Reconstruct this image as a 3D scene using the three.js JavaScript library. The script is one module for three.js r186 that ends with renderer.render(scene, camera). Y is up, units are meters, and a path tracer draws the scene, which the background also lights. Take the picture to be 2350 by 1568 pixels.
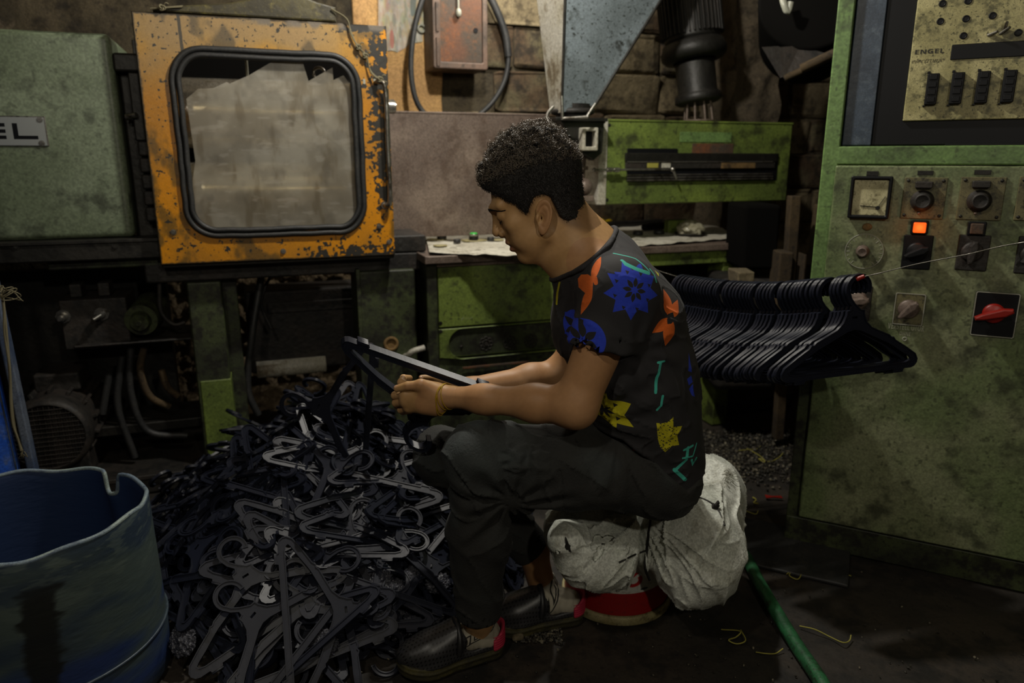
import * as THREE from 'three';
import { RoundedBoxGeometry } from 'three/addons/geometries/RoundedBoxGeometry.js';
import { mergeGeometries, mergeVertices, toCreasedNormals } from 'three/addons/utils/BufferGeometryUtils.js';
import { createNoise2D, createNoise3D } from 'simplex-noise';

// ---------------------------------------------------------------- camera, lamps, exposure
const scene = new THREE.Scene();
scene.background = new THREE.Color(0x000000);
const F = 1665, TILT = 14.1 * Math.PI / 180, EYE = 1.22;           // focal length in pixels of a 2350 x 1568 frame, tilt, eye height
const camera = new THREE.PerspectiveCamera(2 * Math.atan(784 / F) * 180 / Math.PI, 2350 / 1568, 0.05, 40);
camera.position.set(0, EYE, 0);
camera.rotation.set(-TILT, 0, 0);
camera.focus = 1.5;
camera.userData.fStop = 3.2;
const renderer = new THREE.WebGLRenderer({ antialias: true });
renderer.toneMapping = THREE.LinearToneMapping;
renderer.toneMappingExposure = 0.88;
renderer.shadowMap.enabled = true;
renderer.shadowMap.type = THREE.PCFSoftShadowMap;

// bulbs: [x, y, z, candela, colour, radius]; each becomes a hanging bulb with its own light
const LAMPS = [
  { name: 'ceiling_bulb', at: [0.0, 2.35, -2.15], cd: 7.6, color: [1, 0.95, 0.85], label: 'bare white bulb hanging in front of the moulding machine' },
  { name: 'ceiling_bulb', at: [0.05, 2.25, -3.3], cd: 2.9, color: [1, 0.94, 0.82], label: 'bare white bulb hanging by the stone wall behind the machine' },
  { name: 'ceiling_bulb', at: [0.75, 1.95, 0.75], cd: 2.8, color: [1, 0.92, 0.76], label: 'warm bulb hanging in the aisle facing the control cabinet' },
  { name: 'ceiling_bulb', at: [-0.5, 2.05, -0.25], cd: 1.7, color: [1, 0.93, 0.79], label: 'bare bulb hanging in the aisle before the heap of hangers' },
];

// ---------------------------------------------------------------- small helpers
const V = (x, y, z) => new THREE.Vector3(x, y, z);
let seed = 7;
const rnd = () => { seed = (seed + 0x6d2b79f5) | 0; let t = Math.imul(seed ^ (seed >>> 15), 1 | seed); t = (t + Math.imul(t ^ (t >>> 7), 61 | t)) ^ t; return ((t ^ (t >>> 14)) >>> 0) / 4294967296; };
const rr = (a, b) => a + (b - a) * rnd();
const clamp = (x, a = 0, b = 1) => Math.min(b, Math.max(a, x));
const mix = (a, b, t) => a + (b - a) * t;
const smooth = (a, b, x) => { const t = clamp((x - a) / (b - a)); return t * t * (3 - 2 * t); };
const n2 = createNoise2D(rnd), n3 = createNoise3D(rnd);
const CT = Math.cos(TILT), ST = Math.sin(TILT);
const ray = (px, py) => { const u = (px - 1175) / F, v = (784 - py) / F; return V(u, -ST + v * CT, -CT - v * ST); };
const at = (px, py, z) => { const d = ray(px, py), t = z / d.z; return V(d.x * t, EYE + d.y * t, z); };   // measuring aid: the point of a sight line at world depth z (negative)
const onFloor = (px, py, y = 0) => { const d = ray(px, py), t = (y - EYE) / d.y; return V(d.x * t, y, d.z * t); };

const used = new Map();
const numbered = (name) => { const n = used.get(name) || 0; used.set(name, n + 1); return n ? name + '_' + String(n).padStart(3, '0') : name; };
function thing(name, label, category, group) {
  const o = new THREE.Group(); o.name = numbered(name); o.userData = { label, category };
  if (group) o.userData.group = group;
  scene.add(o); return o;
}
function std(g) {       // one common form so that shapes can be merged
  let h = g.index ? g.toNonIndexed() : g.clone(); h.userData = { ...g.userData };
  if (!h.attributes.normal) h.computeVertexNormals();
  for (const k of Object.keys(h.attributes)) if (!['position', 'normal', 'uv', 'color'].includes(k)) h.deleteAttribute(k);
  if (!h.attributes.uv || !h.userData.keepUV) boxUV(h);
  h.morphAttributes = {};
  return h;
}
function boxUV(h) {      // uv in metres, by the plane each triangle faces most
  const p = h.attributes.position.array, uv = new Float32Array(p.length / 3 * 2);
  for (let i = 0; i < p.length; i += 9) {
    const ux = p[i + 3] - p[i], uy = p[i + 4] - p[i + 1], uz = p[i + 5] - p[i + 2], vx = p[i + 6] - p[i], vy = p[i + 7] - p[i + 1], vz = p[i + 8] - p[i + 2];
    const nx = Math.abs(uy * vz - uz * vy), ny = Math.abs(uz * vx - ux * vz), nz = Math.abs(ux * vy - uy * vx);
    const a = nx > ny && nx > nz ? 2 : 0, b = ny >= nx && ny >= nz ? 2 : 1;
    for (let k = 0; k < 3; k++) { uv[(i / 3 + k) * 2] = p[i + k * 3 + a]; uv[(i / 3 + k) * 2 + 1] = p[i + k * 3 + b]; }
  }
  h.setAttribute('uv', new THREE.BufferAttribute(uv, 2));
}
function part(name, geoms, material, parent, label) {
  const list = [].concat(geoms).map(std);
  const colored = list.some((g) => g.attributes.color);
  if (colored) for (const g of list) if (!g.attributes.color) g.setAttribute('color', new THREE.BufferAttribute(new Float32Array(g.attributes.position.array.length).fill(1), 3));
  const m = new THREE.Mesh(list.length === 1 ? list[0] : mergeGeometries(list), material);
  m.name = parent === scene ? numbered(name) : name; m.castShadow = m.receiveShadow = true;
  if (label) m.userData.label = label;
  parent.add(m); return m;
}
function struct(name, geoms, material) { const m = part(name, geoms, material, scene); m.userData.kind = 'structure'; return m; }
function solo(name, geoms, material, label, category, group) { const t = part(name, geoms, material, scene); t.userData = { label, category }; if (group) t.userData.group = group; return t; }
function settle(t) {     // moves a thing's own origin to the middle of its base without moving what is seen
  t.updateMatrix();
  const box = new THREE.Box3(); const inv = new THREE.Matrix4();
  t.updateMatrixWorld(true); inv.copy(t.matrixWorld).invert();
  t.traverse((o) => { if (o.isMesh) { o.geometry.computeBoundingBox(); const b = o.geometry.boundingBox.clone().applyMatrix4(o.matrixWorld).applyMatrix4(inv); box.union(b); } });
  const c = V((box.min.x + box.max.x) / 2, box.min.y, (box.min.z + box.max.z) / 2);
  for (const k of t.children) k.position.sub(c);
  t.position.add(c.clone().applyQuaternion(t.quaternion));
  return t;
}
function settleMesh(m) { m.geometry.computeBoundingBox(); const b = m.geometry.boundingBox, c = V((b.min.x + b.max.x) / 2, b.min.y, (b.min.z + b.max.z) / 2); m.geometry.translate(-c.x, -c.y, -c.z); m.position.add(c.applyQuaternion(m.quaternion)); return m; }
const bx = (x0, x1, y0, y1, z0, z1, r = 0.004, seg = 1) => {
  const w = Math.abs(x1 - x0), h = Math.abs(y1 - y0), d = Math.abs(z1 - z0), q = Math.min(r, w * 0.45, h * 0.45, d * 0.45);
  return new RoundedBoxGeometry(w, h, d, seg, q).translate((x0 + x1) / 2, (y0 + y1) / 2, (z0 + z1) / 2);
};
const cyl = (a, b, r0, r1 = r0, seg = 16) => {
  const d = b.clone().sub(a), g = new THREE.CylinderGeometry(r1, r0, d.length(), seg);
  g.applyQuaternion(new THREE.Quaternion().setFromUnitVectors(V(0, 1, 0), d.normalize()));
  return g.translate((a.x + b.x) / 2, (a.y + b.y) / 2, (a.z + b.z) / 2);
};
const curve = (pts, closed = false) => new THREE.CatmullRomCurve3(pts, closed, 'centripetal');
const tube = (pts, r, seg = 40, sides = 8, closed = false) => new THREE.TubeGeometry(curve(pts, closed), seg, r, sides, closed);
const lathe = (prof, seg = 24, a0 = 0, a1 = Math.PI * 2) => new THREE.LatheGeometry(prof.map((p) => new THREE.Vector2(p[0], p[1])), seg, a0, a1);
const poly = (pts) => { const s = new THREE.Shape(); pts.forEach((p, i) => (i ? s.lineTo(p[0], p[1]) : s.moveTo(p[0], p[1]))); s.closePath(); return s; };
const ext = (shape, depth, bevel = 0, seg = 1, curveSegments = 8) => new THREE.ExtrudeGeometry(shape, { depth: depth - 2 * bevel, bevelEnabled: bevel > 0, bevelThickness: bevel, bevelSize: bevel, bevelOffset: -bevel, bevelSegments: seg, curveSegments }).translate(0, 0, bevel);
const rrect = (x0, y0, x1, y1, r, hole) => {
  const s = hole ? new THREE.Path() : new THREE.Shape();
  s.moveTo(x0 + r, y0); s.lineTo(x1 - r, y0); s.absarc(x1 - r, y0 + r, r, -Math.PI / 2, 0); s.lineTo(x1, y1 - r); s.absarc(x1 - r, y1 - r, r, 0, Math.PI / 2);
  s.lineTo(x0 + r, y1); s.absarc(x0 + r, y1 - r, r, Math.PI / 2, Math.PI); s.lineTo(x0, y0 + r); s.absarc(x0 + r, y0 + r, r, Math.PI, Math.PI * 1.5); return s;
};
const flat = (x0, x1, y0, y1, z) => { const g = new THREE.PlaneGeometry(x1 - x0, y1 - y0).translate((x0 + x1) / 2, (y0 + y1) / 2, z); g.userData.keepUV = true; return g; };
const keep = (g) => { g.userData.keepUV = true; return g; };
// bolt head facing +z
const bolt = (x, y, z, r = 0.009, h = 0.006) => [new THREE.CylinderGeometry(r, r * 1.08, h, 6).rotateX(Math.PI / 2).translate(x, y, z + h / 2), new THREE.CylinderGeometry(r * 1.5, r * 1.5, h * 0.35, 16).rotateX(Math.PI / 2).translate(x, y, z + h * 0.17)];

// ---------------------------------------------------------------- textures
const hash = (x, y, s) => { let h = Math.imul(x, 374761393) ^ Math.imul(y, 668265263) ^ Math.imul(s, 2147483647 ^ 0x5bd1e995); h = Math.imul(h ^ (h >>> 13), 1274126177); return ((h ^ (h >>> 16)) >>> 0) / 4294967296; };
function vnoise(x, y, per, s) {
  const ix = Math.floor(x), iy = Math.floor(y), fx = x - ix, fy = y - iy, a = fx * fx * (3 - 2 * fx), b = fy * fy * (3 - 2 * fy), m = (k) => ((k % per) + per) % per;
  const x0 = m(ix), x1 = m(ix + 1), y0 = m(iy), y1 = m(iy + 1);
  return mix(mix(hash(x0, y0, s), hash(x1, y0, s), a), mix(hash(x0, y1, s), hash(x1, y1, s), a), b);
}
function fbm(u, v, per, oct, s = 1) { let t = 0, a = 0.5, w = 0; for (let i = 0; i < oct; i++) { t += a * vnoise(u * per, v * per, per, s + i * 17); w += a; a *= 0.5; per *= 2; } return t / w; }
const hex = (h) => [(h >> 16) & 255, (h >> 8) & 255, h & 255];
const mix3 = (a, b, t) => [mix(a[0], b[0], t), mix(a[1], b[1], t), mix(a[2], b[2], t)];
function dataTex(w, h, fn, srgb = true, repeat = true) {
  const d = new Uint8Array(w * h * 4);
  for (let y = 0; y < h; y++) for (let x = 0; x < w; x++) { const c = fn((x + 0.5) / w, (y + 0.5) / h, x, y), o = (y * w + x) * 4; if (typeof c === 'number') { d[o] = d[o + 1] = d[o + 2] = clamp(c, 0, 255); } else { d[o] = clamp(c[0], 0, 255); d[o + 1] = clamp(c[1], 0, 255); d[o + 2] = clamp(c[2], 0, 255); } d[o + 3] = 255; }
  const t = new THREE.DataTexture(d, w, h); t.magFilter = THREE.LinearFilter; t.minFilter = THREE.LinearMipmapLinearFilter; t.generateMipmaps = true;
  if (srgb) t.colorSpace = THREE.SRGBColorSpace;
  t.wrapS = t.wrapT = repeat ? THREE.RepeatWrapping : THREE.ClampToEdgeWrapping; t.needsUpdate = true; return t;
}
// worn surface: base colour, a second tone in soft patches, dirt in smears and specks; metres = size of one tile
function worn({ base, tone, dirt, metres = 1, size = 512, patch = 5, dirtAt = 0.56, dirtSoft = 0.12, specks = 0.5, streak = 1, s = 1, dirtMax = 0.85, grain = 0.12 }) {
  const B = hex(base), T = hex(tone), D = hex(dirt);
  const t = dataTex(size, size, (u, v) => {
    const p = fbm(u, v, patch, 5, s), q = fbm(u, v / streak, patch * 2, 6, s + 50), f = vnoise(u * size / 3, v * size / 3, Math.floor(size / 3), s + 9), sp = fbm(u, v, patch * 14, 3, s + 31), fi = fbm(u, v, patch * 7, 4, s + 71);
    let c = mix3(B, T, smooth(0.3, 0.7, p));
    c = mix3(c, D, dirtMax * smooth(dirtAt - 0.06, dirtAt + dirtSoft + 0.1, q * 0.72 + fi * 0.28) * (0.55 + 0.45 * smooth(0.35, 0.6, fi)));
    c = mix3(c, D, specks * 0.8 * smooth(0.69, 0.78, sp));
    const g = 1 + grain * (f - 0.5) * 2;
    return [c[0] * g, c[1] * g, c[2] * g];
  });
  t.repeat.set(1 / metres, 1 / metres); return t;
}
function bumpTex({ metres = 1, size = 512, per = 16, oct = 5, s = 3, ridged = false }) {
  const t = dataTex(size, size, (u, v) => { let f = fbm(u, v, per, oct, s); if (ridged) f = 1 - Math.abs(f * 2 - 1); return f * 255; }, false);
  t.repeat.set(1 / metres, 1 / metres); return t;
}
const M = {};
const BUMP = { fine: bumpTex({ metres: 0.4, per: 24, oct: 4 }), rough: bumpTex({ metres: 0.7, per: 8, oct: 6, s: 8 }), cloth: bumpTex({ metres: 0.12, per: 40, oct: 2, s: 12 }) };
function mat(name, o, texture) {
  const p = { name, roughness: 0.7, metalness: 0, ...o };
  if (texture) p.map = worn(texture);
  return (M[name] = new THREE.MeshPhysicalMaterial(p));
}
mat('cover_green', { roughness: 0.42, bumpMap: BUMP.fine, bumpScale: 0.0006 }, { base: 0x76816a, tone: 0x606b54, dirt: 0x30342a, metres: 0.9, patch: 4, dirtAt: 0.57, dirtSoft: 0.14, streak: 0.8, s: 4, dirtMax: 0.75, specks: 0.35 });
mat('paint_green', { roughness: 0.5, bumpMap: BUMP.fine, bumpScale: 0.0008 }, { base: 0x6e7f38, tone: 0x586730, dirt: 0x25271a, metres: 0.8, patch: 4, s: 14, dirtMax: 0.8, specks: 0.55 });
mat('frame_green', { roughness: 0.55, bumpMap: BUMP.fine, bumpScale: 0.001 }, { base: 0x3c4428, tone: 0x2c3120, dirt: 0x171611, metres: 0.5, patch: 5, dirtAt: 0.44, s: 24, specks: 0.7 });
mat('cabinet_green', { roughness: 0.45, bumpMap: BUMP.fine, bumpScale: 0.0008 }, { base: 0x6c8a4e, tone: 0x5d7645, dirt: 0x2d3322, metres: 0.8, patch: 4, dirtAt: 0.6, s: 34, specks: 0.45, dirtMax: 0.7 });
mat('panel_green', { roughness: 0.5, bumpMap: BUMP.fine, bumpScale: 0.001 }, { base: 0x66744c, tone: 0x7d8262, dirt: 0x2e3122, metres: 0.7, patch: 4, dirtAt: 0.5, dirtSoft: 0.2, s: 44, specks: 0.5, dirtMax: 0.75 });
mat('dark_steel', { roughness: 0.5, metalness: 0.3, bumpMap: BUMP.fine, bumpScale: 0.001 }, { base: 0x2b2925, tone: 0x1d1c19, dirt: 0x121110, metres: 0.5, s: 54 });
mat('grimy_steel', { roughness: 0.62, bumpMap: BUMP.fine, bumpScale: 0.002 }, { base: 0x2e2823, tone: 0x22201d, dirt: 0x121110, metres: 0.45, s: 64, dirtAt: 0.5 });
mat('bright_steel', { roughness: 0.28, metalness: 0.9 }, { base: 0xb4b2ac, tone: 0x8f8c85, dirt: 0x4a443b, metres: 0.3, s: 74, specks: 0.4 });
mat('plate_steel', { roughness: 0.48, metalness: 0.25, bumpMap: BUMP.fine, bumpScale: 0.0006 }, { base: 0x85766a, tone: 0x6d5f56, dirt: 0x4a3a30, metres: 0.7, patch: 4, s: 84, dirtAt: 0.52, dirtSoft: 0.2, specks: 0.4, streak: 2.2, dirtMax: 0.6 });
mat('black_plastic', { roughness: 0.5, color: 0x0e0f12, specularIntensity: 0.5 });
mat('old_wood', { roughness: 0.9, bumpMap: BUMP.fine, bumpScale: 0.001 }, { base: 0x4c3d26, tone: 0x3c301f, dirt: 0x1d1710, metres: 0.4, s: 225, streak: 4 });
mat('grimy_sheet', { roughness: 0.5, bumpMap: BUMP.fine, bumpScale: 0.001 }, { base: 0x4a4428, tone: 0x332e1e, dirt: 0x7a7036, metres: 0.35, s: 227, dirtAt: 0.6 });
mat('rubber', { roughness: 0.55, bumpMap: BUMP.fine, bumpScale: 0.0006 }, { base: 0x2a2a2a, tone: 0x1e1f20, dirt: 0x4a463e, metres: 0.4, s: 94, dirtAt: 0.62, dirtMax: 0.5 });
mat('hanger_plastic', { roughness: 0.4, color: 0x191c27, specularIntensity: 0.62, bumpMap: BUMP.fine, bumpScale: 0.0003 });
mat('sprue_plastic', { roughness: 0.3, color: 0x33343c, bumpMap: bumpTex({ metres: 0.05, per: 12, oct: 4, s: 41 }), bumpScale: 0.004 });
mat('hopper_white', { roughness: 0.55, bumpMap: BUMP.fine, bumpScale: 0.0008 }, { base: 0xb9b6aa, tone: 0xa49f8d, dirt: 0x645844, metres: 0.6, s: 104, streak: 3, dirtAt: 0.57, specks: 0.4 });
mat('hopper_grey', { roughness: 0.5, bumpMap: BUMP.fine, bumpScale: 0.0008 }, { base: 0x7a848a, tone: 0x6a7377, dirt: 0x22231f, metres: 0.6, s: 114, dirtAt: 0.62, specks: 0.9 });
mat('rust', { roughness: 0.75, bumpMap: BUMP.fine, bumpScale: 0.001 }, { base: 0x5a3b29, tone: 0x41382f, dirt: 0x744424, metres: 0.5, s: 124, streak: 3, dirtAt: 0.52, dirtSoft: 0.16 });
mat('rust_trim', { roughness: 0.6 }, { base: 0x675245, tone: 0x4d4037, dirt: 0x342a22, metres: 0.4, s: 134 });
mat('plaster', { roughness: 0.92, bumpMap: BUMP.rough, bumpScale: 0.006 }, { base: 0xc39a63, tone: 0xb58e5e, dirt: 0x7b5a36, metres: 0.8, s: 144, streak: 2, dirtAt: 0.58, specks: 0.3 });
mat('stone', { roughness: 0.95, bumpMap: BUMP.rough, bumpScale: 0.016 }, { base: 0x72664e, tone: 0x5e543f, dirt: 0x352d20, metres: 0.6, s: 154, dirtAt: 0.54, specks: 0.5 });
mat('stone_dark', { roughness: 0.95, bumpMap: BUMP.rough, bumpScale: 0.016 }, { base: 0x57503a, tone: 0x4a3a29, dirt: 0x241e16, metres: 0.6, s: 164, dirtAt: 0.5, specks: 0.5 });
mat('mortar', { roughness: 0.97, bumpMap: BUMP.rough, bumpScale: 0.02 }, { base: 0x4a4130, tone: 0x3a3325, dirt: 0x211c14, metres: 0.7, s: 174 });
mat('mud_wall', { roughness: 0.95, bumpMap: BUMP.rough, bumpScale: 0.02 }, { base: 0x5b5040, tone: 0x4c4334, dirt: 0x2b251c, metres: 0.9, s: 184, streak: 0.5 });
mat('whitewash', { roughness: 0.95, bumpMap: bumpTex({ metres: 0.25, per: 8, oct: 4, s: 77 }), bumpScale: 0.02 }, { base: 0x93826a, tone: 0x776750, dirt: 0x3c3122, metres: 0.4, s: 194 });
mat('floor', { roughness: 0.7, bumpMap: BUMP.rough, bumpScale: 0.008 }, { base: 0x332c24, tone: 0x26221d, dirt: 0x14120f, metres: 1.1, s: 204, size: 1024, patch: 6, dirtAt: 0.5, specks: 0.55 });
mat('paper', { roughness: 0.9 }, { base: 0xc6c2b4, tone: 0xb3ad9d, dirt: 0x554f42, metres: 0.35, s: 214, dirtAt: 0.6, specks: 0.7 });
mat('wood', { roughness: 0.85, bumpMap: BUMP.fine, bumpScale: 0.001 }, { base: 0x7b6038, tone: 0x66502e, dirt: 0x33271a, metres: 0.4, s: 224, streak: 4 });
mat('barrel_blue', { roughness: 0.45, bumpMap: BUMP.fine, bumpScale: 0.0008 }, { base: 0x465250, tone: 0x303d49, dirt: 0x16213d, metres: 0.9, patch: 3, s: 234, dirtAt: 0.52, dirtSoft: 0.2, specks: 0.2, streak: 0.7 });
mat('board_blue', { roughness: 0.4 }, { base: 0x2a5ccc, tone: 0x3f5aa4, dirt: 0x7b7f98, metres: 0.7, patch: 3, s: 244, dirtAt: 0.56, dirtSoft: 0.2 });
mat('board_edge', { roughness: 0.5 }, { base: 0x33415c, tone: 0x5a6270, dirt: 0x232a38, metres: 0.4, s: 254 });
mat('hose_green', { roughness: 0.5, bumpMap: BUMP.fine, bumpScale: 0.0015 }, { base: 0x27603a, tone: 0x1d482c, dirt: 0x1c2a1a, metres: 0.3, s: 264, dirtAt: 0.5, specks: 0.7 });
mat('twine', { roughness: 0.9, color: 0x6f6850 });
mat('yellow_string', { roughness: 0.8, color: 0x9a9440 });
mat('pale_plastic', { roughness: 0.4, color: 0x9c9c8e });
mat('red_plastic', { roughness: 0.4, color: 0x8c1a10 });
mat('black_dirt', { roughness: 0.95, color: 0x0b0a09, specularIntensity: 0.15 });
mat('orange_glow', { roughness: 0.4, color: 0xc02a06, emissive: new THREE.Color(1.0, 0.13, 0.01), emissiveIntensity: 1.1 });
// ---------------------------------------------------------------- lamps
for (const L of LAMPS) {
  const [x, y, z] = L.at, t = thing(L.name, L.label, 'bulb');
  t.position.set(x, y - 0.06, z);
  const glow = new THREE.MeshStandardMaterial({ name: 'bulb_glow', color: 0xffffff, roughness: 0.4, emissive: new THREE.Color(...L.color), emissiveIntensity: 2.5 });
  part('glass', lathe([[0.001, 0.0], [0.026, 0.008], [0.044, 0.035], [0.045, 0.06], [0.034, 0.09], [0.02, 0.115], [0.02, 0.13], [0.001, 0.13]], 24), glow, t);
  part('socket', lathe([[0.001, 0.125], [0.022, 0.125], [0.024, 0.135], [0.022, 0.175], [0.008, 0.19], [0.001, 0.19]], 20), M.black_plastic, t);
  part('cord', cyl(V(0, 0.185, 0), V(0, 2.98 - y + 0.06, 0), 0.004, 0.004, 8), M.black_plastic, t);
  const light = new THREE.PointLight(new THREE.Color(...L.color), L.cd, 0, 2);
  light.position.set(x, y, z); light.castShadow = true; light.shadow.radius = 2.25; light.shadow.mapSize.set(2048, 2048); light.shadow.bias = -0.001;
  scene.add(light);
}

// ---------------------------------------------------------------- frames of the moulding machine and of the control cabinet
const frame = (ox, oz, deg) => {
  const phi = deg * Math.PI / 180, n = V(Math.sin(phi), 0, Math.cos(phi)), a = V(Math.cos(phi), 0, -Math.sin(phi)), O = V(ox, 0, oz);
  return {
    phi, O, n, a,
    on: (px, py, w) => { const d = ray(px, py), t = (O.dot(n) + w) / d.dot(n), p = V(d.x * t, EYE + d.y * t, d.z * t).sub(O); return [p.dot(a), p.y]; },
    put: (o) => { o.position.copy(O); o.rotation.y = phi; return o; },
    toWorld: (s, y, w) => O.clone().addScaledVector(a, s).addScaledVector(n, w).setY(y),
    thing: (name, label, cat, group) => { const t = thing(name, label, cat, group); t.position.copy(O); t.rotation.y = phi; return t; },
  };
};
const MF = frame(-1.39, -2.5, 19.57), CF = frame(0.90, -2.16, -26.94);
const ms = MF.on, cs = CF.on;

// ---------------------------------------------------------------- room
struct('floor', (() => {
  const g = new THREE.PlaneGeometry(6.6, 7.4, 130, 146).rotateX(-Math.PI / 2).translate(0, 0, -1.3), p = g.attributes.position;
  for (let i = 0; i < p.count; i++) p.setY(i, -0.004 + 0.004 * n2(p.getX(i) * 3, p.getZ(i) * 3) + 0.002 * n2(p.getX(i) * 11, p.getZ(i) * 11));
  g.computeVertexNormals(); return [g, bx(-3.3, 3.3, -0.2, -0.03, -5, 2.4, 0.001)];
})(), M.floor);
struct('ceiling', bx(-3.4, 3.4, 3.0, 3.15, -5.1, 2.5, 0.001), M.mud_wall);
struct('wall_left', bx(-3.1, -2.9, 0, 3, -5, 2.4, 0.001), M.mud_wall);
struct('wall_right', bx(3.1, 3.3, 0, 3, -5, 2.4, 0.001), M.mud_wall);
struct('wall_front', bx(-3.1, 3.3, 0, 3, 2.3, 2.5, 0.001), M.mud_wall);
const lumpy = (s0, s1, y0, y1, w, amp, f, step = 0.025) => {
  const nx = Math.ceil((s1 - s0) / step), ny = Math.ceil((y1 - y0) / step), g = new THREE.PlaneGeometry(s1 - s0, y1 - y0, nx, ny).translate((s0 + s1) / 2, (y0 + y1) / 2, w), p = g.attributes.position;
  for (let i = 0; i < p.count; i++) { const x = p.getX(i), y = p.getY(i); p.setZ(i, w + amp * (n3(x * f, y * f, 1) + 0.5 * n3(x * f * 2.3, y * f * 2.3, 5))); }
  g.computeVertexNormals(); return g;
};
const back = struct('wall_back', bx(-2.6, 6.4, 0, 3, -1.0, -0.768, 0.002), M.mortar); MF.put(back);
part('rough_plaster', lumpy(-2.5, 1.0, 1.25, 3, -0.775, 0.012, 4), M.mud_wall, back);
part('whitewashed_render', lumpy(-0.2, 1.06, 0.0, 1.3, -0.74, 0.016, 16, 0.012), M.whitewash, back, 'lumpy whitewashed render below the machine door');
part('ochre_plaster', (() => {
  const pts = [[0.98, 1.2], [1.40, 1.2], [1.385, 1.5], [1.40, 1.7], [1.38, 1.9], [1.4, 2.2], [0.98, 2.2]];
  return ext(poly(pts), 0.03, 0.004).translate(0, 0, -0.79);
})(), M.plaster, back, 'ochre plaster behind the torn paper');
{ // rough stone blocks, each uneven and set a little differently
  const variants = [];
  for (let k = 0; k < 5; k++) {
    const g = new RoundedBoxGeometry(1, 1, 1, 5, 0.09), p = g.attributes.position;
    for (let i = 0; i < p.count; i++) { const x = p.getX(i), y = p.getY(i), z = p.getZ(i), d = 0.035 * n3(x * 2.2 + k * 9, y * 2.2, z * 2.2); p.setXYZ(i, x + d * 0.5, y + d, z + 0.22 * n3(x * 2.5 + k * 7, y * 2.5, 3) * (z > 0 ? 1 : 0)); }
    g.computeVertexNormals(); variants.push(g);
  }
  let row = 0;
  for (let y = 0.05; y < 2.3; y += 0.2, row++) {
    let s = 1.02 + (row % 2) * 0.17;
    while (s < 4.6) {
      const w = rr(0.34, 0.5);
      if (!(s < 1.36 && y > 1.15) && !(y < 1.2 && s < 1.9)) {
        const b = new THREE.Mesh(std(variants[Math.floor(rnd() * 5)]).scale(w - 0.009, 0.193, 0.09), rnd() < 0.5 ? M.stone : M.stone_dark);
        boxUV(b.geometry); b.geometry.translate(rr(0, 4), rr(0, 4), 0); boxUV(b.geometry);
        b.geometry.computeBoundingBox(); const c = b.geometry.boundingBox.getCenter(V(0, 0, 0)); b.geometry.translate(-c.x, -c.y, -c.z);
        b.name = 'stone_block'; b.position.set(s + w / 2, y + 0.1, -0.785 + rr(-0.008, 0.014)); b.rotation.z = rr(-0.02, 0.02); b.castShadow = b.receiveShadow = true; back.add(b);
      }
      s += w;
    }
  }
}
{ const [s0, y0] = ms(1668, 270, -0.5), [s1] = ms(1790, 100, -0.5);
  const g = new THREE.BoxGeometry(s1 - s0, 3, 0.3, 12, 60, 6).translate((s0 + s1) / 2, 1.5, -0.62), p = g.attributes.position;
  for (let i = 0; i < p.count; i++) { const x = p.getX(i), y = p.getY(i), z = p.getZ(i), d = 0.012 * n3(x * 6, y * 6, z * 6); p.setXYZ(i, x + d, y, z + d * 1.5); }
  g.computeVertexNormals();
  MF.put(struct('trim_1', toCreasedNormals(g, 0.9), M.mud_wall)).userData.label = 'rough plastered pier on the stone wall'; }

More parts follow.
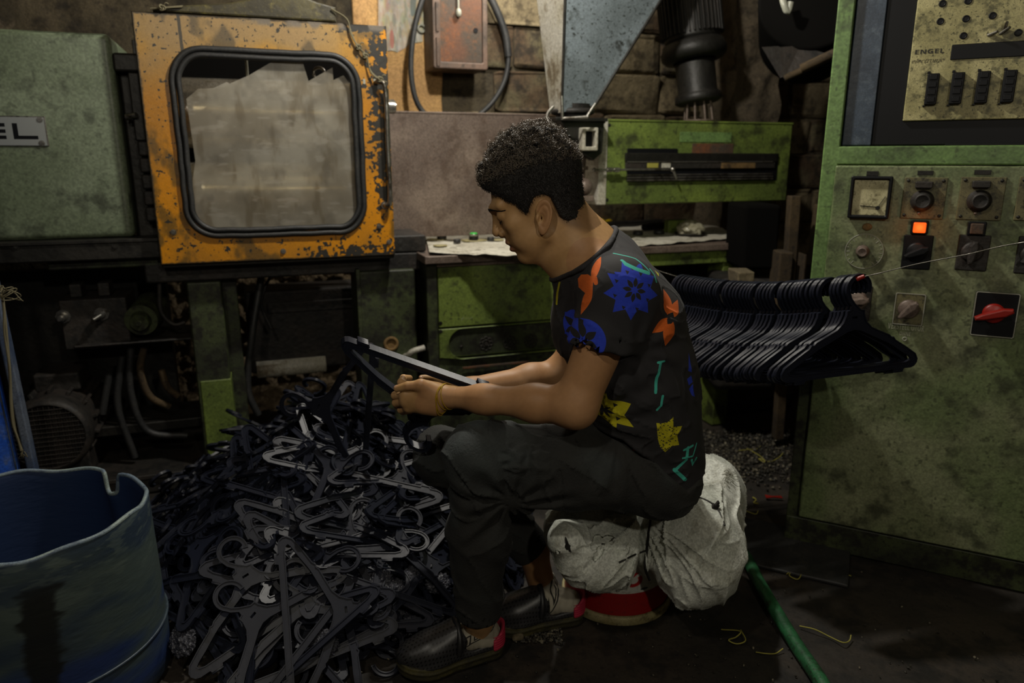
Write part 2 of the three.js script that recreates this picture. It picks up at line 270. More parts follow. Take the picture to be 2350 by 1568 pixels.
// ---------------------------------------------------------------- the moulding machine
const machine = MF.thing('moulding_machine', 'large green moulding machine with a yellow sliding safety door', 'machine');
{
  const [, yr] = ms(100, 600, 0.03);
  const cover = part('clamp_cover', [bx(-0.95, 0.088, 0.957, 1.617, -0.5, 0, 0.022, 4)], M.cover_green, machine);
  part('nameplate', (() => { const [s1, y1] = ms(103, 267, 0.004), [, y0] = ms(100, 336, 0.004); return bx(s1 - 0.37, s1, y0, y1, -0.001, 0.005, 0.002); })(), M.bright_steel, cover);
  { // lettering of the plate, only its end is in view
    const c = document.createElement('canvas'); c.width = 512; c.height = 128; const x = c.getContext('2d');
    x.fillStyle = '#a9adab'; x.fillRect(0, 0, 512, 128); x.fillStyle = '#15171a';
    const seg = (a, b, w, h) => x.fillRect(a, b, w, h);
    // block letters E N G E L
    const E = (ox) => { seg(ox, 28, 18, 72); for (const yy of [28, 56, 84]) seg(ox, yy, 64, 16); };
    E(20); seg(100, 28, 18, 72); seg(156, 28, 18, 72); x.beginPath(); x.moveTo(104, 28); x.lineTo(124, 28); x.lineTo(172, 100); x.lineTo(152, 100); x.fill();
    seg(196, 28, 18, 72); seg(196, 28, 70, 16); seg(196, 84, 70, 16); seg(250, 62, 18, 38); seg(230, 58, 36, 14); E(292); seg(384, 28, 20, 72); seg(384, 84, 96, 16);
    const t = new THREE.CanvasTexture(c); t.colorSpace = THREE.SRGBColorSpace;
    const m = new THREE.MeshPhysicalMaterial({ name: 'nameplate_print', map: t, roughness: 0.35, metalness: 0.6 });
    const [s1, y1] = ms(101, 269, 0.006), [, y0] = ms(98, 334, 0.006);
    part('lettering', flat(s1 - 0.366, s1 - 0.002, y0, y1 - 0.001, 0.0056), m, cover);
  }
  for (const [px, py] of [[91, 275], [96, 329]]) { const [s, y] = ms(px, py, 0.006); part('screw', bolt(s, y, 0.006, 0.006, 0.003), M.bright_steel, cover); }
  part('guide_rail', [bx(-0.95, 0.17, yr - 0.004, 0.955, -0.1, 0.035, 0.006), bx(-0.95, 0.17, 0.944, 0.957, -0.1, 0.042, 0.003), ...[38, 265].flatMap((px) => { const [s, y] = ms(px, 566, 0.036); return bolt(s, y, 0.035, 0.007); })], M.dark_steel, machine);
  { const [s0, y0] = ms(110, 622, -0.02), [s1, y1] = ms(372, 592, -0.02); part('rail_beam', bx(s0, s1 + 0.05, y0, y1 + 0.02, -0.2, -0.02, 0.006), M.frame_green, machine); }
  // dark gap with stacked links between cover and door
  const gap = part('link_housing', [bx(0.09, 0.24, 0.95, 1.52, -0.35, -0.06, 0.01), bx(0.085, 0.2, 1.5, 1.56, -0.06, 0.0, 0.01), bx(0.125, 0.16, 1.28, 1.50, -0.08, 0.0, 0.006)], M.dark_steel, machine);
  for (let k = 0; k < 5; k++) part('link', bx(0.13, 0.2, 1.01 + k * 0.055, 1.06 + k * 0.055, -0.06, 0.012, 0.008), M.grimy_steel, gap);
  { const [s, y] = ms(300, 268, 0.02); part('chrome_pin', [cyl(V(s - 0.014, y, 0.0), V(s + 0.018, y + 0.006, 0.02), 0.011, 0.009, 14)], M.bright_steel, gap); }

  // the yellow door: worn paint over black primer, most worn along its right side
  const d0 = 0.167, d1 = 0.976, e0 = 0.867, e1 = 1.676;
  const W = 1024, tex = dataTex(W, W, (u, v) => {
    const Y = hex(0xcc8400), O = hex(0x99692a), K = hex(0x2b2925), G = hex(0x6a6258);
    const big = fbm(u, v, 4, 5, 301), fine = fbm(u, v, 90, 3, 305), mid = fbm(u * 1.0, v, 44, 5, 309);
    let c = mix3(Y, O, smooth(0.38, 0.72, big) * 0.6);
    c = mix3(c, hex(0x8f7d62), 0.75 * smooth(0.70, 0.96, v + 0.25 * (big - 0.5)) * smooth(1.02, 0.72, u));       // rubbed, greyed band along the top
    c = mix3(c, K, 0.5 * smooth(0.56, 0.68, fbm(u, v / 1.6, 9, 5, 313)));
    const wear = Math.max(smooth(0.86, 0.97, u) * smooth(0.05, 0.3, v), smooth(0.13, 0.02, v) * smooth(0.45, 0.8, u) * 0.85, smooth(0.93, 1.0, v) * smooth(0.75, 0.9, u) * 1.5);
    c = mix3(c, K, smooth(0.665, 0.70, mid * 0.6 + fine * 0.4 + wear * 0.27 + 0.05 * (big - 0.5)));
    c = mix3(c, K, smooth(0.76, 0.8, fine));
    const edge = Math.min(u, v, 1 - v) * 0.81 + 0.006 * (fine - 0.5);
    c = mix3(c, hex(0x241f18), smooth(0.009, 0.002, edge) * 0.9);
    c = mix3(c, G, 0.9 * smooth(0.965, 0.985, v) * smooth(0.35, 0.5, u) * smooth(0.4, 0.6, fbm(u, v, 20, 3, 320)));
    if (Math.abs(u - 0.168 - 0.02 * (1 - v)) < 0.006 && v > 0.80) c = mix3(c, K, 0.8);                              // black run of grease
    const g = 0.94 + 0.12 * vnoise(u * 340, v * 340, 340, 330);
    return [c[0] * g, c[1] * g, c[2] * g];
  }, true, false);
  const doorPaint = new THREE.MeshPhysicalMaterial({ name: 'worn_yellow_paint', map: tex, roughness: 0.42, bumpMap: BUMP.fine, bumpScale: 0.0004 });
  const wl = ms(408, 330, 0.08)[0], wr = ms(832, 330, 0.08)[0], wt = ms(640, 118, 0.08)[1], wb = ms(640, 540, 0.08)[1];
  const shape = poly([[d0, e0], [d1, e0], [d1, e1], [d0, e1]]); shape.holes.push(rrect(wl + 0.012, wb + 0.012, wr - 0.012, wt - 0.012, 0.1, true));
  const dg = ext(shape, 0.03, 0.003, 1, 10).translate(0, 0, 0.05), dp = dg.attributes.position, duv = dg.attributes.uv;
  for (let i = 0; i < dp.count; i++) duv.setXY(i, (dp.getX(i) - d0) / (d1 - d0), (dp.getY(i) - e0) / (e1 - e0));
  const door = part('safety_door', keep(dg), doorPaint, machine);
  part('folded_edge', [bx(d0 - 0.003, d0 + 0.02, e0, e1, -0.03, 0.05), bx(d1 - 0.02, d1 + 0.002, e0, e1, -0.03, 0.05), bx(d0, d1, e1 - 0.012, e1 + 0.001, -0.03, 0.05), bx(d0, d1, e0 - 0.014, e0 + 0.01, -0.05, 0.06)], M.dark_steel, door);
  const ring = (inset, w, r) => { const s = rrect(wl + inset, wb + inset, wr - inset, wt - inset, 0.105 - inset); const pts = s.getSpacedPoints(150).slice(0, -1).map((p) => V(p.x + 0.0015 * n2(p.x * 9, p.y * 9), p.y + 0.002 * n2(p.y * 7, p.x * 7 + 4), w)); return tube(pts, r, 220, 8, true); };
  part('window_gasket', [ring(0.004, 0.084, 0.0105), ring(0.024, 0.088, 0.0095)], M.rubber, door, 'black rubber window gasket in two ridges');
  // cloudy pane, broken away at the top left
  const paneTex = dataTex(768, 768, (u, v) => {
    const p = fbm(u, v, 5, 5, 401), q = fbm(u, v / 3, 18, 4, 405), s = fbm(u, v, 60, 2, 409);
    let c = mix3(hex(0xe9e5d8), hex(0xcfc8b6), smooth(0.35, 0.66, p));
    c = mix3(c, hex(0xa8997a), 0.45 * smooth(0.52, 0.75, q)); c = mix3(c, hex(0x8f897c), 0.25 * smooth(0.5, 0.85, fbm(u, v, 14, 5, 420))); c = mix3(c, hex(0xf4f1e8), 0.5 * smooth(0.6, 0.75, fbm(u / 3, v, 40, 4, 421))); return c;
  }, true, false);
  const pane = new THREE.MeshPhysicalMaterial({ name: 'cloudy_pane', map: paneTex, roughness: 0.36, transmission: 0.84, thickness: 0, specularIntensity: 1, side: THREE.DoubleSide });
  const rimL = 0.022, jag = [[455, 204], [490, 202], [520, 188], [527, 192], [571, 173], [629, 139], [694, 141], [708, 186], [763, 155], [765, 184], [788, 173]].map(([a, b]) => ms(a, b, 0.068));
  const pts = [[wl + 0.055, wb + rimL], [wr - 0.09, wb + rimL], [wr - 0.04, wb + 0.045], [wr - rimL, wb + 0.1], [wr - rimL, wt - 0.11], ...jag.reverse(), [wl + rimL + 0.018, wt - 0.16], [wl + rimL + 0.026, wt - 0.36], [wl + rimL + 0.004, wb + 0.16], [wl + 0.035, wb + 0.05]];
  const pg = ext(poly(pts), 0.003).translate(0, 0, 0.066), pp = pg.attributes.position, pu = pg.attributes.uv;
  for (let i = 0; i < pp.count; i++) pu.setXY(i, (pp.getX(i) - wl) / (wr - wl), (pp.getY(i) - wb) / (wt - wb));
  part('window_pane', keep(pg), pane, door, 'cloudy scratched window pane with a broken top edge');
  for (const [px, py] of [[398, 533], [650, 577], [870, 520], [893, 556]]) { const [s, y] = ms(px, py, 0.082); part('door_bolt', bolt(s, y, 0.08, 0.0065, 0.007), M.bright_steel, door); }
  for (const [px, py] of [[836, 187], [860, 187]]) { const [s, y] = ms(px, py, 0.082); part('slot', ext(rrect(s - 0.004, y - 0.009, s + 0.004, y + 0.009, 0.0038), 0.002).translate(0, 0, 0.079), M.pale_plastic, door); }
  { const [s, y1] = ms(884, 192, 0.11), [, y0] = ms(890, 470, 0.11);
    part('door_handle', [tube([V(s - 0.03, y1 + 0.004, 0.08), V(s - 0.022, y1 + 0.006, 0.105), V(s - 0.006, y1 + 0.002, 0.112), V(s, y1 - 0.03, 0.112), V(s, (y0 + y1) / 2, 0.112), V(s, y0 + 0.02, 0.112), V(s - 0.004, y0, 0.11), V(s - 0.014, y0 - 0.003, 0.1), V(s - 0.016, y0 - 0.003, 0.08)], 0.0085, 60, 10), cyl(V(s - 0.016, y0 - 0.003, 0.078), V(s - 0.016, y0 - 0.003, 0.09), 0.016, 0.014, 14)], M.bright_steel, door, 'worn steel tube handle'); }
  // steel parts seen through the pane
  part('mould_platen', [bx(0.26, 0.9, 0.95, 1.66, -0.42, -0.38, 0.012)], M.black_dirt, machine);
  mat('polished_steel', { roughness: 0.24, metalness: 0.6 }, { base: 0xdedad0, tone: 0xc3beb2, dirt: 0x8b806c, metres: 0.5, s: 344, specks: 0.2 });
  for (const [y, r] of [[1.385, 0.125], [1.10, 0.11]]) part('clamp_cylinder', [cyl(V(0.24, y, -0.22), V(0.93, y, -0.22), r, r, 48), cyl(V(0.2, y, -0.22), V(0.26, y, -0.22), r * 1.1, r * 1.1, 48)], M.polished_steel, machine);
  part('back_guard', bx(0.1, 1.0, 0.95, 1.66, -0.46, -0.43, 0.004), M.dark_steel, machine);
  { const [s, y] = ms(566, 150, -0.05); part('rod_end', [cyl(V(s, y - 0.06, -0.06), V(s, y + 0.04, -0.06), 0.005, 0.005, 8), cyl(V(s - 0.014, y + 0.03, -0.06), V(s + 0.006, y + 0.03, -0.06), 0.007, 0.007, 8)], M.pale_plastic, machine); }
  { const [s, y] = ms(733, 168, -0.03); part('ring_bolt', new THREE.TorusGeometry(0.02, 0.005, 8, 24).translate(s, y, -0.04), M.bright_steel, machine); }
  // wide steel guard to the right of the door
  const [g0, h0] = ms(893, 536, -0.3), [, h1] = ms(900, 258, -0.3);
  part('steel_guard', [bx(g0 - 0.06, 1.76, h0 - 0.02, h1 + 0.004, -0.312, -0.3, 0.003), bx(g0 - 0.06, 1.76, h1 - 0.002, h1 + 0.006, -0.33, -0.297, 0.002)], M.plate_steel, machine, 'wide mottled steel guard plate');
  { const [s, y] = ms(906, 243, -0.06); part('end_cap', [cyl(V(s - 0.03, y, -0.11), V(s + 0.012, y, -0.11), 0.021, 0.021, 20), cyl(V(s - 0.03, y, -0.11), V(s + 0.006, y, -0.11), 0.027, 0.027, 20)], M.bright_steel, machine); }
  // bed: plinth, beam, posts
  part('plinth', [bx(-1.2, 3.0, 0, 0.07, -0.6, 0.0, 0.008), bx(-1.2, 3.0, 0.06, 0.078, -0.58, 0.012, 0.004)], M.grimy_steel, machine);
  part('bed_beam', [bx(0.1, 1.12, 0.79, 0.862, -0.3, -0.02, 0.008), bx(0.9, 1.12, 0.862, 0.93, -0.3, -0.02, 0.008)], M.grimy_steel, machine);
  { const [s0] = ms(432, 700, 0), [s1] = ms(512, 700, 0); part('post', [bx(s0, s1, 0.07, 0.79, -0.12, 0, 0.008), bx(s1 - 0.012, s1 + 0.05, 0.07, 0.79, -0.14, -0.1, 0.004)], M.frame_green, machine); part('post_foot', bx(s0 + 0.01, s1 + 0.004, 0.075, 0.42, -0.1, 0.004, 0.006), M.paint_green, machine); }
  { const [s0] = ms(822, 700, 0), [s1] = ms(955, 700, 0);
    part('column', [bx(s0, s1, 0.07, 0.80, -0.2, 0, 0.01), bx(s0 - 0.004, s0 + 0.012, 0.07, 0.81, -0.05, 0.012, 0.003)], M.frame_green, machine);
    const [sc, yc] = ms(898, 790, 0.01); part('port', [new THREE.TorusGeometry(0.024, 0.007, 10, 28).translate(sc, yc, 0.005), cyl(V(sc, yc, -0.01), V(sc, yc, 0.003), 0.02, 0.02, 20)], M.wood, machine); const [sd, yd] = ms(958, 806, 0.05);
    part('elbow_pipe', tube([V(sd - 0.04, yd - 0.03, 0.0), V(sd - 0.035, yd - 0.02, 0.03), V(sd - 0.02, yd, 0.05), V(sd + 0.03, yd + 0.012, 0.05)], 0.012, 24, 10), M.hopper_white, machine); }
  { const [s0, y0] = ms(575, 850, -0.42), [s1, y1] = ms(830, 655, -0.42); part('tank', [bx(s0, s1, y0 - 0.02, y1, -0.62, -0.42, 0.015), bx(s0 + 0.09, s1, y1 - 0.1, y1 - 0.055, -0.42, -0.41, 0.004)], M.grimy_steel, machine);
    const [c0, yc] = ms(590, 855, -0.36), [c1] = ms(750, 855, -0.36); part('cylinder', cyl(V(c0, yc, -0.4), V(c1, yc, -0.4), 0.036, 0.036, 24), M.hopper_white, machine); }
  for (const [a, b, r] of [[[600, 620, -0.2], [570, 900, -0.15], 0.014], [[628, 615, -0.3], [600, 700, -0.25], 0.006]]) { const [s0, y0] = ms(a[0], a[1], a[2]), [s1, y1] = ms(b[0], b[1], b[2]); part('hose', tube([V(s0, y0 + 0.1, a[2]), V(s0, y0, a[2]), V((s0 + s1) / 2 - 0.01, (y0 + y1) / 2, b[2]), V(s1, y1, b[2]), V(s1 + 0.03, y1 - 0.1, b[2])], r, 30, 8), M.rubber, machine); }
  // valve block and fittings low on the left
  const [v0, vy0] = ms(150, 805, -0.08), [v1, vy1] = ms(288, 682, -0.08);
  const vb = part('valve_block', [bx(v0, v1, vy0, vy1, -0.3, -0.08, 0.006), bx(v0 + 0.03, v0 + 0.07, vy1, vy1 + 0.05, -0.2, -0.12, 0.006), bx(v0 + 0.12, v0 + 0.16, vy1, vy1 + 0.05, -0.2, -0.12, 0.006)], M.grimy_steel, machine);
  for (const [px, py, k] of [[143, 728, 0], [232, 722, 1]]) { const [s, y] = ms(px, py, -0.06); part('fitting', [cyl(V(s, y, -0.09), V(s, y, -0.07), 0.027, 0.025, 8), cyl(V(s, y, -0.07), V(s - 0.01 * k, y - 0.006 * k, -0.04), 0.016, 0.012, 12), cyl(V(s, y, -0.04), V(s - 0.02 * k, y - 0.01 * k, -0.015), 0.008, 0.007, 10)], M.bright_steel, vb, 'worn steel pipe fitting'); }
  { const [s, y] = ms(322, 738, -0.04); part('pump_cap', [cyl(V(s + 0.015, y + 0.01, -0.25), V(s, y, -0.06), 0.062, 0.056, 24), cyl(V(s, y, -0.06), V(s - 0.004, y - 0.003, -0.03), 0.036, 0.03, 20), cyl(V(s - 0.004, y - 0.003, -0.03), V(s - 0.005, y - 0.004, -0.022), 0.01, 0.01, 10)], M.frame_green, machine); }
  { const [s0, y0] = ms(170, 800, -0.05), [s1, y1] = ms(440, 775, -0.05); part('shelf', bx(s0, s1, y0, y1, -0.3, -0.05, 0.005), M.grimy_steel, machine); }
  part('feed_pipe', [tube([[368, 600], [366, 660], [372, 720], [400, 745], [425, 740]].map(([a, b]) => { const [s, y] = ms(a, b, -0.05); return V(s, y, -0.05); }), 0.008, 30, 8)], M.grimy_steel, machine);
  for (const [list, m] of [[[[330, 800], [322, 850], [345, 910], [390, 935]], M.wood], [[[370, 850], [385, 890], [410, 910]], M.wood], [[[300, 800], [300, 900], [340, 990], [430, 1000]], M.rubber], [[[280, 820], [270, 930], [310, 1050]], M.rubber], [[[250, 860], [235, 950]], M.rubber]]) part('pipe', tube(list.map(([a, b]) => { const [s, y] = ms(a, b, -0.12); return V(s, y, -0.12); }), 0.013, 24, 8), m === M.wood ? M.old_wood : m, machine);
  part('undertray', [bx(-0.95, 0.12, 0.07, 0.8, -0.5, -0.42, 0.004), bx(-0.5, 0.3, 0.2, 0.24, -0.35, -0.12, 0.006)], M.dark_steel, machine);
  settle(machine);
}
{ // motor with a round wire grille behind the drum
  const t = MF.thing('electric_motor', 'dark electric motor with a round wire grille under the green cover', 'motor');
  const [s, y] = ms(112, 1000, 0.02), R = 0.115;
  part('housing', [cyl(V(s, y, -0.38), V(s, y, 0.0), R * 1.12, R * 1.12, 32), ...Array.from({ length: 14 }, (_, k) => { const a = k / 14 * Math.PI * 2; return bx(-0.006, 0.006, R * 1.1, R * 1.26, -0.36, -0.06, 0.002).rotateZ(a).translate(s, y, 0); }), bx(s - 0.06, s + 0.09, y + R, y + R + 0.07, -0.3, -0.12, 0.01), bx(s - 0.1, s + 0.1, 0.07, y - R * 0.6, -0.3, -0.06, 0.01)], M.grimy_steel, t);
  part('cowl', lathe([[R * 1.16, -0.03], [R * 1.2, 0.0], [R * 1.16, 0.03], [R * 1.04, 0.04], [R, 0.036]], 36).rotateX(Math.PI / 2).translate(s, y, 0), M.grimy_steel, t);
  const g = []; for (let k = -6; k <= 6; k++) { const o = k * 0.0165, h = Math.sqrt(Math.max(0, R * R - o * o)); g.push(cyl(V(s + o, y - h, 0.036), V(s + o, y + h, 0.036), 0.0016, 0.0016, 6), cyl(V(s - h, y + o, 0.039), V(s + h, y + o, 0.039), 0.0016, 0.0016, 6)); }
  part('wire_grille', g, M.grimy_steel, t);
  settle(t);
}
{ // bent plastic sheet lying on the door and the cord that ties it down
  const t = MF.thing('bent_sheet', 'bent grimy plastic sheet lying on top of the yellow door', 'sheet');
  const top = [[352, 26, 0.0], [430, 15, .0], [520, 11, .01], [570, 2, .02], [630, -8, .03], [690, -6, .02], [725, 8, .01], [768, 20, 0]];
  const sh = []; for (const [px, py] of top) sh.push(ms(px, py, 0.05)); const [b0, by] = ms(352, 30, 0.05);
  const bottom = top.map(([px, py], i) => [sh[i][0], Math.min(sh[i][1] - 0.006, mix(1.683, 1.678, i / 7) + (i > 5 ? 0 : 0.0)) ]);
  const outline = [...sh.map(([s, y]) => [s, Math.max(y, 1.690)]), ...bottom.map(([s]) => [s, 1.679]).reverse()];
  part('sheet', ext(poly(outline), 0.06, 0.006, 2).translate(0, 0, 0.02), M.grimy_sheet, t);
  settle(t);
  const c = MF.thing('tie_cord', 'grey cord knotted from the sheet to the door handle', 'cord');
  const P = [[345, 22, .085], [372, 18, .09], [420, 14, .085], [600, 8, .085], [760, 22, .085], [795, 45, .09], [806, 75, .09], [822, 108, .092], [838, 128, .094], [852, 165, .096], [872, 182, .11], [886, 190, .12]].map(([a, b, w]) => { const [s, y] = ms(a, b, w); return V(s, y, w); });
  const two = [P.slice(0, 3), P.slice(4)];
  for (const Q of two) part('strand', [tube(Q, 0.0026, 80, 6), tube(Q.map((p, i) => p.clone().add(V(0.003 * Math.sin(i * 2), 0.003 * Math.cos(i * 1.7), 0.002))), 0.0022, 80, 6)], M.twine, c);
  for (const i of [7, 8, 10, 1]) { const p = P[i]; part('knot', [new THREE.TorusKnotGeometry(0.006, 0.003, 40, 6).translate(p.x, p.y, p.z + 0.003), tube([p, p.clone().add(V(0.012, 0.014, 0.008)), p.clone().add(V(0.02, 0.012, 0.004))], 0.002, 10, 5)], M.twine, c); }
  settle(c);
}
{ // injection housing
  const t = MF.thing('injection_housing', 'green injection housing with a slotted scale and lever', 'machine housing');
  const w = -0.05, [s0, y0] = ms(1387, 470, w), [s1, y1] = ms(1820, 284, w);
  part('body', [bx(s0, s1, y0, y1, -0.42, w, 0.006), bx(s0, s1, y1 - 0.004, y1 + 0.004, -0.42, w + 0.004, 0.002)], M.paint_green, t);
  part('end_strip', bx(s0 - 0.035, s0 + 0.004, y0, y1 + 0.003, -0.3, w + 0.006, 0.003), M.hopper_white, t, 'scuffed pale end strip');
  for (const yy of [y1 - 0.02, (y0 + y1) / 2 - 0.03, y0 + 0.02]) part('rivet', bolt(s0 + 0.012, yy, w, 0.005, 0.003), M.dark_steel, t);
  const r = (n, x0, yb, x1, yt, wa, wb, m, lab) => { const [a, b] = ms(x0, yb, wb), [c, d] = ms(x1, yt, wb); return part(n, bx(a, c, b, d, wa, wb, 0.003), m, t, lab); };
  const slot = r('slot_recess', 1438, 418, 1788, 352, w - 0.01, w + 0.003, M.black_plastic);
  r('black_tab', 1440, 352, 1556, 341, w, w + 0.006, M.black_plastic);
  r('fresh_patch', 1560, 326, 1680, 304, w, w + 0.0025, M.cabinet_green, 'patch of fresher green paint');
  r('bare_patch', 1588, 352, 1684, 330, w, w + 0.002, M.rust, 'rust-brown bare patch');
  r('scale_bar', 1436, 372, 1786, 352, w, w + 0.014, M.dark_steel); r('scale_plate', 1436, 388, 1780, 371, w, w + 0.012, M.grimy_steel);
  r('window', 1485, 386, 1512, 374, w, w + 0.0135, M.yellow_string); r('window', 1518, 386, 1540, 374, w, w + 0.0135, M.hopper_white); r('window', 1655, 387, 1735, 373, w, w + 0.0135, M.wood);
  for (const yy of [366, 396, 402, 408]) { const [a, b] = ms(1440, yy + 6, w + 0.016), [c] = ms(1775, yy, w + 0.016); part('slide_rod', cyl(V(a, b, w + 0.012), V(c, b, w + 0.012), 0.0035, 0.0035, 8), M.bright_steel, t); }
  { const [a, b] = ms(1365, 390, w + 0.03), [c] = ms(1545, 386, w + 0.03), [d, e] = ms(1552, 412, w + 0.03);
    part('lever', [cyl(V(a, b, w + 0.026), V(c, b, w + 0.026), 0.0045, 0.0045, 10), cyl(V(c, b + 0.004, w + 0.026), V(d, e, w + 0.034), 0.007, 0.005, 10), new THREE.SphereGeometry(0.011, 14, 10).translate(c, b, w + 0.026), new THREE.SphereGeometry(0.009, 12, 8).translate(a, b, w + 0.026), ...[1400, 1416].map((px) => { const [q] = ms(px, 388, w + 0.03); return cyl(V(q - 0.012, b, w + 0.026), V(q + 0.012, b, w + 0.026), 0.011, 0.011, 6); })], M.bright_steel, t, 'steel adjusting lever with nuts'); }
  // bracket with socket at the end
  { const [a, b] = ms(1284, 320, 0.02), [c, d] = ms(1393, 276, 0.02);
    part('end_bracket', [ext(poly([[a, d], [c, d], [c, d - 0.012], [c - 0.006, d - 0.012], [c - 0.012, d - 0.13], [c - 0.05, d - 0.16], [a + 0.05, d - 0.1], [a + 0.02, d - 0.02]]), 0.05, 0.003).translate(0, 0, -0.04), bx(a - 0.02, c, d - 0.006, d + 0.008, -0.2, 0.03, 0.003)], M.dark_steel, t);
    const [e, f] = ms(1337, 346, 0.05), [g, h] = ms(1374, 293, 0.05);
    const s = rrect(e, f, g, h, 0.006); s.holes.push(rrect(e + 0.014, f + 0.016, g - 0.012, h - 0.014, 0.004, true));
    part('socket_shell', [ext(s, 0.05, 0.003).translate(0, 0, 0.0), bx(e, g, f, h, -0.04, 0.012, 0.004)], M.hopper_white, t, 'pale connector shell with an empty socket'); part('socket_inside', bx(e + 0.01, g - 0.01, f + 0.01, h - 0.01, 0.0, 0.016, 0.002), M.black_plastic, t); }
  { const [a, b] = ms(1350, 430, 0.0); part('barrel_nozzle', [new THREE.SphereGeometry(0.036, 24, 16).translate(a, b, -0.04), cyl(V(a - 0.01, b + 0.02, -0.06), V(a - 0.01, b + 0.13, -0.06), 0.018, 0.024, 18), cyl(V(a - 0.01, b + 0.07, -0.06), V(a - 0.01, b + 0.085, -0.06), 0.032, 0.032, 18), bx(a - 0.06, a + 0.03, b - 0.06, b - 0.035, -0.1, 0.0, 0.005)], M.plate_steel, t); }
  settle(t);
}
{ // feed hopper: a four-sided funnel seen on its edge
  const t = thing('feed_hopper', 'tall funnel hopper with one white and one grey dented side', 'hopper');
  const T = [at(1224, -70, -3.32), at(1299, -70, -2.98), at(1560, -70, -3.3), at(1440, -70, -3.62)], B = [at(1263, 262, -3.17), at(1289, 258, -3.06), at(1366, 240, -3.14), at(1340, 250, -3.26)];
  const quad = (a, b, c, d) => { const g = new THREE.BufferGeometry(); g.setAttribute('position', new THREE.BufferAttribute(new Float32Array([a, b, c, a, c, d].flatMap((p) => [p.x, p.y, p.z])), 3)); g.computeVertexNormals(); return g; };
  const cen = T.concat(B).reduce((s, p) => s.add(p), V(0, 0, 0)).multiplyScalar(1 / 8), inn = (p) => p.clone().lerp(V(cen.x, p.y, cen.z), 0.03);
  const side = (a, b, c, d) => [quad(a, b, c, d), quad(inn(d), inn(c), inn(b), inn(a)), quad(a, d, inn(d), inn(a)), quad(b, inn(b), inn(c), c)];
  part('side_panel', side(B[0], B[1], T[1], T[0]), M.hopper_white, t, 'white painted side'); part('side_panel', side(B[1], B[2], T[2], T[1]), M.hopper_grey, t, 'blue-grey side with flaked spots');
  part('side_panel', [...side(B[2], B[3], T[3], T[2]), ...side(B[3], B[0], T[0], T[3])], M.hopper_grey, t);
  part('corner_seam', [cyl(T[1], B[1], 0.006, 0.005, 8), cyl(T[2], B[2], 0.007, 0.006, 8)], M.dark_steel, t);
  const c = B[0].clone().add(B[2]).multiplyScalar(0.5); part('throat', [cyl(c.clone().setY(c.y + 0.02), c.clone().setY(c.y - 0.10), 0.075, 0.06, 20), new THREE.TorusGeometry(0.08, 0.012, 8, 28).rotateX(Math.PI / 2).translate(c.x + 0.0, c.y - 0.01, c.z)], M.grimy_steel, t);
  part('slide_gate', [cyl(at(1290, 272, -3.0), at(1350, 268, -3.0), 0.006, 0.006, 8), cyl(at(1345, 270, -3.0), at(1366, 238, -3.02), 0.006, 0.005, 8), cyl(at(1289, 220, -3.0), at(1291, 275, -3.0), 0.006, 0.006, 8), tube([at(1270, 245, -3.02), at(1256, 262, -3.0), at(1258, 280, -2.98), at(1275, 288, -2.98)], 0.006, 16, 6)], M.bright_steel, t);
  settle(t);
}
{ // finned vertical motor
  const t = thing('finned_motor', 'dark oily finned motor hanging upright above the green housing', 'motor');
  const a = at(1603, 232, -3.62), b = at(1578, -20, -3.67), L = a.distanceTo(b), ax = b.clone().sub(a).normalize();
  const tilt = (g) => g.scale(1.1, 1.1, 1.1).applyQuaternion(new THREE.Quaternion().setFromUnitVectors(V(0, 1, 0), ax)).translate(a.x, a.y, a.z);
  part('neck', tilt(lathe([[0.001, -0.01], [0.085, -0.01], [0.1, 0.0], [0.098, 0.025], [0.083, 0.035], [0.083, 0.15], [0.088, 0.16], [0.001, 0.16]], 36)), M.dark_steel, t);
  part('flange', tilt(lathe([[0.09, 0.165], [0.12, 0.168], [0.138, 0.185], [0.14, 0.21], [0.132, 0.222], [0.13, 0.235], [0.12, 0.245], [0.09, 0.25]], 40)), M.dark_steel, t);
  part('body', tilt(lathe([[0.001, 0.24], [0.112, 0.24], [0.118, 0.26], [0.118, L + 0.15], [0.001, L + 0.15]], 36)), M.dark_steel, t);
  part('fin', Array.from({ length: 40 }, (_, k) => tilt(bx(-0.0025, 0.0025, 0.265, L + 0.13, 0.112, 0.134, 0.001).rotateY(k / 40 * Math.PI * 2))), M.grimy_steel, t);
  part('cage', Array.from({ length: 9 }, (_, k) => { const q = k / 9 * Math.PI * 2; return cyl(V(a.x + 0.06 * Math.cos(q), a.y + 0.0, a.z + 0.06 * Math.sin(q)), V(a.x + 0.015 + 0.075 * Math.cos(q), a.y - 0.16, a.z + 0.075 * Math.sin(q)), 0.005, 0.005, 8); }).concat([new THREE.TorusGeometry(0.07, 0.005, 6, 30).rotateX(Math.PI / 2).translate(a.x + 0.008, a.y - 0.09, a.z)]), M.plate_steel, t);
  settle(t);
}
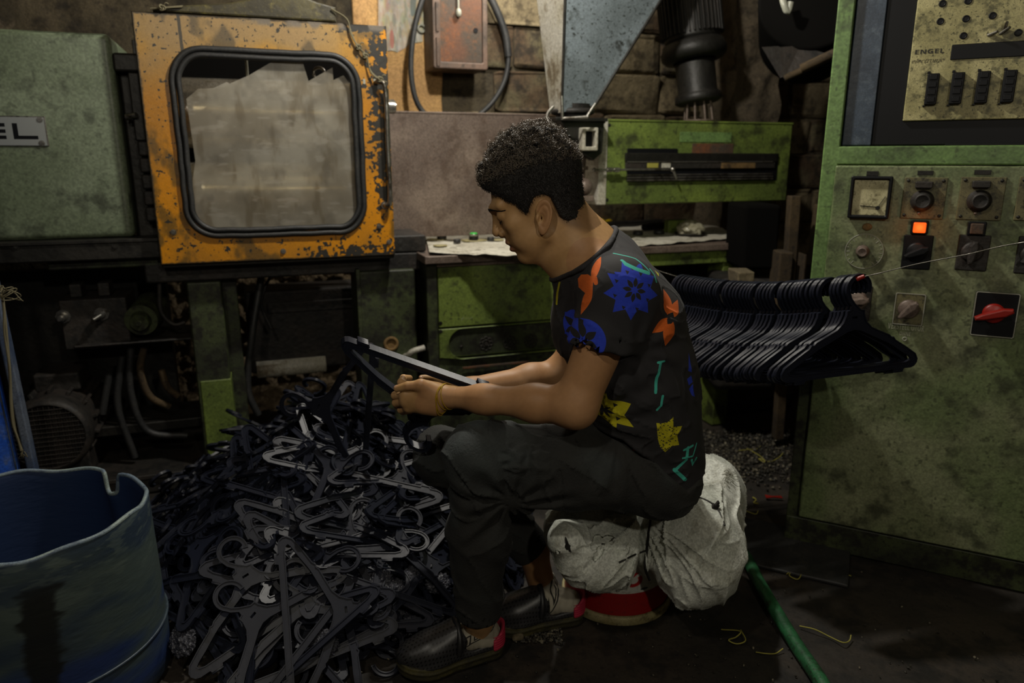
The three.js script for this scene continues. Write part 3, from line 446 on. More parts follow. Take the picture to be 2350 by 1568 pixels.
{ // dark drum and bracket near the ceiling on the right
  const t = thing('extractor_drum', 'dark round extractor drum on a slanted bracket beside the pier', 'extractor');
  const c = at(1860, 60, -3.35);
  part('drum', [lathe([[0.001, -0.2], [0.2, -0.2], [0.215, -0.185], [0.215, 0.185], [0.2, 0.2], [0.001, 0.2]], 36).rotateX(Math.PI / 2 - 0.25).rotateY(-0.35).translate(c.x, c.y + 0.03, c.z)], M.black_dirt, t);
  part('skirt', (() => { const q = [at(1757, 110, -3.15), at(1835, 105, -3.15), at(1905, 125, -3.1), at(1800, 182, -3.1)]; const g = new THREE.BufferGeometry(); g.setAttribute('position', new THREE.BufferAttribute(new Float32Array([q[3], q[2], q[1], q[3], q[1], q[0]].flatMap((p) => [p.x, p.y, p.z])), 3)); g.computeVertexNormals(); const h = g.clone().translate(0, 0.01, -0.05); return [g, h]; })(), M.grimy_steel, t);
  part('bracket', [cyl(at(1800, 180, -3.08), at(1915, 128, -3.02), 0.014, 0.014, 6), cyl(at(1838, 158, -3.05), at(1915, 122, -3.0), 0.018, 0.018, 6)], M.old_wood, t);
  part('hanger_hook', tube([at(1795, -10, -3.1), at(1800, 12, -3.08), at(1808, 28, -3.08), at(1815, 5, -3.08)], 0.014, 12, 6), M.pale_plastic, t);
  settle(t);
}
{ // rusty box, cable loop, torn paper on the wall
  const t = MF.thing('electrical_box', 'rusty metal electrical box hung on the stone wall', 'electrical box');
  const w = -0.58, [s0, y0] = ms(994, 157, w), [s1] = ms(1118, 157, w), y1 = y0 + 0.62;
  part('case', bx(s0, s1, y0, y1, -0.74, w, 0.01), M.rust_trim, t);
  const fr = rrect(s0, y0, s1, y1, 0.012); fr.holes.push(rrect(s0 + 0.035, y0 + 0.03, s1 - 0.024, y1 - 0.03, 0.006, true));
  part('door_frame', ext(fr, 0.018, 0.005, 2).translate(0, 0, w - 0.004), M.rust_trim, t);
  const d = part('door_panel', bx(s0 + 0.034, s1 - 0.023, y0 + 0.03, y1 - 0.03, w - 0.01, w + 0.003, 0.003), M.rust, t, 'rust-streaked door panel');
  const [ks, ky] = ms(1091, 70, w); part('keyhole', cyl(V(ks, ky, w), V(ks, ky, w + 0.006), 0.011, 0.011, 16), M.black_plastic, d);
  for (const py of [40, 120]) { const [hs, hy] = ms(1000, py, w); part('hinge', cyl(V(s0 + 0.02, hy - 0.06, w + 0.012), V(s0 + 0.02, hy + 0.06, w + 0.012), 0.009, 0.009, 10), M.rust_trim, t); }
  { const [a, b] = ms(1053, 22, w + 0.02); part('pull_cord', [cyl(V(a, b, w + 0.014), V(a, b + 0.3, w + 0.014), 0.004, 0.004, 8), new THREE.SphereGeometry(0.013, 14, 10).scale(1, 1.5, 1).translate(a, b - 0.012, w + 0.016)], M.pale_plastic, t); }
  settle(t);
  const h = MF.thing('cable_loop', 'thick dark cable hanging in a wide loop round the rusty box', 'cable');
  const P = [[985, -40], [962, 20], [948, 85], [943, 150], [948, 205], [962, 245], [990, 275], [1040, 290], [1090, 270], [1130, 235], [1158, 185], [1167, 130], [1160, 80], [1140, 25], [1118, -20]].map(([a, b], i) => { const ww = -0.60 - 0.08 * (i > 6) ; const [s, y] = ms(a, b, ww); return V(s, y, ww); });
  part('cable', tube(P, 0.0125, 120, 10), M.rubber, h);
  part('sleeve', tube(P.slice(11), 0.018, 40, 10), M.rubber, h);
  part('clip', (() => { const [s, y] = ms(972, 62, -0.7); return new THREE.TorusGeometry(0.016, 0.005, 8, 20).translate(s, y, -0.74); })(), M.pale_plastic, h);
  settle(h);
  const c = document.createElement('canvas'); c.width = 512; c.height = 512; const x = c.getContext('2d');
  x.fillStyle = '#c3bdaf'; x.fillRect(0, 0, 512, 512);
  for (let k = 0; k < 900; k++) { const cc = ['#b98f62', '#8f9a8e', '#d6d2c6', '#b5837a', '#9aa4b0', '#a88d78', '#5f6b66', '#b8ad5a'][Math.floor(rnd() * 8)]; x.globalAlpha = rr(0.05, 0.3); x.fillStyle = cc; x.beginPath(); x.ellipse(rr(0, 512), rr(0, 512), rr(4, 26), rr(8, 60), 0, 0, 7); x.fill(); }
  x.globalAlpha = 0.7; x.fillStyle = '#5d6f6c'; x.beginPath(); x.ellipse(310, 200, 26, 80, 0.1, 0, 7); x.fill(); x.fillStyle = '#b9ab3e'; x.beginPath(); x.ellipse(330, 330, 30, 34, 0, 0, 7); x.fill(); x.fillStyle = '#b4655c'; x.beginPath(); x.ellipse(120, 430, 18, 60, 0, 0, 7); x.fill();
  const tx = new THREE.CanvasTexture(c); tx.colorSpace = THREE.SRGBColorSpace;
  const q = [[868, -60], [1000, -60], [972, 60], [970, 96], [955, 98], [940, 100], [930, 110], [912, 120], [900, 116], [880, 118], [868, 112]].map(([a, b]) => ms(a, b, -0.755));
  const g = ext(poly(q), 0.002).translate(0, 0, -0.757), gp = g.attributes.position, gu = g.attributes.uv; let mx = 9, Mx = -9, my = 9, My = -9;
  for (const [a, b] of q) { mx = Math.min(mx, a); Mx = Math.max(Mx, a); my = Math.min(my, b); My = Math.max(My, b); }
  for (let i = 0; i < gp.count; i++) { gu.setXY(i, (gp.getX(i) - mx) / (Mx - mx), (gp.getY(i) - my) / (My - my)); gp.setZ(i, gp.getZ(i) + 0.004 * n2(gp.getX(i) * 12, gp.getY(i) * 12)); }
  const tp = solo('torn_paper', keep(g), new THREE.MeshPhysicalMaterial({ name: 'faded_print', map: tx, roughness: 0.8 }), 'faded torn paper peeling off the ochre plaster', 'poster'); MF.put(tp); settleMesh(tp);
}
// ---------------------------------------------------------------- base cabinet with its table top and what lies on it
const printed = (name, w, h, draw, o = {}) => { const c = document.createElement('canvas'); c.width = w; c.height = h; const x = c.getContext('2d'); x.clearRect(0, 0, w, h); draw(x); const t = new THREE.CanvasTexture(c); t.colorSpace = THREE.SRGBColorSpace; return new THREE.MeshPhysicalMaterial({ name, map: t, transparent: true, roughness: 0.6, ...o }); };
const TY = 0.864;
{
  const t = MF.thing('base_cabinet', 'green machine base cabinet with a paper-covered table top and valve recess', 'cabinet');
  const w = 0.10;
  part('table_top', [bx(1.085, 2.53, 0.838, 0.858, -0.32, 0.125, 0.004), bx(1.085, 2.53, 0.832, 0.862, 0.112, 0.128, 0.004), bx(1.08, 1.092, 0.832, 0.863, -0.32, 0.128, 0.003)], M.plate_steel, t);
  part('rail', [bx(1.75, 2.53, 0.775, 0.838, 0.08, 0.11, 0.004), bx(2.44, 2.52, 0.0, 0.78, -0.02, 0.1, 0.006), bx(2.40, 2.52, 0.858, 0.93, -0.35, -0.31, 0.004)], M.paint_green, t);
  part('carcass', [bx(1.09, 1.9, 0.07, 0.835, -0.5, w - 0.012, 0.006), bx(1.09, 1.132, 0.07, 0.83, -0.1, w, 0.004)], M.frame_green, t);
  const [, ys] = ms(1100, 748, w);
  part('door', [bx(1.135, 1.89, ys + 0.003, 0.815, w - 0.02, w, 0.005)], M.paint_green, t);
  part('door_lip', bx(1.13, 1.89, 0.815, 0.832, w - 0.03, w + 0.006, 0.004), M.plate_steel, t);
  const [r0, rb] = ms(1032, 826, w), [, rt] = ms(1070, 755, w), rh = (rt - rb) / 2;
  const lower = poly([[1.135, 0.45], [1.89, 0.45], [1.89, ys - 0.003], [1.135, ys - 0.003]]); lower.holes.push(rrect(r0, rb, r0 + 0.56, rt, rh * 0.98, true));
  part('valve_panel', ext(lower, 0.02, 0.003, 1, 16).translate(0, 0, w - 0.02), M.paint_green, t);
  const rec = part('valve_recess', bx(r0 - 0.01, r0 + 0.6, rb - 0.01, rt + 0.01, w - 0.08, w - 0.06, 0.002), M.dark_steel, t);
  for (const px of [1114, 1168, 1217]) {
    const [s, y] = ms(px, 788 - (px - 1114) * 0.06, w - 0.02), g = [];
    for (let k = 0; k < 8; k++) { const a = k / 8 * Math.PI * 2; g.push(new THREE.TorusGeometry(0.0075, 0.0028, 6, 14).translate(s + 0.021 * Math.cos(a), y + 0.021 * Math.sin(a), w - 0.012)); }
    g.push(cyl(V(s, y, w - 0.06), V(s, y, w - 0.006), 0.008, 0.008, 10), new THREE.TorusGeometry(0.015, 0.003, 6, 24).translate(s, y, w - 0.012));
    part('valve_wheel', g, M.grimy_steel, rec);
  }
  { const [s, y] = ms(1060, 795, w - 0.03); part('valve_stem', [cyl(V(s, y, w - 0.06), V(s, y, w - 0.02), 0.012, 0.009, 10), cyl(V(s, y, w - 0.02), V(s - 0.01, y + 0.008, w - 0.005), 0.005, 0.004, 8)], M.grimy_steel, rec); }
  { const [s0, y0] = ms(1062, 848, w + 0.002), [s1, y1] = ms(1215, 828, w + 0.002); part('rust_strip', bx(s0, s1, y0, y1, w - 0.002, w + 0.004, 0.002), M.rust, t); }
  for (const [px, py] of [[1011, 742], [1011, 761], [1006, 608]]) { const [s, y] = ms(px, py, w); part('rivet', bolt(s, y, w, 0.005, 0.003), M.dark_steel, t); }
  { const [s, y] = ms(1071, 731, w); part('scratched_mark', flat(s - 0.03, s + 0.03, y - 0.012, y + 0.012, w + 0.0006), printed('scratch_print', 128, 48, (x) => { x.strokeStyle = '#8f9c70'; x.lineWidth = 4; x.beginPath(); x.moveTo(18, 40); x.quadraticCurveTo(30, 4, 44, 10); x.moveTo(14, 24); x.lineTo(46, 22); x.moveTo(56, 34); x.quadraticCurveTo(60, 16, 72, 18); x.moveTo(78, 34); x.lineTo(84, 16); x.moveTo(92, 32); x.quadraticCurveTo(110, 10, 116, 24); x.stroke(); }), t); }
  settle(t);
}
const onTable = (px, py, y = TY) => onFloor(px, py, y);
{ // papers on the table
  const sheet = (corners, label) => {
    const [a, b, c, d] = corners.map(([x, y]) => onTable(x, y, TY)), N = 40, Q = 12, pos = [], idx = [];
    for (let j = 0; j <= Q; j++) for (let i = 0; i <= N; i++) { const u = i / N, v = j / Q, e = (j === 0 || j === Q ? 1 : 0) * 0.006 * n2(u * 14, j + a.x * 5), p = a.clone().lerp(b, u).lerp(d.clone().lerp(c, u), v); pos.push(p.x, p.y + 0.0045 + 0.004 * n2(p.x * 11, p.z * 11), p.z + e); }
    for (let j = 0; j < Q; j++) for (let i = 0; i < N; i++) { const o = j * (N + 1) + i; idx.push(o, o + 1, o + N + 2, o, o + N + 2, o + N + 1); }
    const g = new THREE.BufferGeometry(); g.setAttribute('position', new THREE.BufferAttribute(new Float32Array(pos), 3)); g.setIndex(idx); g.computeVertexNormals();
    const h = g.clone().translate(0, -0.0015, 0);
    return settleMesh(solo('paper_sheet', [g, h], M.paper, label, 'paper'));
  };
  sheet([[986, 583], [1262, 592], [1250, 532], [976, 541]], 'stained white paper under the green push buttons');
  sheet([[1340, 577], [1692, 548], [1628, 505], [1352, 512]], 'stained white paper under the black discs beside the young man');
  const pad = (px, py, r, label, k) => { const c = onTable(px, py, TY + 0.007), s = new THREE.Shape(); for (let i = 0; i <= 22; i++) { const a = i / 22 * Math.PI * 2, q = r * (1 + 0.16 * n2(Math.cos(a) * 1.5 + k * 5, Math.sin(a) * 1.5)); s[i ? 'lineTo' : 'moveTo'](q * Math.cos(a), q * 0.8 * Math.sin(a)); } const m = solo('plastic_flap', ext(s, 0.005, 0.0015).rotateX(-Math.PI / 2), M.wood, label, 'scrap'); m.position.copy(c); };
  mat('flap', { roughness: 0.6 }, { base: 0xa59c74, tone: 0x93895f, dirt: 0x5a5238, metres: 0.2, s: 274 }); M.wood_keep = M.wood; M.wood = M.flap;
  pad(1003, 551, 0.045, 'yellowish scrap flap under the left green push button', 1); pad(1087, 553, 0.055, 'yellowish scrap flap under the right green push button', 2); pad(1142, 552, 0.03, 'small beige scrap by the young man\'s nose', 3); pad(1010, 565, 0.03, 'thin curled scrap in front of the left push button', 4);
  M.wood = M.wood_keep;
  mat('button_green', { roughness: 0.3, color: 0x35c04a }); mat('button_teal', { roughness: 0.35, color: 0x3d9a78 });
  const button = (px, py, m, label) => { const t = thing('push_button', label, 'push button'); t.position.copy(onTable(px, py, TY + 0.012)); part('body', lathe([[0.001, 0], [0.02, 0], [0.021, 0.004], [0.021, 0.018], [0.019, 0.021], [0.001, 0.021]], 22), M.dark_steel, t); part('collar', lathe([[0.017, 0.017], [0.0225, 0.018], [0.0225, 0.024], [0.0185, 0.027], [0.016, 0.024]], 22), M.bright_steel, t); part('cap', lathe([[0.0165, 0.02], [0.0165, 0.029], [0.014, 0.032], [0.001, 0.0325]], 22), m, t, 'green cap'); };
  button(1014, 549, M.button_teal, 'left push button with a dull green cap'); button(1087, 551, M.button_green, 'right push button with a bright green cap');
  const puck = (px, py, label, r = 0.02) => { const m = solo('black_disc', lathe([[0.001, 0], [r * 0.95, 0], [r, 0.003], [r, 0.013], [r * 0.9, 0.017], [r * 0.6, 0.0165], [r * 0.5, 0.014], [0.001, 0.014]], 20), M.rubber, label, 'disc'); m.position.copy(onTable(px, py, TY + 0.007)); };
  puck(1049, 558, 'flat dark disc between the two green push buttons', 0.016); puck(1126, 553, 'flat dark disc right of the bright green push button', 0.016);
  puck(1418, 542, 'black disc on the paper, nearest the young man\'s shoulder', 0.024); puck(1464, 539, 'black disc on the paper, middle of the three', 0.024); puck(1512, 537, 'black disc on the paper, beside the wrapped dish', 0.026);
  { const t = thing('tape_roll', 'pale roll of tape behind the young man\'s neck', 'tape'); t.position.copy(onTable(1371, 532, TY + 0.006)); part('ring', lathe([[0.016, 0], [0.028, 0], [0.029, 0.004], [0.029, 0.016], [0.026, 0.02], [0.018, 0.02], [0.016, 0.016], [0.016, 0]], 26), M.pale_plastic, t); }
  { const t = thing('torch', 'black torch with a steel ring lying behind the discs', 'torch'), a = onTable(1478, 522, TY + 0.026), b = onTable(1548, 514, TY + 0.026), q = (k) => a.clone().lerp(b, k); part('barrel', [cyl(q(0.0), q(0.18), 0.017, 0.019, 16), cyl(q(0.18), q(0.6), 0.019, 0.019, 16), cyl(q(0.86), q(1.0), 0.02, 0.018, 16)], M.black_plastic, t); part('ring', [cyl(q(0.6), q(0.72), 0.0205, 0.0205, 18), cyl(q(0.74), q(0.86), 0.022, 0.022, 18)], M.bright_steel, t); settle(t); }
  { const t = thing('wrapped_dish', 'crumpled clear plastic bag heaped in a shallow dish', 'dish'); t.position.copy(onTable(1584, 541, TY + 0.005));
    part('dish', lathe([[0.001, 0], [0.055, 0], [0.075, 0.01], [0.077, 0.013], [0.06, 0.007], [0.001, 0.006]], 30), M.dark_steel, t);
    const g = new THREE.IcosahedronGeometry(0.06, 5), p = g.attributes.position; for (let i = 0; i < p.count; i++) { const v = V(p.getX(i), p.getY(i), p.getZ(i)), d = 1 + 0.35 * (1 - 2 * Math.abs(n3(v.x * 22, v.y * 22, v.z * 22))) * 0.7; p.setXYZ(i, v.x * d * 0.95, Math.max(0.004, 0.03 + v.y * d * 0.62), v.z * d * 0.9); } const gg = mergeVertices(std(g)); gg.computeVertexNormals();
    part('plastic_bag', gg, new THREE.MeshPhysicalMaterial({ name: 'cloudy_film', color: 0xb5b096, roughness: 0.3, transmission: 0.35, thickness: 0 }), t); }
  { const t = thing('yellow_tool', 'small bent yellow tool lying behind the table papers', 'tool'); const a = onTable(1372, 497, TY + 0.05), b = onTable(1388, 512, TY + 0.03), c = onTable(1408, 510, TY + 0.02); mat('yellow', { roughness: 0.4, color: 0xd0b010 }); part('shank', tube([a, a.clone().lerp(b, 0.6), b], 0.009, 16, 10), M.yellow, t); part('grip', [tube([b, b.clone().lerp(c, 0.5).add(V(0, 0.006, 0)), c], 0.012, 16, 10), new THREE.SphereGeometry(0.013, 14, 10).translate(c.x, c.y, c.z)], M.yellow, t); settle(t); }
  { const t = thing('steel_bar', 'dark bar lying along the back of the table', 'bar'); part('bar', cyl(onTable(1385, 517, TY + 0.02), onTable(1600, 503, TY + 0.02), 0.016, 0.014, 12), M.dark_steel, t); settle(t); }
}
{ // timber and stones in the dark corner
  const tb = (name, px0, py0, px1, py1, z, d, m, label, cat, rot = 0) => { const a = at(px0, py1, z), b = at(px1, py0, z), w = Math.abs(b.x - a.x), y0 = Math.min(a.y, b.y), h = Math.abs(b.y - a.y), g = new RoundedBoxGeometry(w, h, d, 3, Math.min(w, h, d) * 0.12), p = g.attributes.position; for (let i = 0; i < p.count; i++) { const x = p.getX(i), y = p.getY(i), zz = p.getZ(i), q = 0.006 * n3(x * 9 + px0, y * 9, zz * 9); p.setXYZ(i, x + q, y, zz + q); } const o = solo(name, g.translate(0, h / 2, 0), m, label, cat); o.position.set((a.x + b.x) / 2, y0, z - d / 2); o.rotation.z = rot; };
  tb('timber_board', 1798, 450, 1830, 1010, -2.95, 0.05, M.old_wood, 'tall dark plank leaning in the corner by the green cabinet', 'plank', 0.02);
  tb('timber_board', 1842, 470, 1872, 1000, -3.05, 0.05, M.old_wood, 'plank in the corner, closest to the green cabinet column', 'plank', -0.01);
  tb('timber_block', 1768, 580, 1822, 860, -2.9, 0.12, M.old_wood, 'upright ochre timber block beyond the strung hangers', 'timber');
  tb('timber_block', 1826, 585, 1850, 860, -2.88, 0.1, M.old_wood, 'narrow upright timber block beside the ochre block', 'timber');
  tb('dark_crate', 1700, 470, 1796, 620, -3.0, 0.25, M.black_dirt, 'dark boxy crate in the shadow behind the machine', 'crate');
  tb('stone_lump', 1690, 625, 1735, 655, -2.75, 0.12, M.stone, 'loose grey stone below the dark crate', 'stone');
  tb('scrap_stack', 1640, 640, 1840, 900, -3.0, 0.3, M.grimy_steel, 'heap of dark scrap behind the strung hangers', 'scrap');
}

// ---------------------------------------------------------------- control cabinet
{
  const t = CF.thing('control_cabinet', 'tall green control cabinet with grimy dials, switches and a red main switch', 'control cabinet');
  const X1 = 0.98;
  part('carcass', [bx(0.0, X1, 0.0, 1.25, -0.45, -0.012, 0.004), bx(0.0, X1, 1.25, 2.05, -0.45, -0.045, 0.004)], M.frame_green, t);
  part('frame', [bx(-0.004, 0.040, 0.86, 2.05, -0.45, 0, 0.005), bx(0.03, X1, 1.205, 1.256, -0.1, 0, 0.005), bx(X1 - 0.03, X1 + 0.004, 0.0, 2.05, -0.45, 0, 0.005), bx(-0.004, X1, 2.02, 2.06, -0.45, 0, 0.005)], M.cabinet_green, t);
  part('base_rail', [bx(-0.004, X1, 0.0, 0.092, -0.45, 0.0, 0.004), bx(-0.004, 0.028, 0.0, 0.87, -0.45, -0.002, 0.004)], M.frame_green, t);
  part('door', [bx(0.034, X1 - 0.035, 0.1, 1.203, -0.01, 0.012, 0.006, 2)], M.panel_green, t);
  // upper recess
  mat('blue_grey', { roughness: 0.4, bumpMap: BUMP.fine, bumpScale: 0.0004 }, { base: 0x3a4654, tone: 0x2b3542, dirt: 0x4f5a64, metres: 0.4, s: 284 });
  mat('cream_plate', { roughness: 0.5 }, { base: 0xb0a878, tone: 0x958e60, dirt: 0x37361f, metres: 0.3, s: 294, dirtAt: 0.55, specks: 0.9, dirtMax: 0.7 });
  const w = -0.012, b = (x0, y1, x1, y0, ww) => { const [p, q] = cs(x0, y0, ww), [r, s] = cs(x1, y1, ww); return [p, r, q, s]; };
  part('side_strip', bx(0.043, 0.118, 1.258, 2.02, -0.06, -0.016, 0.003), M.blue_grey, t);
  part('black_surround', [bx(0.118, X1 - 0.03, 1.258, 2.02, -0.06, -0.022, 0.003), bx(0.3, X1 - 0.03, 1.256, 1.262, -0.03, -0.006, 0.001)], M.black_plastic, t);
  const plate = part('instrument_plate', bx(0.190, X1 - 0.08, 1.322, 1.9, -0.03, w, 0.003), M.cream_plate, t, 'dirty cream instrument plate');
  { const [s] = b(2183, 0, 2350, 0, w); }
  { const [x0, x1, y0, y1] = b(2180, 93, 2349, 138, w); part('display_window', [bx(x0, x1 + 0.2, y0, y1, w - 0.004, w + 0.003, 0.002)], M.black_plastic, plate); }
  for (let k = 0; k < 6; k++) {
    const s0 = 0.236 + k * 0.0575, y0 = 1.362, y1 = 1.442;
    part('thumbwheel', [bx(s0, s0 + 0.029, y0, y1, w, w + 0.016, 0.003), bx(s0 - 0.001, s0 + 0.006, y1, y1 + 0.006, w, w + 0.01, 0.001), bx(s0 - 0.003, s0 + 0.004, y0 - 0.004, y0, w, w + 0.01, 0.001), ...Array.from({ length: 4 }, (_, j) => bx(s0 + 0.005, s0 + 0.024, y0 + 0.006 + j * 0.019, y0 + 0.02 + j * 0.019, w + 0.012, w + 0.0185, 0.002))], M.black_plastic, plate);
  }
  for (const [px, py] of [[2158, 49], [2217, 43], [2278, 36], [2211, 82], [2163, 8], [2222, 2], [2337, 75]]) { const [s, y] = cs(px, py, w); part('lamp_hole', [new THREE.TorusGeometry(0.007, 0.0022, 6, 16).translate(s, y, w), cyl(V(s, y, w - 0.002), V(s, y, w + 0.001), 0.0065, 0.0065, 12)], M.black_plastic, plate); }
  for (const [x0, y0, x1, y1] of [[2270, 80, 2290, 72], [2298, 76, 2318, 62], [2305, 70, 2312, 50]]) { const [a, c] = cs(x0, y0, w + 0.01), [d, e] = cs(x1, y1, w + 0.025); part('toggle', cyl(V(a, c, w), V(d, e, w + 0.022), 0.005, 0.0035, 10), M.bright_steel, plate); }
  { const [x0, x1, y0, y1] = b(2096, 108, 2172, 127, w); part('lettering', flat(x0, x1, y0, y1, w + 0.0006), printed('plate_print', 256, 64, (x) => { x.fillStyle = '#1b1a14'; x.font = 'bold 60px sans-serif'; x.textBaseline = 'middle'; x.save(); x.scale(256 / (x.measureText('ENGEL').width + 12), 1); x.fillText('ENGEL', 4, 34); x.restore(); }), plate); }
  { const [x0, x1, y0, y1] = b(2086, 128, 2172, 150, w); part('lettering', flat(x0, x1, y0, y1, w + 0.0006), printed('script_print', 256, 64, (x) => { x.fillStyle = '#2a2415'; x.font = 'italic 46px serif'; x.textBaseline = 'middle'; x.save(); x.transform(1, 0, -0.25, 1, 22, 0); x.scale(226 / x.measureText('electronic').width, 1); x.fillText('electronic', 0, 32); x.restore(); }), plate); }
  // door instruments
  const dw = 0.012;
  { const [x0, x1, y0, y1] = b(1944, 405, 2051, 500, dw + 0.015), m = part('meter', (() => { const s = rrect(x0, y0, x1, y1, 0.004); s.holes.push(rrect(x0 + 0.009, y0 + 0.009, x1 - 0.009, y1 - 0.009, 0.003, true)); return [ext(s, 0.022, 0.003).translate(0, 0, dw), bx(x0 + 0.005, x1 - 0.005, y0 + 0.005, y1 - 0.005, dw - 0.002, dw + 0.006, 0.001)]; })(), M.black_plastic, t, 'square needle meter');
    part('meter_face', bx(x0 + 0.009, x1 - 0.009, y0 + 0.009, y1 - 0.009, dw + 0.004, dw + 0.012, 0.001), mat('meter_card', { roughness: 0.5 }, { base: 0xc2bb92, tone: 0xa9a27a, dirt: 0x5a5438, metres: 0.15, s: 296, specks: 0.5 }), m);
    part('needle', [cyl(V(x0 + 0.03, y0 + 0.035, dw + 0.0135), V(x1 - 0.03, y0 + 0.032, dw + 0.0135), 0.0012, 0.0012, 6), cyl(V(x1 - 0.03, y0 + 0.03, dw + 0.012), V(x1 - 0.03, y0 + 0.03, dw + 0.017), 0.006, 0.005, 14), cyl(V(x1 - 0.028, y0 + 0.036, dw + 0.0135), V(x1 - 0.014, y0 + 0.062, dw + 0.0135), 0.001, 0.001, 6)], M.dark_steel, m); }
  for (const [x0, y1, x1, y0, cx, cy] of [[2065, 408, 2177, 501, 2117, 462], [2193, 407, 2312, 504, 2249, 462], [2325, 406, 2440, 506, 2385, 462]]) {
    const [a, c, d, e] = b(x0, y1, x1, y0, dw + 0.006), [kx, ky] = cs(cx, cy, dw + 0.03);
    const p = part('timer_unit', bx(a, c, d, e, dw - 0.002, dw + 0.006, 0.002), M.grimy_cream || mat('grimy_cream', { roughness: 0.55 }, { base: 0x6d6746, tone: 0x585439, dirt: 0x24221a, metres: 0.2, s: 304, dirtAt: 0.55, specks: 0.8 }), t);
    part('timer_knob', lathe([[0.001, 0], [0.029, 0], [0.029, 0.006], [0.023, 0.012], [0.021, 0.034], [0.019, 0.038], [0.015, 0.0385], [0.014, 0.035], [0.001, 0.035]], 28).rotateX(Math.PI / 2).translate(kx, ky, dw + 0.006), M.grimy_steel, p);
    part('timer_key', bx(kx - 0.022, kx + 0.020, ky + 0.034, ky + 0.052, dw + 0.004, dw + 0.024, 0.003), M.grimy_steel, p);
    part('stop_pin', new THREE.SphereGeometry(0.0045, 12, 8).translate(kx - 0.004, ky - 0.033, dw + 0.008), M.plate_steel, p);
    for (const [sx, sy] of [[a + 0.01, e - 0.009], [c - 0.01, e - 0.009], [a + 0.01, d + 0.009], [c - 0.01, d + 0.009]]) part('screw', new THREE.SphereGeometry(0.0045, 10, 8).scale(1, 1, 0.5).translate(sx, sy, dw + 0.006), M.dark_steel, p);
    part('tag_plate', bx(kx - 0.02, kx + 0.018, e + 0.006, e + 0.018, dw - 0.002, dw + 0.0025, 0.001), M.dark_steel, p);
  }
  { const [x0, x1, y0, y1] = b(1988, 393, 2017, 404, dw); part('tag_plate', bx(x0, x1, y0, y1, dw - 0.002, dw + 0.0025, 0.001), M.dark_steel, t); }
  for (const [cx, cy, lit] of [[2111, 523, 1], [2243, 526, 0]]) { const [s, y] = cs(cx, cy, dw + 0.02), l = part('indicator', [bx(s - 0.022, s + 0.021, y - 0.019, y + 0.019, dw - 0.001, dw + 0.012, 0.003)], M.black_plastic, t, lit ? 'indicator with a glowing orange lens' : undefined); part('lens', bx(s - 0.016, s + 0.015, y - 0.014, y + 0.014, dw + 0.008, dw + 0.022, 0.003), lit ? M.orange_glow : M.rust, l); if (lit) { const pl = new THREE.PointLight(new THREE.Color(1, 0.25, 0.05), 0.004, 0, 2), q = CF.toWorld(s, y, dw + 0.035); pl.position.copy(q); pl.castShadow = true; pl.shadow.radius = 0.5; scene.add(pl); } }
  { const [s, y] = cs(1990, 521, dw); part('screw', [new THREE.SphereGeometry(0.011, 16, 10).scale(1.2, 1, 0.6).translate(s, y, dw)], M.wood, t); }
  { const [s, y] = cs(1983, 577, dw + 0.004), R = 0.05;
    const d = part('dial', [lathe([[0.001, 0], [R, 0], [R, 0.003], [R - 0.002, 0.004], [0.001, 0.004]], 40).rotateX(Math.PI / 2).translate(s, y, dw)], M.panel_green, t, 'round graduated dial');
    part('scale_mark', [new THREE.TorusGeometry(R - 0.0005, 0.0009, 6, 60).translate(s, y, dw + 0.004), ...Array.from({ length: 19 }, (_, k) => { const a = -0.9 + k / 18 * 4.9, r0 = R * (k % 3 ? 0.84 : 0.76); return cyl(V(s + r0 * Math.cos(a), y + r0 * Math.sin(a), dw + 0.0042), V(s + R * 0.93 * Math.cos(a), y + R * 0.93 * Math.sin(a), dw + 0.0042), 0.0008, 0.0008, 4); })], M.pale_plastic, d);
    part('dial_knob', [lathe([[0.001, 0], [0.0185, 0], [0.0185, 0.012], [0.016, 0.014], [0.013, 0.03], [0.011, 0.032], [0.0095, 0.0295], [0.001, 0.0295]], 10).rotateX(Math.PI / 2).translate(s - 0.004, y, dw + 0.003)], M.plate_steel, d); }
  const rotary = (x0, y1, x1, y0, cx, cy, ang, pm, km, label, outline, len = 0.032) => {
    const [a, c, d, e] = b(x0, y1, x1, y0, dw + 0.004), [kx, ky] = cs(cx, cy, dw + 0.025), p = part('rotary_switch', bx(a, c, d, e, dw - 0.002, dw + 0.007, 0.003), pm, t, label);
    if (outline) { const s = rrect(a, d, c, e, 0.005); s.holes.push(rrect(a + 0.0022, d + 0.0022, c - 0.0022, e - 0.0022, 0.004, true)); part('edge_line', ext(s, 0.0015).translate(0, 0, dw + 0.0065), M.pale_plastic, p); }
    const bar = ext(poly([[-len, -0.004], [-len * 0.6, -0.008], [len * 0.5, -0.011], [len * 0.95, -0.005], [len * 0.95, 0.005], [len * 0.5, 0.011], [-len * 0.6, 0.008], [-len, 0.004]]), 0.024, 0.004, 2).rotateZ(ang).translate(kx, ky, dw + 0.016);
    part('switch_handle', [lathe([[0.001, 0], [0.027, 0], [0.027, 0.006], [0.022, 0.014], [0.001, 0.016]], 28).rotateX(Math.PI / 2).translate(kx, ky, dw + 0.006), bar], km, p); return p;
  };
  
  rotary(2066, 541, 2144, 616, 2104, 580, 0.42, M.black_plastic, M.black_plastic, 'black rotary switch');
  rotary(2190, 541, 2276, 619, 2232, 580, 1.45, M.grimy_steel, M.grimy_steel, 'grey rotary switch');
  rotary(2325, 545, 2420, 627, 2372, 585, 0.8, M.grimy_steel, M.grimy_steel);
  rotary(1940, 657, 2004, 733, 1968, 692, 0.2, M.grimy_steel, M.plate_steel);
  rotary(2047, 676, 2126, 743, 2085, 712, 0.85, M.grimy_cream, M.plate_steel, 'switch plate with a pale outline', true);
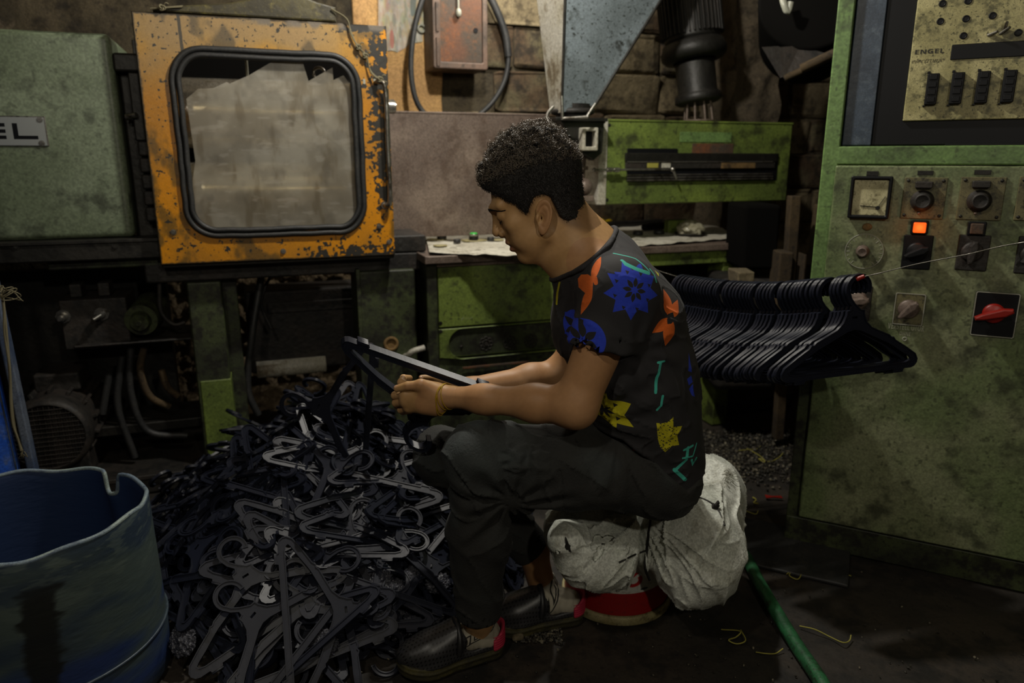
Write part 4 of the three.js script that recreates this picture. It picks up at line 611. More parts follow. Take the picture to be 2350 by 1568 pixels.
  rotary(2225, 675, 2343, 768, 2282, 722, 0.32, M.black_plastic, M.red_plastic, 'main switch with a red handle', true, 0.046);
  { const [x0, x1, y0, y1] = b(2036, 742, 2124, 758, dw); part('lettering', flat(x0, x1, y0, y1, dw + 0.0006), printed('panel_print', 256, 40, (x) => { x.fillStyle = '#a9ab92'; x.font = 'bold 32px sans-serif'; x.textBaseline = 'middle'; x.save(); x.scale(250 / x.measureText('VERSTELL OTOR').width, 1); x.fillText('VERSTELL OTOR', 2, 21); x.restore(); }), t); }
  { const [x0, x1, y0, y1] = b(2062, 759, 2092, 772, dw); part('lettering', flat(x0, x1, y0, y1, dw + 0.0006), printed('panel_print_small', 96, 40, (x) => { x.fillStyle = '#a9ab92'; x.font = 'bold 32px sans-serif'; x.textBaseline = 'middle'; x.save(); x.scale(92 / x.measureText('OHNE').width, 1); x.fillText('OHNE', 2, 21); x.restore(); }), t); }
  { const [s, y] = cs(2076, 778, dw); part('jack', new THREE.TorusGeometry(0.005, 0.0016, 6, 18).translate(s, y, dw + 0.001), M.pale_plastic, t); }
  settle(t);
}
// ---------------------------------------------------------------- meshing of smooth fields (surface nets)
function nets(f, lo, hi, cell, opt = {}) {
  const nx = Math.ceil((hi[0] - lo[0]) / cell) + 1, ny = Math.ceil((hi[1] - lo[1]) / cell) + 1, nz = Math.ceil((hi[2] - lo[2]) / cell) + 1, val = new Float32Array(nx * ny * nz).fill(1e3), B = 4;
  for (let k = 0; k < nz; k += B) for (let j = 0; j < ny; j += B) for (let i = 0; i < nx; i += B) {
    const c = f(lo[0] + (i + 1.5) * cell, lo[1] + (j + 1.5) * cell, lo[2] + (k + 1.5) * cell), skip = Math.abs(c) > cell * B * (opt.safe || 1.7);
    for (let kk = k; kk < Math.min(k + B, nz); kk++) for (let jj = j; jj < Math.min(j + B, ny); jj++) for (let ii = i; ii < Math.min(i + B, nx); ii++) val[ii + nx * (jj + ny * kk)] = skip ? c : f(lo[0] + ii * cell, lo[1] + jj * cell, lo[2] + kk * cell);
  }
  const id = new Int32Array(nx * ny * nz).fill(-1), pos = [], idx = [], off = [0, 1, nx, nx + 1, nx * ny, nx * ny + 1, nx * ny + nx, nx * ny + nx + 1];
  const edges = [[0, 1], [2, 3], [4, 5], [6, 7], [0, 2], [1, 3], [4, 6], [5, 7], [0, 4], [1, 5], [2, 6], [3, 7]];
  for (let k = 0; k < nz - 1; k++) for (let j = 0; j < ny - 1; j++) for (let i = 0; i < nx - 1; i++) {
    const o = i + nx * (j + ny * k); let m = 0; for (let c = 0; c < 8; c++) if (val[o + off[c]] < 0) m |= 1 << c;
    if (m === 0 || m === 255) continue;
    let x = 0, y = 0, z = 0, n = 0;
    for (const [a, b] of edges) if (((m >> a) & 1) !== ((m >> b) & 1)) { const va = val[o + off[a]], vb = val[o + off[b]], t = va / (va - vb); x += mix(a & 1, b & 1, t); y += mix((a >> 1) & 1, (b >> 1) & 1, t); z += mix(a >> 2, b >> 2, t); n++; }
    id[o] = pos.length / 3; pos.push(lo[0] + (i + x / n) * cell, lo[1] + (j + y / n) * cell, lo[2] + (k + z / n) * cell);
  }
  const q = (a, b, c, d, flip) => { if (a < 0 || b < 0 || c < 0 || d < 0) return; if (flip) idx.push(a, b, c, a, c, d); else idx.push(a, c, b, a, d, c); };
  for (let k = 1; k < nz - 1; k++) for (let j = 1; j < ny - 1; j++) for (let i = 1; i < nx - 1; i++) {
    const o = i + nx * (j + ny * k), s = val[o] < 0;
    if (s !== val[o + 1] < 0) q(id[o], id[o - nx], id[o - nx - nx * ny], id[o - nx * ny], s);
    if (s !== val[o + nx] < 0) q(id[o], id[o - nx * ny], id[o - 1 - nx * ny], id[o - 1], s);
    if (s !== val[o + nx * ny] < 0) q(id[o], id[o - 1], id[o - 1 - nx], id[o - nx], s);
  }
  const N = new Float32Array(pos.length), e = cell * 0.4;
  for (let i = 0; i < pos.length; i += 3) {
    let [x, y, z] = [pos[i], pos[i + 1], pos[i + 2]];
    let gx = f(x + e, y, z) - f(x - e, y, z), gy = f(x, y + e, z) - f(x, y - e, z), gz = f(x, y, z + e) - f(x, y, z - e), l = Math.hypot(gx, gy, gz) || 1;
    if (opt.project !== false) { const d = clamp(f(x, y, z) / (l / (2 * e)), -cell * 0.5, cell * 0.5); x -= gx / l * d; y -= gy / l * d; z -= gz / l * d; pos[i] = x; pos[i + 1] = y; pos[i + 2] = z; }
    N[i] = gx / l; N[i + 1] = gy / l; N[i + 2] = gz / l;
  }
  const g = new THREE.BufferGeometry(); g.setAttribute('position', new THREE.BufferAttribute(new Float32Array(pos), 3)); g.setAttribute('normal', new THREE.BufferAttribute(N, 3)); g.setIndex(idx);
  if (opt.color) { const C = new Float32Array(pos.length); for (let i = 0; i < pos.length; i += 3) { const c = opt.color(pos[i], pos[i + 1], pos[i + 2]); C[i] = c[0]; C[i + 1] = c[1]; C[i + 2] = c[2]; } g.setAttribute('color', new THREE.BufferAttribute(C, 3)); }
  if (opt.uv) { const U = new Float32Array(pos.length / 3 * 2); for (let i = 0; i < pos.length; i += 3) { const c = opt.uv(pos[i], pos[i + 1], pos[i + 2]); U[i / 3 * 2] = c[0]; U[i / 3 * 2 + 1] = c[1]; } g.setAttribute('uv', new THREE.BufferAttribute(U, 2)); keep(g); }
  return g;
}
const keepStd = (g) => { const h = g.index ? g.toNonIndexed() : g; h.userData.keepUV = g.userData.keepUV; return h; };
const smin = (a, b, k) => { const h = Math.max(k - Math.abs(a - b), 0) / k; return Math.min(a, b) - h * h * k * 0.25; };
const smax = (a, b, k) => -smin(-a, -b, k);
// tapered capsule between two points
const bone = (a, b, ra, rb) => { const bx_ = b.x - a.x, by = b.y - a.y, bz = b.z - a.z, L = bx_ * bx_ + by * by + bz * bz; return (x, y, z) => { const px = x - a.x, py = y - a.y, pz = z - a.z, h = clamp((px * bx_ + py * by + pz * bz) / L); return Math.hypot(px - bx_ * h, py - by * h, pz - bz * h) - mix(ra, rb, h); }; };
const ball = (c, rx, ry = rx, rz = rx) => (x, y, z) => { const a = x - c.x, b = y - c.y, d = z - c.z, k0 = Math.hypot(a / rx, b / ry, d / rz), k1 = Math.hypot(a / (rx * rx), b / (ry * ry), d / (rz * rz)); return k1 > 1e-9 ? k0 * (k0 - 1) / k1 : -Math.min(rx, ry, rz); };

// ---------------------------------------------------------------- clothes hangers
const hangerGeometry = (() => {
  const half = [[0.135, -0.131], [0.137, -0.1355], [0.163, -0.1355], [0.166, -0.131], [0.188, -0.131], [0.199, -0.128], [0.206, -0.121], [0.207, -0.113], [0.199, -0.101], [0.165, -0.083], [0.131, -0.067], [0.124, -0.060], [0.117, -0.060], [0.111, -0.0548], [0.085, -0.046], [0.052, -0.034], [0.035, -0.021], [0.027, -0.006], [0.026, 0.004]].map(([x, y]) => [x, y < 0 ? y * 1.27 : y]);
  const path = [[0, 0.008], [-0.009, 0.019], [-0.021, 0.034]]; for (let a = 212; a >= -22; a -= 13) path.push([0.003 + 0.032 * Math.cos(a * Math.PI / 180), 0.060 + 0.032 * Math.sin(a * Math.PI / 180)]);
  const L = [], R = [], hw = 0.0058;
  path.forEach((p, i) => { const a = path[Math.max(0, i - 1)], b = path[Math.min(path.length - 1, i + 1)], dx = b[0] - a[0], dy = b[1] - a[1], l = Math.hypot(dx, dy); R.push([p[0] + dy / l * hw, p[1] - dx / l * hw]); L.push([p[0] - dy / l * hw, p[1] + dx / l * hw]); });
  const outer = [...half, [0.014, 0.006], ...R.slice(1), ...L.slice(1).reverse(), [-0.016, 0.006], ...half.slice().reverse().map(([x, y]) => [-x, y])];
  const ih = [[0.170, -0.1175], [0.183, -0.1145], [0.185, -0.109], [0.178, -0.104], [0.155, -0.0935], [0.122, -0.0765], [0.108, -0.070], [0.075, -0.058], [0.045, -0.047], [0.02, -0.038]].map(([x, y]) => [x, y * 1.27 - (y < -0.11 ? 0 : 0.002)]);
  const inner = [...ih, [0, -0.046], ...ih.slice().reverse().map(([x, y]) => [-x, y])];
  const offset = (pts, d) => pts.map((p, i) => { const a = pts[(i + pts.length - 1) % pts.length], b = pts[(i + 1) % pts.length]; let n1 = [-(p[1] - a[1]), p[0] - a[0]], n2_ = [-(b[1] - p[1]), b[0] - p[0]]; const l1 = Math.hypot(...n1) || 1, l2 = Math.hypot(...n2_) || 1; n1 = [n1[0] / l1, n1[1] / l1]; n2_ = [n2_[0] / l2, n2_[1] / l2]; let m = [n1[0] + n2_[0], n1[1] + n2_[1]]; const lm = Math.hypot(...m) || 1; m = [m[0] / lm, m[1] / lm]; const c = Math.max(0.55, m[0] * n1[0] + m[1] * n1[1]); return [p[0] + m[0] * d / c, p[1] + m[1] * d / c]; });
  const pathOf = (pts) => { const p = new THREE.Path(); pts.forEach((q, i) => (i ? p.lineTo(q[0], q[1]) : p.moveTo(q[0], q[1]))); p.closePath(); return p; };
  const rim = 0.0028, web = poly(offset(outer, 0.001)); web.holes.push(pathOf(offset(inner, -0.001)), pathOf([[-0.008, -0.012], [0.008, -0.012], [0.008, -0.018], [-0.008, -0.018]]));
  const ro = poly(outer); ro.holes.push(pathOf(offset(outer, rim))); const ri = poly(offset(inner, -rim)); ri.holes.push(pathOf(inner));
  const clip = (s) => bx(s * 0.137, s * 0.165, -0.1765, -0.170, -0.003, 0.003, 0.001);
  return mergeGeometries([ext(web, 0.0022).translate(0, 0, -0.0011), ext(ro, 0.0078).translate(0, 0, -0.0039), ext(ri, 0.0078).translate(0, 0, -0.0039), clip(1), clip(-1)].map((g) => std(toCreasedNormals(std(g), 0.7))));
})();
const hangerMesh = new THREE.Mesh(hangerGeometry, M.hanger_plastic); hangerMesh.castShadow = hangerMesh.receiveShadow = true;
const hangerAt = (matrix, label, group) => { const h = hangerMesh.clone(); h.name = numbered('clothes_hanger'); matrix.decompose(h.position, h.quaternion, h.scale); h.userData = { label, category: 'hanger' }; if (group) h.userData.group = group; scene.add(h); return h; };
const basis = (o, X, Y) => { const x = X.clone().normalize(), y = Y.clone().addScaledVector(x, -Y.dot(x)).normalize(), z = x.clone().cross(y); return new THREE.Matrix4().makeBasis(x, y, z).setPosition(o); };
{ // strung on the wire, front one nearest the cabinet
  const wirePts = [at(1972, 637, -1.80), at(1860, 649, -1.92), at(1770, 655, -2.03), at(1660, 650, -2.17), at(1560, 637, -2.33)], wc = curve(wirePts), N = 46, ks = [];
  let k = 0; for (let i = 0; i < N; i++) { ks.push(k); k += i === 4 ? 3.2 : i === 15 || i === 20 || i === 29 ? 1.9 : rr(0.75, 1.2); }
  for (let i = 0; i < N; i++) {
    const p = wc.getPointAt(ks[i] / k), turn = 0.295 + rr(-0.03, 0.03) + (i === 15 ? 0.10 : 0), X = V(Math.cos(turn), rr(-0.02, 0.02) + 0.012, -Math.sin(turn)), lean = rr(-0.03, 0.03);
    const Y = V(Math.sin(turn) * lean, 1, Math.cos(turn) * lean), m = basis(p.clone().add(V(0, -0.0875, 0)), X, Y);
    if (i % 3 === 2 && i < 6) m.multiply(new THREE.Matrix4().makeScale(1, 1, 1));
    hangerAt(m, i === 0 ? 'black plastic hanger at the near end of the wire, its whole face showing' : i < 5 ? 'black hanger in the short bunch of five at the near end of the wire' : 'black plastic hanger in the long tight row on the wire', i === 0 ? undefined : i < 5 ? 'hangers in the near bunch on the wire' : 'hangers in the long row on the wire');
  }
  const t = thing('wire_line', 'thin steel wire carrying the row of black hangers', 'wire'), end = at(2352, 556, -1.47), far = V(1.5, end.y + 0.13, -1.0);
  part('wire', tube([...wirePts.slice().reverse(), at(2110, 605, -1.68), at(2210, 586, -1.60), end, far], 0.0013, 90, 6), M.bright_steel, t);
  const w2 = tube([at(1560, 637, -2.33), at(1500, 618, -2.45), at(1440, 596, -2.6)], 0.0013, 16, 6); part('wire', w2, M.bright_steel, t);
  part('red_tape', cyl(at(1966, 641, -1.796), at(1984, 634, -1.787), 0.006, 0.005, 8), M.red_plastic, t, 'bit of red tape on the wire'); settle(t);
}
{ // bunch held in the hands
  const A = at(812, 787, -1.63), C = at(1143, 903, -1.53), H = at(948, 990, -1.66), mid = A.clone().add(C).multiplyScalar(0.5), X = C.clone().sub(A).normalize(), Y = H.clone().sub(mid); Y.addScaledVector(X, -Y.dot(X)).normalize();
  const Z = X.clone().cross(Y), s = Z.z < 0 ? 1 : -1;
  for (let i = 0; i < 5; i++) hangerAt(basis(mid.clone().addScaledVector(Y, 0.158 + 0.001 * i).addScaledVector(Z, s * 0.0046 * (i - 2)).addScaledVector(X, -0.003 * i), X, Y).multiply(new THREE.Matrix4().makeScale(1, 1, 0.56)), i === 0 ? 'uppermost black hanger of the bunch in the young man\'s hands' : i === 4 ? 'lowest black hanger of the bunch in the young man\'s hands' : 'black hanger inside the bunch in the young man\'s hands', i % 4 ? 'hangers held in the hands' : undefined);
}
// the heap on the floor
const heapH = (x, z) => { const dx = (x + 0.6) / (x < -0.6 ? 0.64 : 0.64), dz = (z + 2.18) / (z > -2.18 ? 0.76 : 0.45), r = Math.hypot(dx, dz); return Math.max(0, 0.47 * Math.pow(Math.max(0, 1 - r), 0.92)); };
const onHeap = (px, py, lift = 0.01) => { const d = ray(px, py); let t = 1.2; for (; t < 4; t += 0.004) { const x = d.x * t, y = EYE + d.y * t, z = d.z * t; if (y <= heapH(x, z) + lift) return V(x, y, z); } return V(d.x * t, 0, d.z * t); };
{
  const set = (a, b, n, label, lift = 0.02, z) => {
    const P = (p) => (z ? at(p[0], p[1], z) : onHeap(p[0], p[1], lift)), A = P(a), B = P(b), Nk = P(n), mid = A.clone().add(B).multiplyScalar(0.5), X = B.clone().sub(A), Y = Nk.clone().sub(mid);
    const m = basis(mid, X, Y), y = new THREE.Vector3().setFromMatrixColumn(m, 1); m.setPosition(mid.addScaledVector(y, 0.157)); return hangerAt(m, label);
  };
  set([791, 887], [668, 1042], [662, 942], 'bright-lit hanger lying across the very top of the heap', 0.05);
  set([852, 850], [838, 1040], [800, 915], 'hanger standing upright on the heap below the held bunch', 0.02, -1.98);
  set([497, 1009], [640, 925], [560, 930], 'hanger at the upper left of the heap pointing at the green post', 0.03);
  set([593, 988], [770, 945], [660, 960], 'hanger tucked under the bright-lit one on top', 0.03);
  set([562, 1009], [809, 1019], [690, 972], 'hanger lying level across the heap under the bright-lit one', 0.03);
  set([532, 1024], [540, 1143], [615, 1050], 'hanger upright on its side at the left shoulder of the heap', 0.05);
  set([651, 1062], [655, 1135], [725, 1076], 'hanger on its side in the middle of the heap, right of the left shoulder', 0.05);
  set([800, 1150], [990, 1225], [905, 1150], 'hanger with its bar slanting down towards the trouser knee', 0.03);
  set([445, 1556], [794, 1320], [562, 1405], 'largest frontmost hanger with its long bar slanting to the upper right', 0.05);
  set([628, 1190], [578, 1385], [690, 1322], 'hanger whose bar runs upright in the middle of the lower heap', 0.045);
  set([603, 1187], [465, 1385], [420, 1318], 'hanger slanting down left beside the one with the upright bar', 0.035);
  set([805, 1187], [750, 1330], [690, 1290], 'hanger with its rounded end up, right of the lower middle', 0.03);
  set([775, 1318], [985, 1390], [890, 1290], 'hanger lying wide at the lower right of the heap near the clog', 0.04);
  set([432, 1395], [510, 1520], [545, 1410], 'hanger under the frontmost one with its end by the drum', 0.025);
  set([605, 1580], [855, 1448], [720, 1440], 'long bar of a hanger on bare floor at the front edge', 0.012);
  set([358, 1206], [385, 1372], [345, 1300], 'hanger standing on end against the blue drum', 0.04);
  set([345, 1388], [516, 1476], [450, 1395], 'hanger lying flat in front of the drum', 0.03);
  set([885, 1215], [865, 1335], [945, 1262], 'hanger with a hook curling towards the shin at the right of the heap', 0.03);
  const put = (x, z, lift, tilt) => {
    const e = 0.02, gx = (heapH(x + e, z) - heapH(x - e, z)) / (2 * e), gz = (heapH(x, z + e) - heapH(x, z - e)) / (2 * e), n = V(-gx, 1, -gz).normalize().add(V(rr(-tilt, tilt), 0, rr(-tilt, tilt))).normalize();
    const a = rr(0, Math.PI * 2), X = V(Math.cos(a), 0, Math.sin(a)); X.addScaledVector(n, -X.dot(n)).normalize(); const Y = n.clone().cross(X), o = V(x, heapH(x, z) + lift, z).addScaledVector(Y, 0.085);
    const m = basis(o, X, Y), q = V(0, 0, 0); let low = 0; for (const p of [[0.2, -0.152], [-0.2, -0.152], [0, 0.09]]) { q.set(p[0], p[1], 0).applyMatrix4(m); low = Math.min(low, q.y - 0.006); } if (low < 0) { m.elements[13] -= low; } return m;
  };
  const free = (x, z) => Math.hypot(x + 1.1, z + 1.5) > 0.45 && V(x, 0, z).sub(MF.O).dot(MF.n) > 0.16 && Math.hypot(x + 0.13, z + 1.6) > 0.27 && Math.hypot(x, z + 1.75) > 0.2;
  let n = 0;
  while (n < 212) { const a = rr(0, Math.PI * 2), r = Math.sqrt(rnd()) * 0.93, x = -0.6 + 0.64 * r * Math.cos(a), z = -2.18 + (Math.sin(a) > 0 ? 0.72 : 0.4) * r * Math.sin(a); if (!free(x, z)) continue; const zone = z > -1.78 ? ['down at the low front edge of the floor heap', 'hangers at the front edge of the heap'] : x < -0.86 ? ['on the drum side of the floor heap', 'hangers on the drum side of the heap'] : x > -0.34 ? ['on the side of the floor heap next to the trouser legs', 'hangers on the leg side of the heap'] : z < -2.3 ? ['at the back of the floor heap under the machine', 'hangers at the back of the heap'] : heapH(x, z) > 0.27 ? ['near the peak of the floor heap', 'hangers near the peak of the heap'] : ['on the middle slope of the floor heap', 'hangers on the middle slope of the heap'];
    hangerAt(put(x, z, rr(-0.015, 0.025), 0.28), 'black plastic hanger thrown ' + zone[0], zone[1]); n++; }
  const many = []; while (many.length < 420) { const a = rr(0, Math.PI * 2), r = Math.sqrt(rnd()) * 0.86, x = -0.6 + 0.62 * r * Math.cos(a), z = -2.18 + (Math.sin(a) > 0 ? 0.7 : 0.4) * r * Math.sin(a); if (free(x, z)) many.push(put(x, z, -rr(0.02, 1) * heapH(x, z) * 0.7 - 0.015, 0.2)); }
  const inst = new THREE.InstancedMesh(hangerGeometry, M.hanger_plastic, many.length); many.forEach((m, i) => inst.setMatrixAt(i, m)); inst.name = 'buried_hangers'; inst.castShadow = inst.receiveShadow = true;
  inst.userData = { kind: 'stuff', label: 'black hangers buried deep inside the tangled heap', category: 'hangers' }; scene.add(inst);
  // frayed lumps of moulding waste among the hangers
  const lumps = []; for (let k = 0; k < 3; k++) { const g = new THREE.IcosahedronGeometry(1, 14), p = g.attributes.position; for (let i = 0; i < p.count; i++) { const v = V(p.getX(i), p.getY(i), p.getZ(i)), rim = Math.abs(v.y) < 0.25 ? 1 : 0, d = 1 + 0.16 * n3(v.x * 2.2 + k * 5, v.y * 2, v.z * 2.2) + rim * 0.14 * n3(v.x * 15, v.y * 4, v.z * 15), dip = 0.16 * n3(v.x * 7 + k, 2, v.z * 7) + 0.1 * n3(v.x * 17 + k, 5, v.z * 17); p.setXYZ(i, v.x * d, v.y * 0.20 + dip * (v.y > 0 ? 1 : 0.3) * 0.55 + (v.y > 0 ? 0.16 * Math.exp(-(v.x * v.x + v.z * v.z) * 16) : 0), v.z * d * 0.8); } const h = mergeVertices(std(g).deleteAttribute('normal').deleteAttribute('uv')); h.computeVertexNormals(); lumps.push(std(h)); }
  const spots = [[708, 948, 34], [832, 905, 26], [559, 1062, 34], [611, 1112, 26], [909, 1168, 26], [708, 1246, 32], [725, 1290, 30], [631, 1331, 36], [618, 1411, 36], [479, 1320, 32], [874, 1334, 32], [418, 1472, 40], [743, 1475, 36], [570, 1462, 26], [950, 1318, 32], [1005, 1338, 34], [930, 1030, 46], [985, 1070, 36], [760, 1070, 26], [560, 1090, 30], [905, 1352, 28], [655, 980, 22]];
  spots.forEach(([px, py, r], i) => { const c = onHeap(px, py, 0.018), e = 0.03, m = solo('sprue_lump', lumps[i % 3].clone().scale(r / 1000, r / 1000, r / 1000), M.sprue_plastic, i === 11 ? 'largest frayed lump of black plastic, on the floor beside the drum' : i === 0 ? 'frayed lump of black plastic inside the bright-lit top hanger' : 'frayed lump of black plastic waste among the hangers', 'plastic lump', i && i !== 11 ? 'plastic lumps among the hangers' : undefined);
    m.position.copy(c); m.quaternion.setFromUnitVectors(V(0, 1, 0), V(-(heapH(c.x + e, c.z) - heapH(c.x - e, c.z)) / (2 * e), 1, -(heapH(c.x, c.z + e) - heapH(c.x, c.z - e)) / (2 * e) + 0.25).normalize()); m.rotateY(rr(0, 6)); });
}
// ---------------------------------------------------------------- drum, blue board, sack seat, bucket, hose, litter
{
  const t = thing('plastic_drum', 'cut-down blue-grey plastic drum with a ragged rim and a notch', 'drum');
  const H = 0.44, R = 0.258, N = 120, K = 16, pos = [], idx = [];
  t.position.set(-1.105, 0, -1.5);
  const rimY = (a) => { let y = H + 0.008 * Math.sin(a * 2 + 0.6) + 0.005 * Math.sin(a * 5 + 1) + 0.003 * Math.sin(a * 11); const d = Math.atan2(Math.sin(a - NOTCH), Math.cos(a - NOTCH)); y -= 0.05 * smooth(0.11, 0.07, Math.abs(d)); return y; };
  const rad = (a, v) => { const d = Math.atan2(Math.sin(a - NOTCH), Math.cos(a - NOTCH)); return R * (1 + 0.02 * Math.sin(a * 3 + 1) * v + 0.012 * Math.sin(a * 7) * v * v) * (0.985 + 0.03 * (1 - v)) - 0.02 * v * v * Math.exp(-d * d / 0.02); };
  const NOTCH = Math.atan2(-0.238, 0.085);
  const ring = (v, inset) => { const o = pos.length / 3; for (let i = 0; i < N; i++) { const a = i / N * Math.PI * 2, r = rad(a, v) - inset, y = v < 0.999 ? v * rimY(a) : rimY(a); pos.push(r * Math.cos(a), y, r * Math.sin(a)); } return o; };
  const join = (p, q) => { for (let i = 0; i < N; i++) { const j = (i + 1) % N; idx.push(p + i, q + i, q + j, p + i, q + j, p + j); } };
  let prev = ring(0.0, 0.02), cur; cur = ring(0.03, 0); join(prev, cur); prev = cur;
  for (let k = 2; k <= K; k++) { cur = ring(k / K, 0); join(prev, cur); prev = cur; }
  cur = ring(1, 0.0045); for (let i = 0; i < N; i++) pos[(cur + i) * 3 + 1] += 0.003; join(prev, cur); prev = cur;
  const split = idx.length;
  for (let k = K; k >= 1; k--) { cur = ring(k / K, 0.009); join(prev, cur); prev = cur; }
  const c0 = pos.length / 3; pos.push(0, 0.02, 0); for (let i = 0; i < N; i++) idx.push(prev + i, c0, prev + (i + 1) % N);
  const g = new THREE.BufferGeometry(); g.setAttribute('position', new THREE.BufferAttribute(new Float32Array(pos), 3)); g.setIndex(idx); g.computeVertexNormals();
  const uv = new Float32Array(pos.length / 3 * 2); for (let i = 0; i < pos.length / 3; i++) { const a = Math.atan2(pos[i * 3 + 2], pos[i * 3]); uv[i * 2] = a / (2 * Math.PI) + 0.5; uv[i * 2 + 1] = pos[i * 3 + 1] / 0.5; } g.setAttribute('uv', new THREE.BufferAttribute(uv, 2));
  const inside = g.clone(); inside.setIndex(idx.slice(split)); g.setIndex(idx.slice(0, split));
  part('inner_wall', keepStd(keep(inside)), mat('drum_inside', { roughness: 0.55, color: 0x1a2c4e, bumpMap: BUMP.fine, bumpScale: 0.0006 }), t, 'dark blue inside of the drum');
  const drumTex = dataTex(1024, 512, (u, v) => {
    const p = fbm(u, v, 6, 5, 501), b = fbm(u, v, 4, 4, 503), f = fbm(u, v, 40, 3, 505), a = (u - 0.5) * 2 * Math.PI, st = a - 0.95 - 0.12 * (fbm(v, 0.3, 8, 3, 509) - 0.5) - (0.75 - v) * 0.1;
    let c = mix3(hex(0x434f4d), hex(0x2d3a47), smooth(0.35, 0.65, p)); c = mix3(c, hex(0x1d2f66), 0.75 * smooth(0.40, 0.6, b) * smooth(0.95, 0.3, v)); c = mix3(c, hex(0x6f7a6c), 0.4 * smooth(0.55, 0.7, f) * smooth(0.5, 0.9, v));
    c = mix3(c, hex(0x111312), 0.85 * smooth(0.16, 0.09, Math.abs(st) * (1 + 0.8 * (f - 0.5))) * smooth(0.84, 0.74, v + 0.06 * f) * smooth(-0.05, 0.2, v)); return c;
  });
  part('shell', keepStd(keep(g)), new THREE.MeshPhysicalMaterial({ name: 'stained_drum', map: drumTex, roughness: 0.45, bumpMap: BUMP.fine, bumpScale: 0.0006 }), t);
  part('rim_edge', tube(Array.from({ length: 120 }, (_, i) => { const a = i / 120 * Math.PI * 2, r = rad(a, 1) - 0.0045; return V(r * Math.cos(a), rimY(a) + 0.002, r * Math.sin(a)); }), 0.0055, 240, 8, true), mat('scuffed_rim', { roughness: 0.6 }, { base: 0x7d8a86, tone: 0x5b6a78, dirt: 0x3a4658, metres: 0.3, s: 334 }), t, 'scuffed paler rim');
  part('hoop', new THREE.TorusGeometry(R * 1.012, 0.004, 6, 90).rotateX(Math.PI / 2).translate(0, 0.13, 0), M.barrel_blue, t);
}
{
  const t = thing('blue_board', 'tall blue plastic-wrapped board standing behind the drum', 'board');
  const p = at(54, 850, -2.0); t.position.set(p.x, 0, p.z); t.rotation.y = 0.42; t.rotation.z = 0.03;
  part('sheet', (() => { const g = new RoundedBoxGeometry(0.6, 1.5, 0.03, 6, 0.008).translate(-0.34, 0.75, 0), q = g.attributes.position; for (let i = 0; i < q.count; i++) q.setZ(i, q.getZ(i) + 0.004 * n2(q.getX(i) * 9, q.getY(i) * 5)); return g; })(), M.board_blue, t);
  part('edge_strip', [bx(-0.02, 0.002, 0, 1.5, -0.03, 0.022, 0.005)], M.board_edge, t, 'grey-blue edging strip');
  part('fold_line', [bx(-0.048, -0.043, 0, 1.5, 0.012, 0.0185, 0.002)], M.board_edge, t);
  const s = thing('hanging_twine', 'frayed beige twine with a tangled bow hanging down the blue board', 'twine'), z = -1.955, L = [[2, 655], [8, 700], [14, 760], [22, 850], [26, 920], [33, 975], [40, 1005], [52, 1034]].map(([a, b]) => at(a, b, z - (b - 655) * 0.00004));
  part('strand', [tube(L, 0.0038, 60, 6), tube(L.map((q, i) => q.clone().add(V(0.003 * Math.sin(i * 2.4), 0, 0.003))), 0.003, 60, 6)], M.twine, s);
  part('bow', Array.from({ length: 5 }, (_, k) => { const c = at(8 + k * 5, 668 + k * 3, z + 0.01); return tube(Array.from({ length: 8 }, (_, i) => { const a = i / 8 * 6.28; return V(c.x + (0.014 + 0.008 * k * 0.5) * Math.cos(a + k), c.y + 0.014 * Math.sin(a * 1 + k * 2), c.z + 0.01 * Math.sin(a * 2 + k)); }), 0.0015, 30, 5, true); }), M.twine, s);
  part('frayed_end', Array.from({ length: 7 }, (_, k) => { const c = L[7]; return tube([c, c.clone().add(V(rr(-0.006, 0.012), -0.008, 0.004)), c.clone().add(V(rr(-0.01, 0.018), -0.018, 0.006))], 0.0008, 6, 4); }), M.twine, s); settle(s);
}
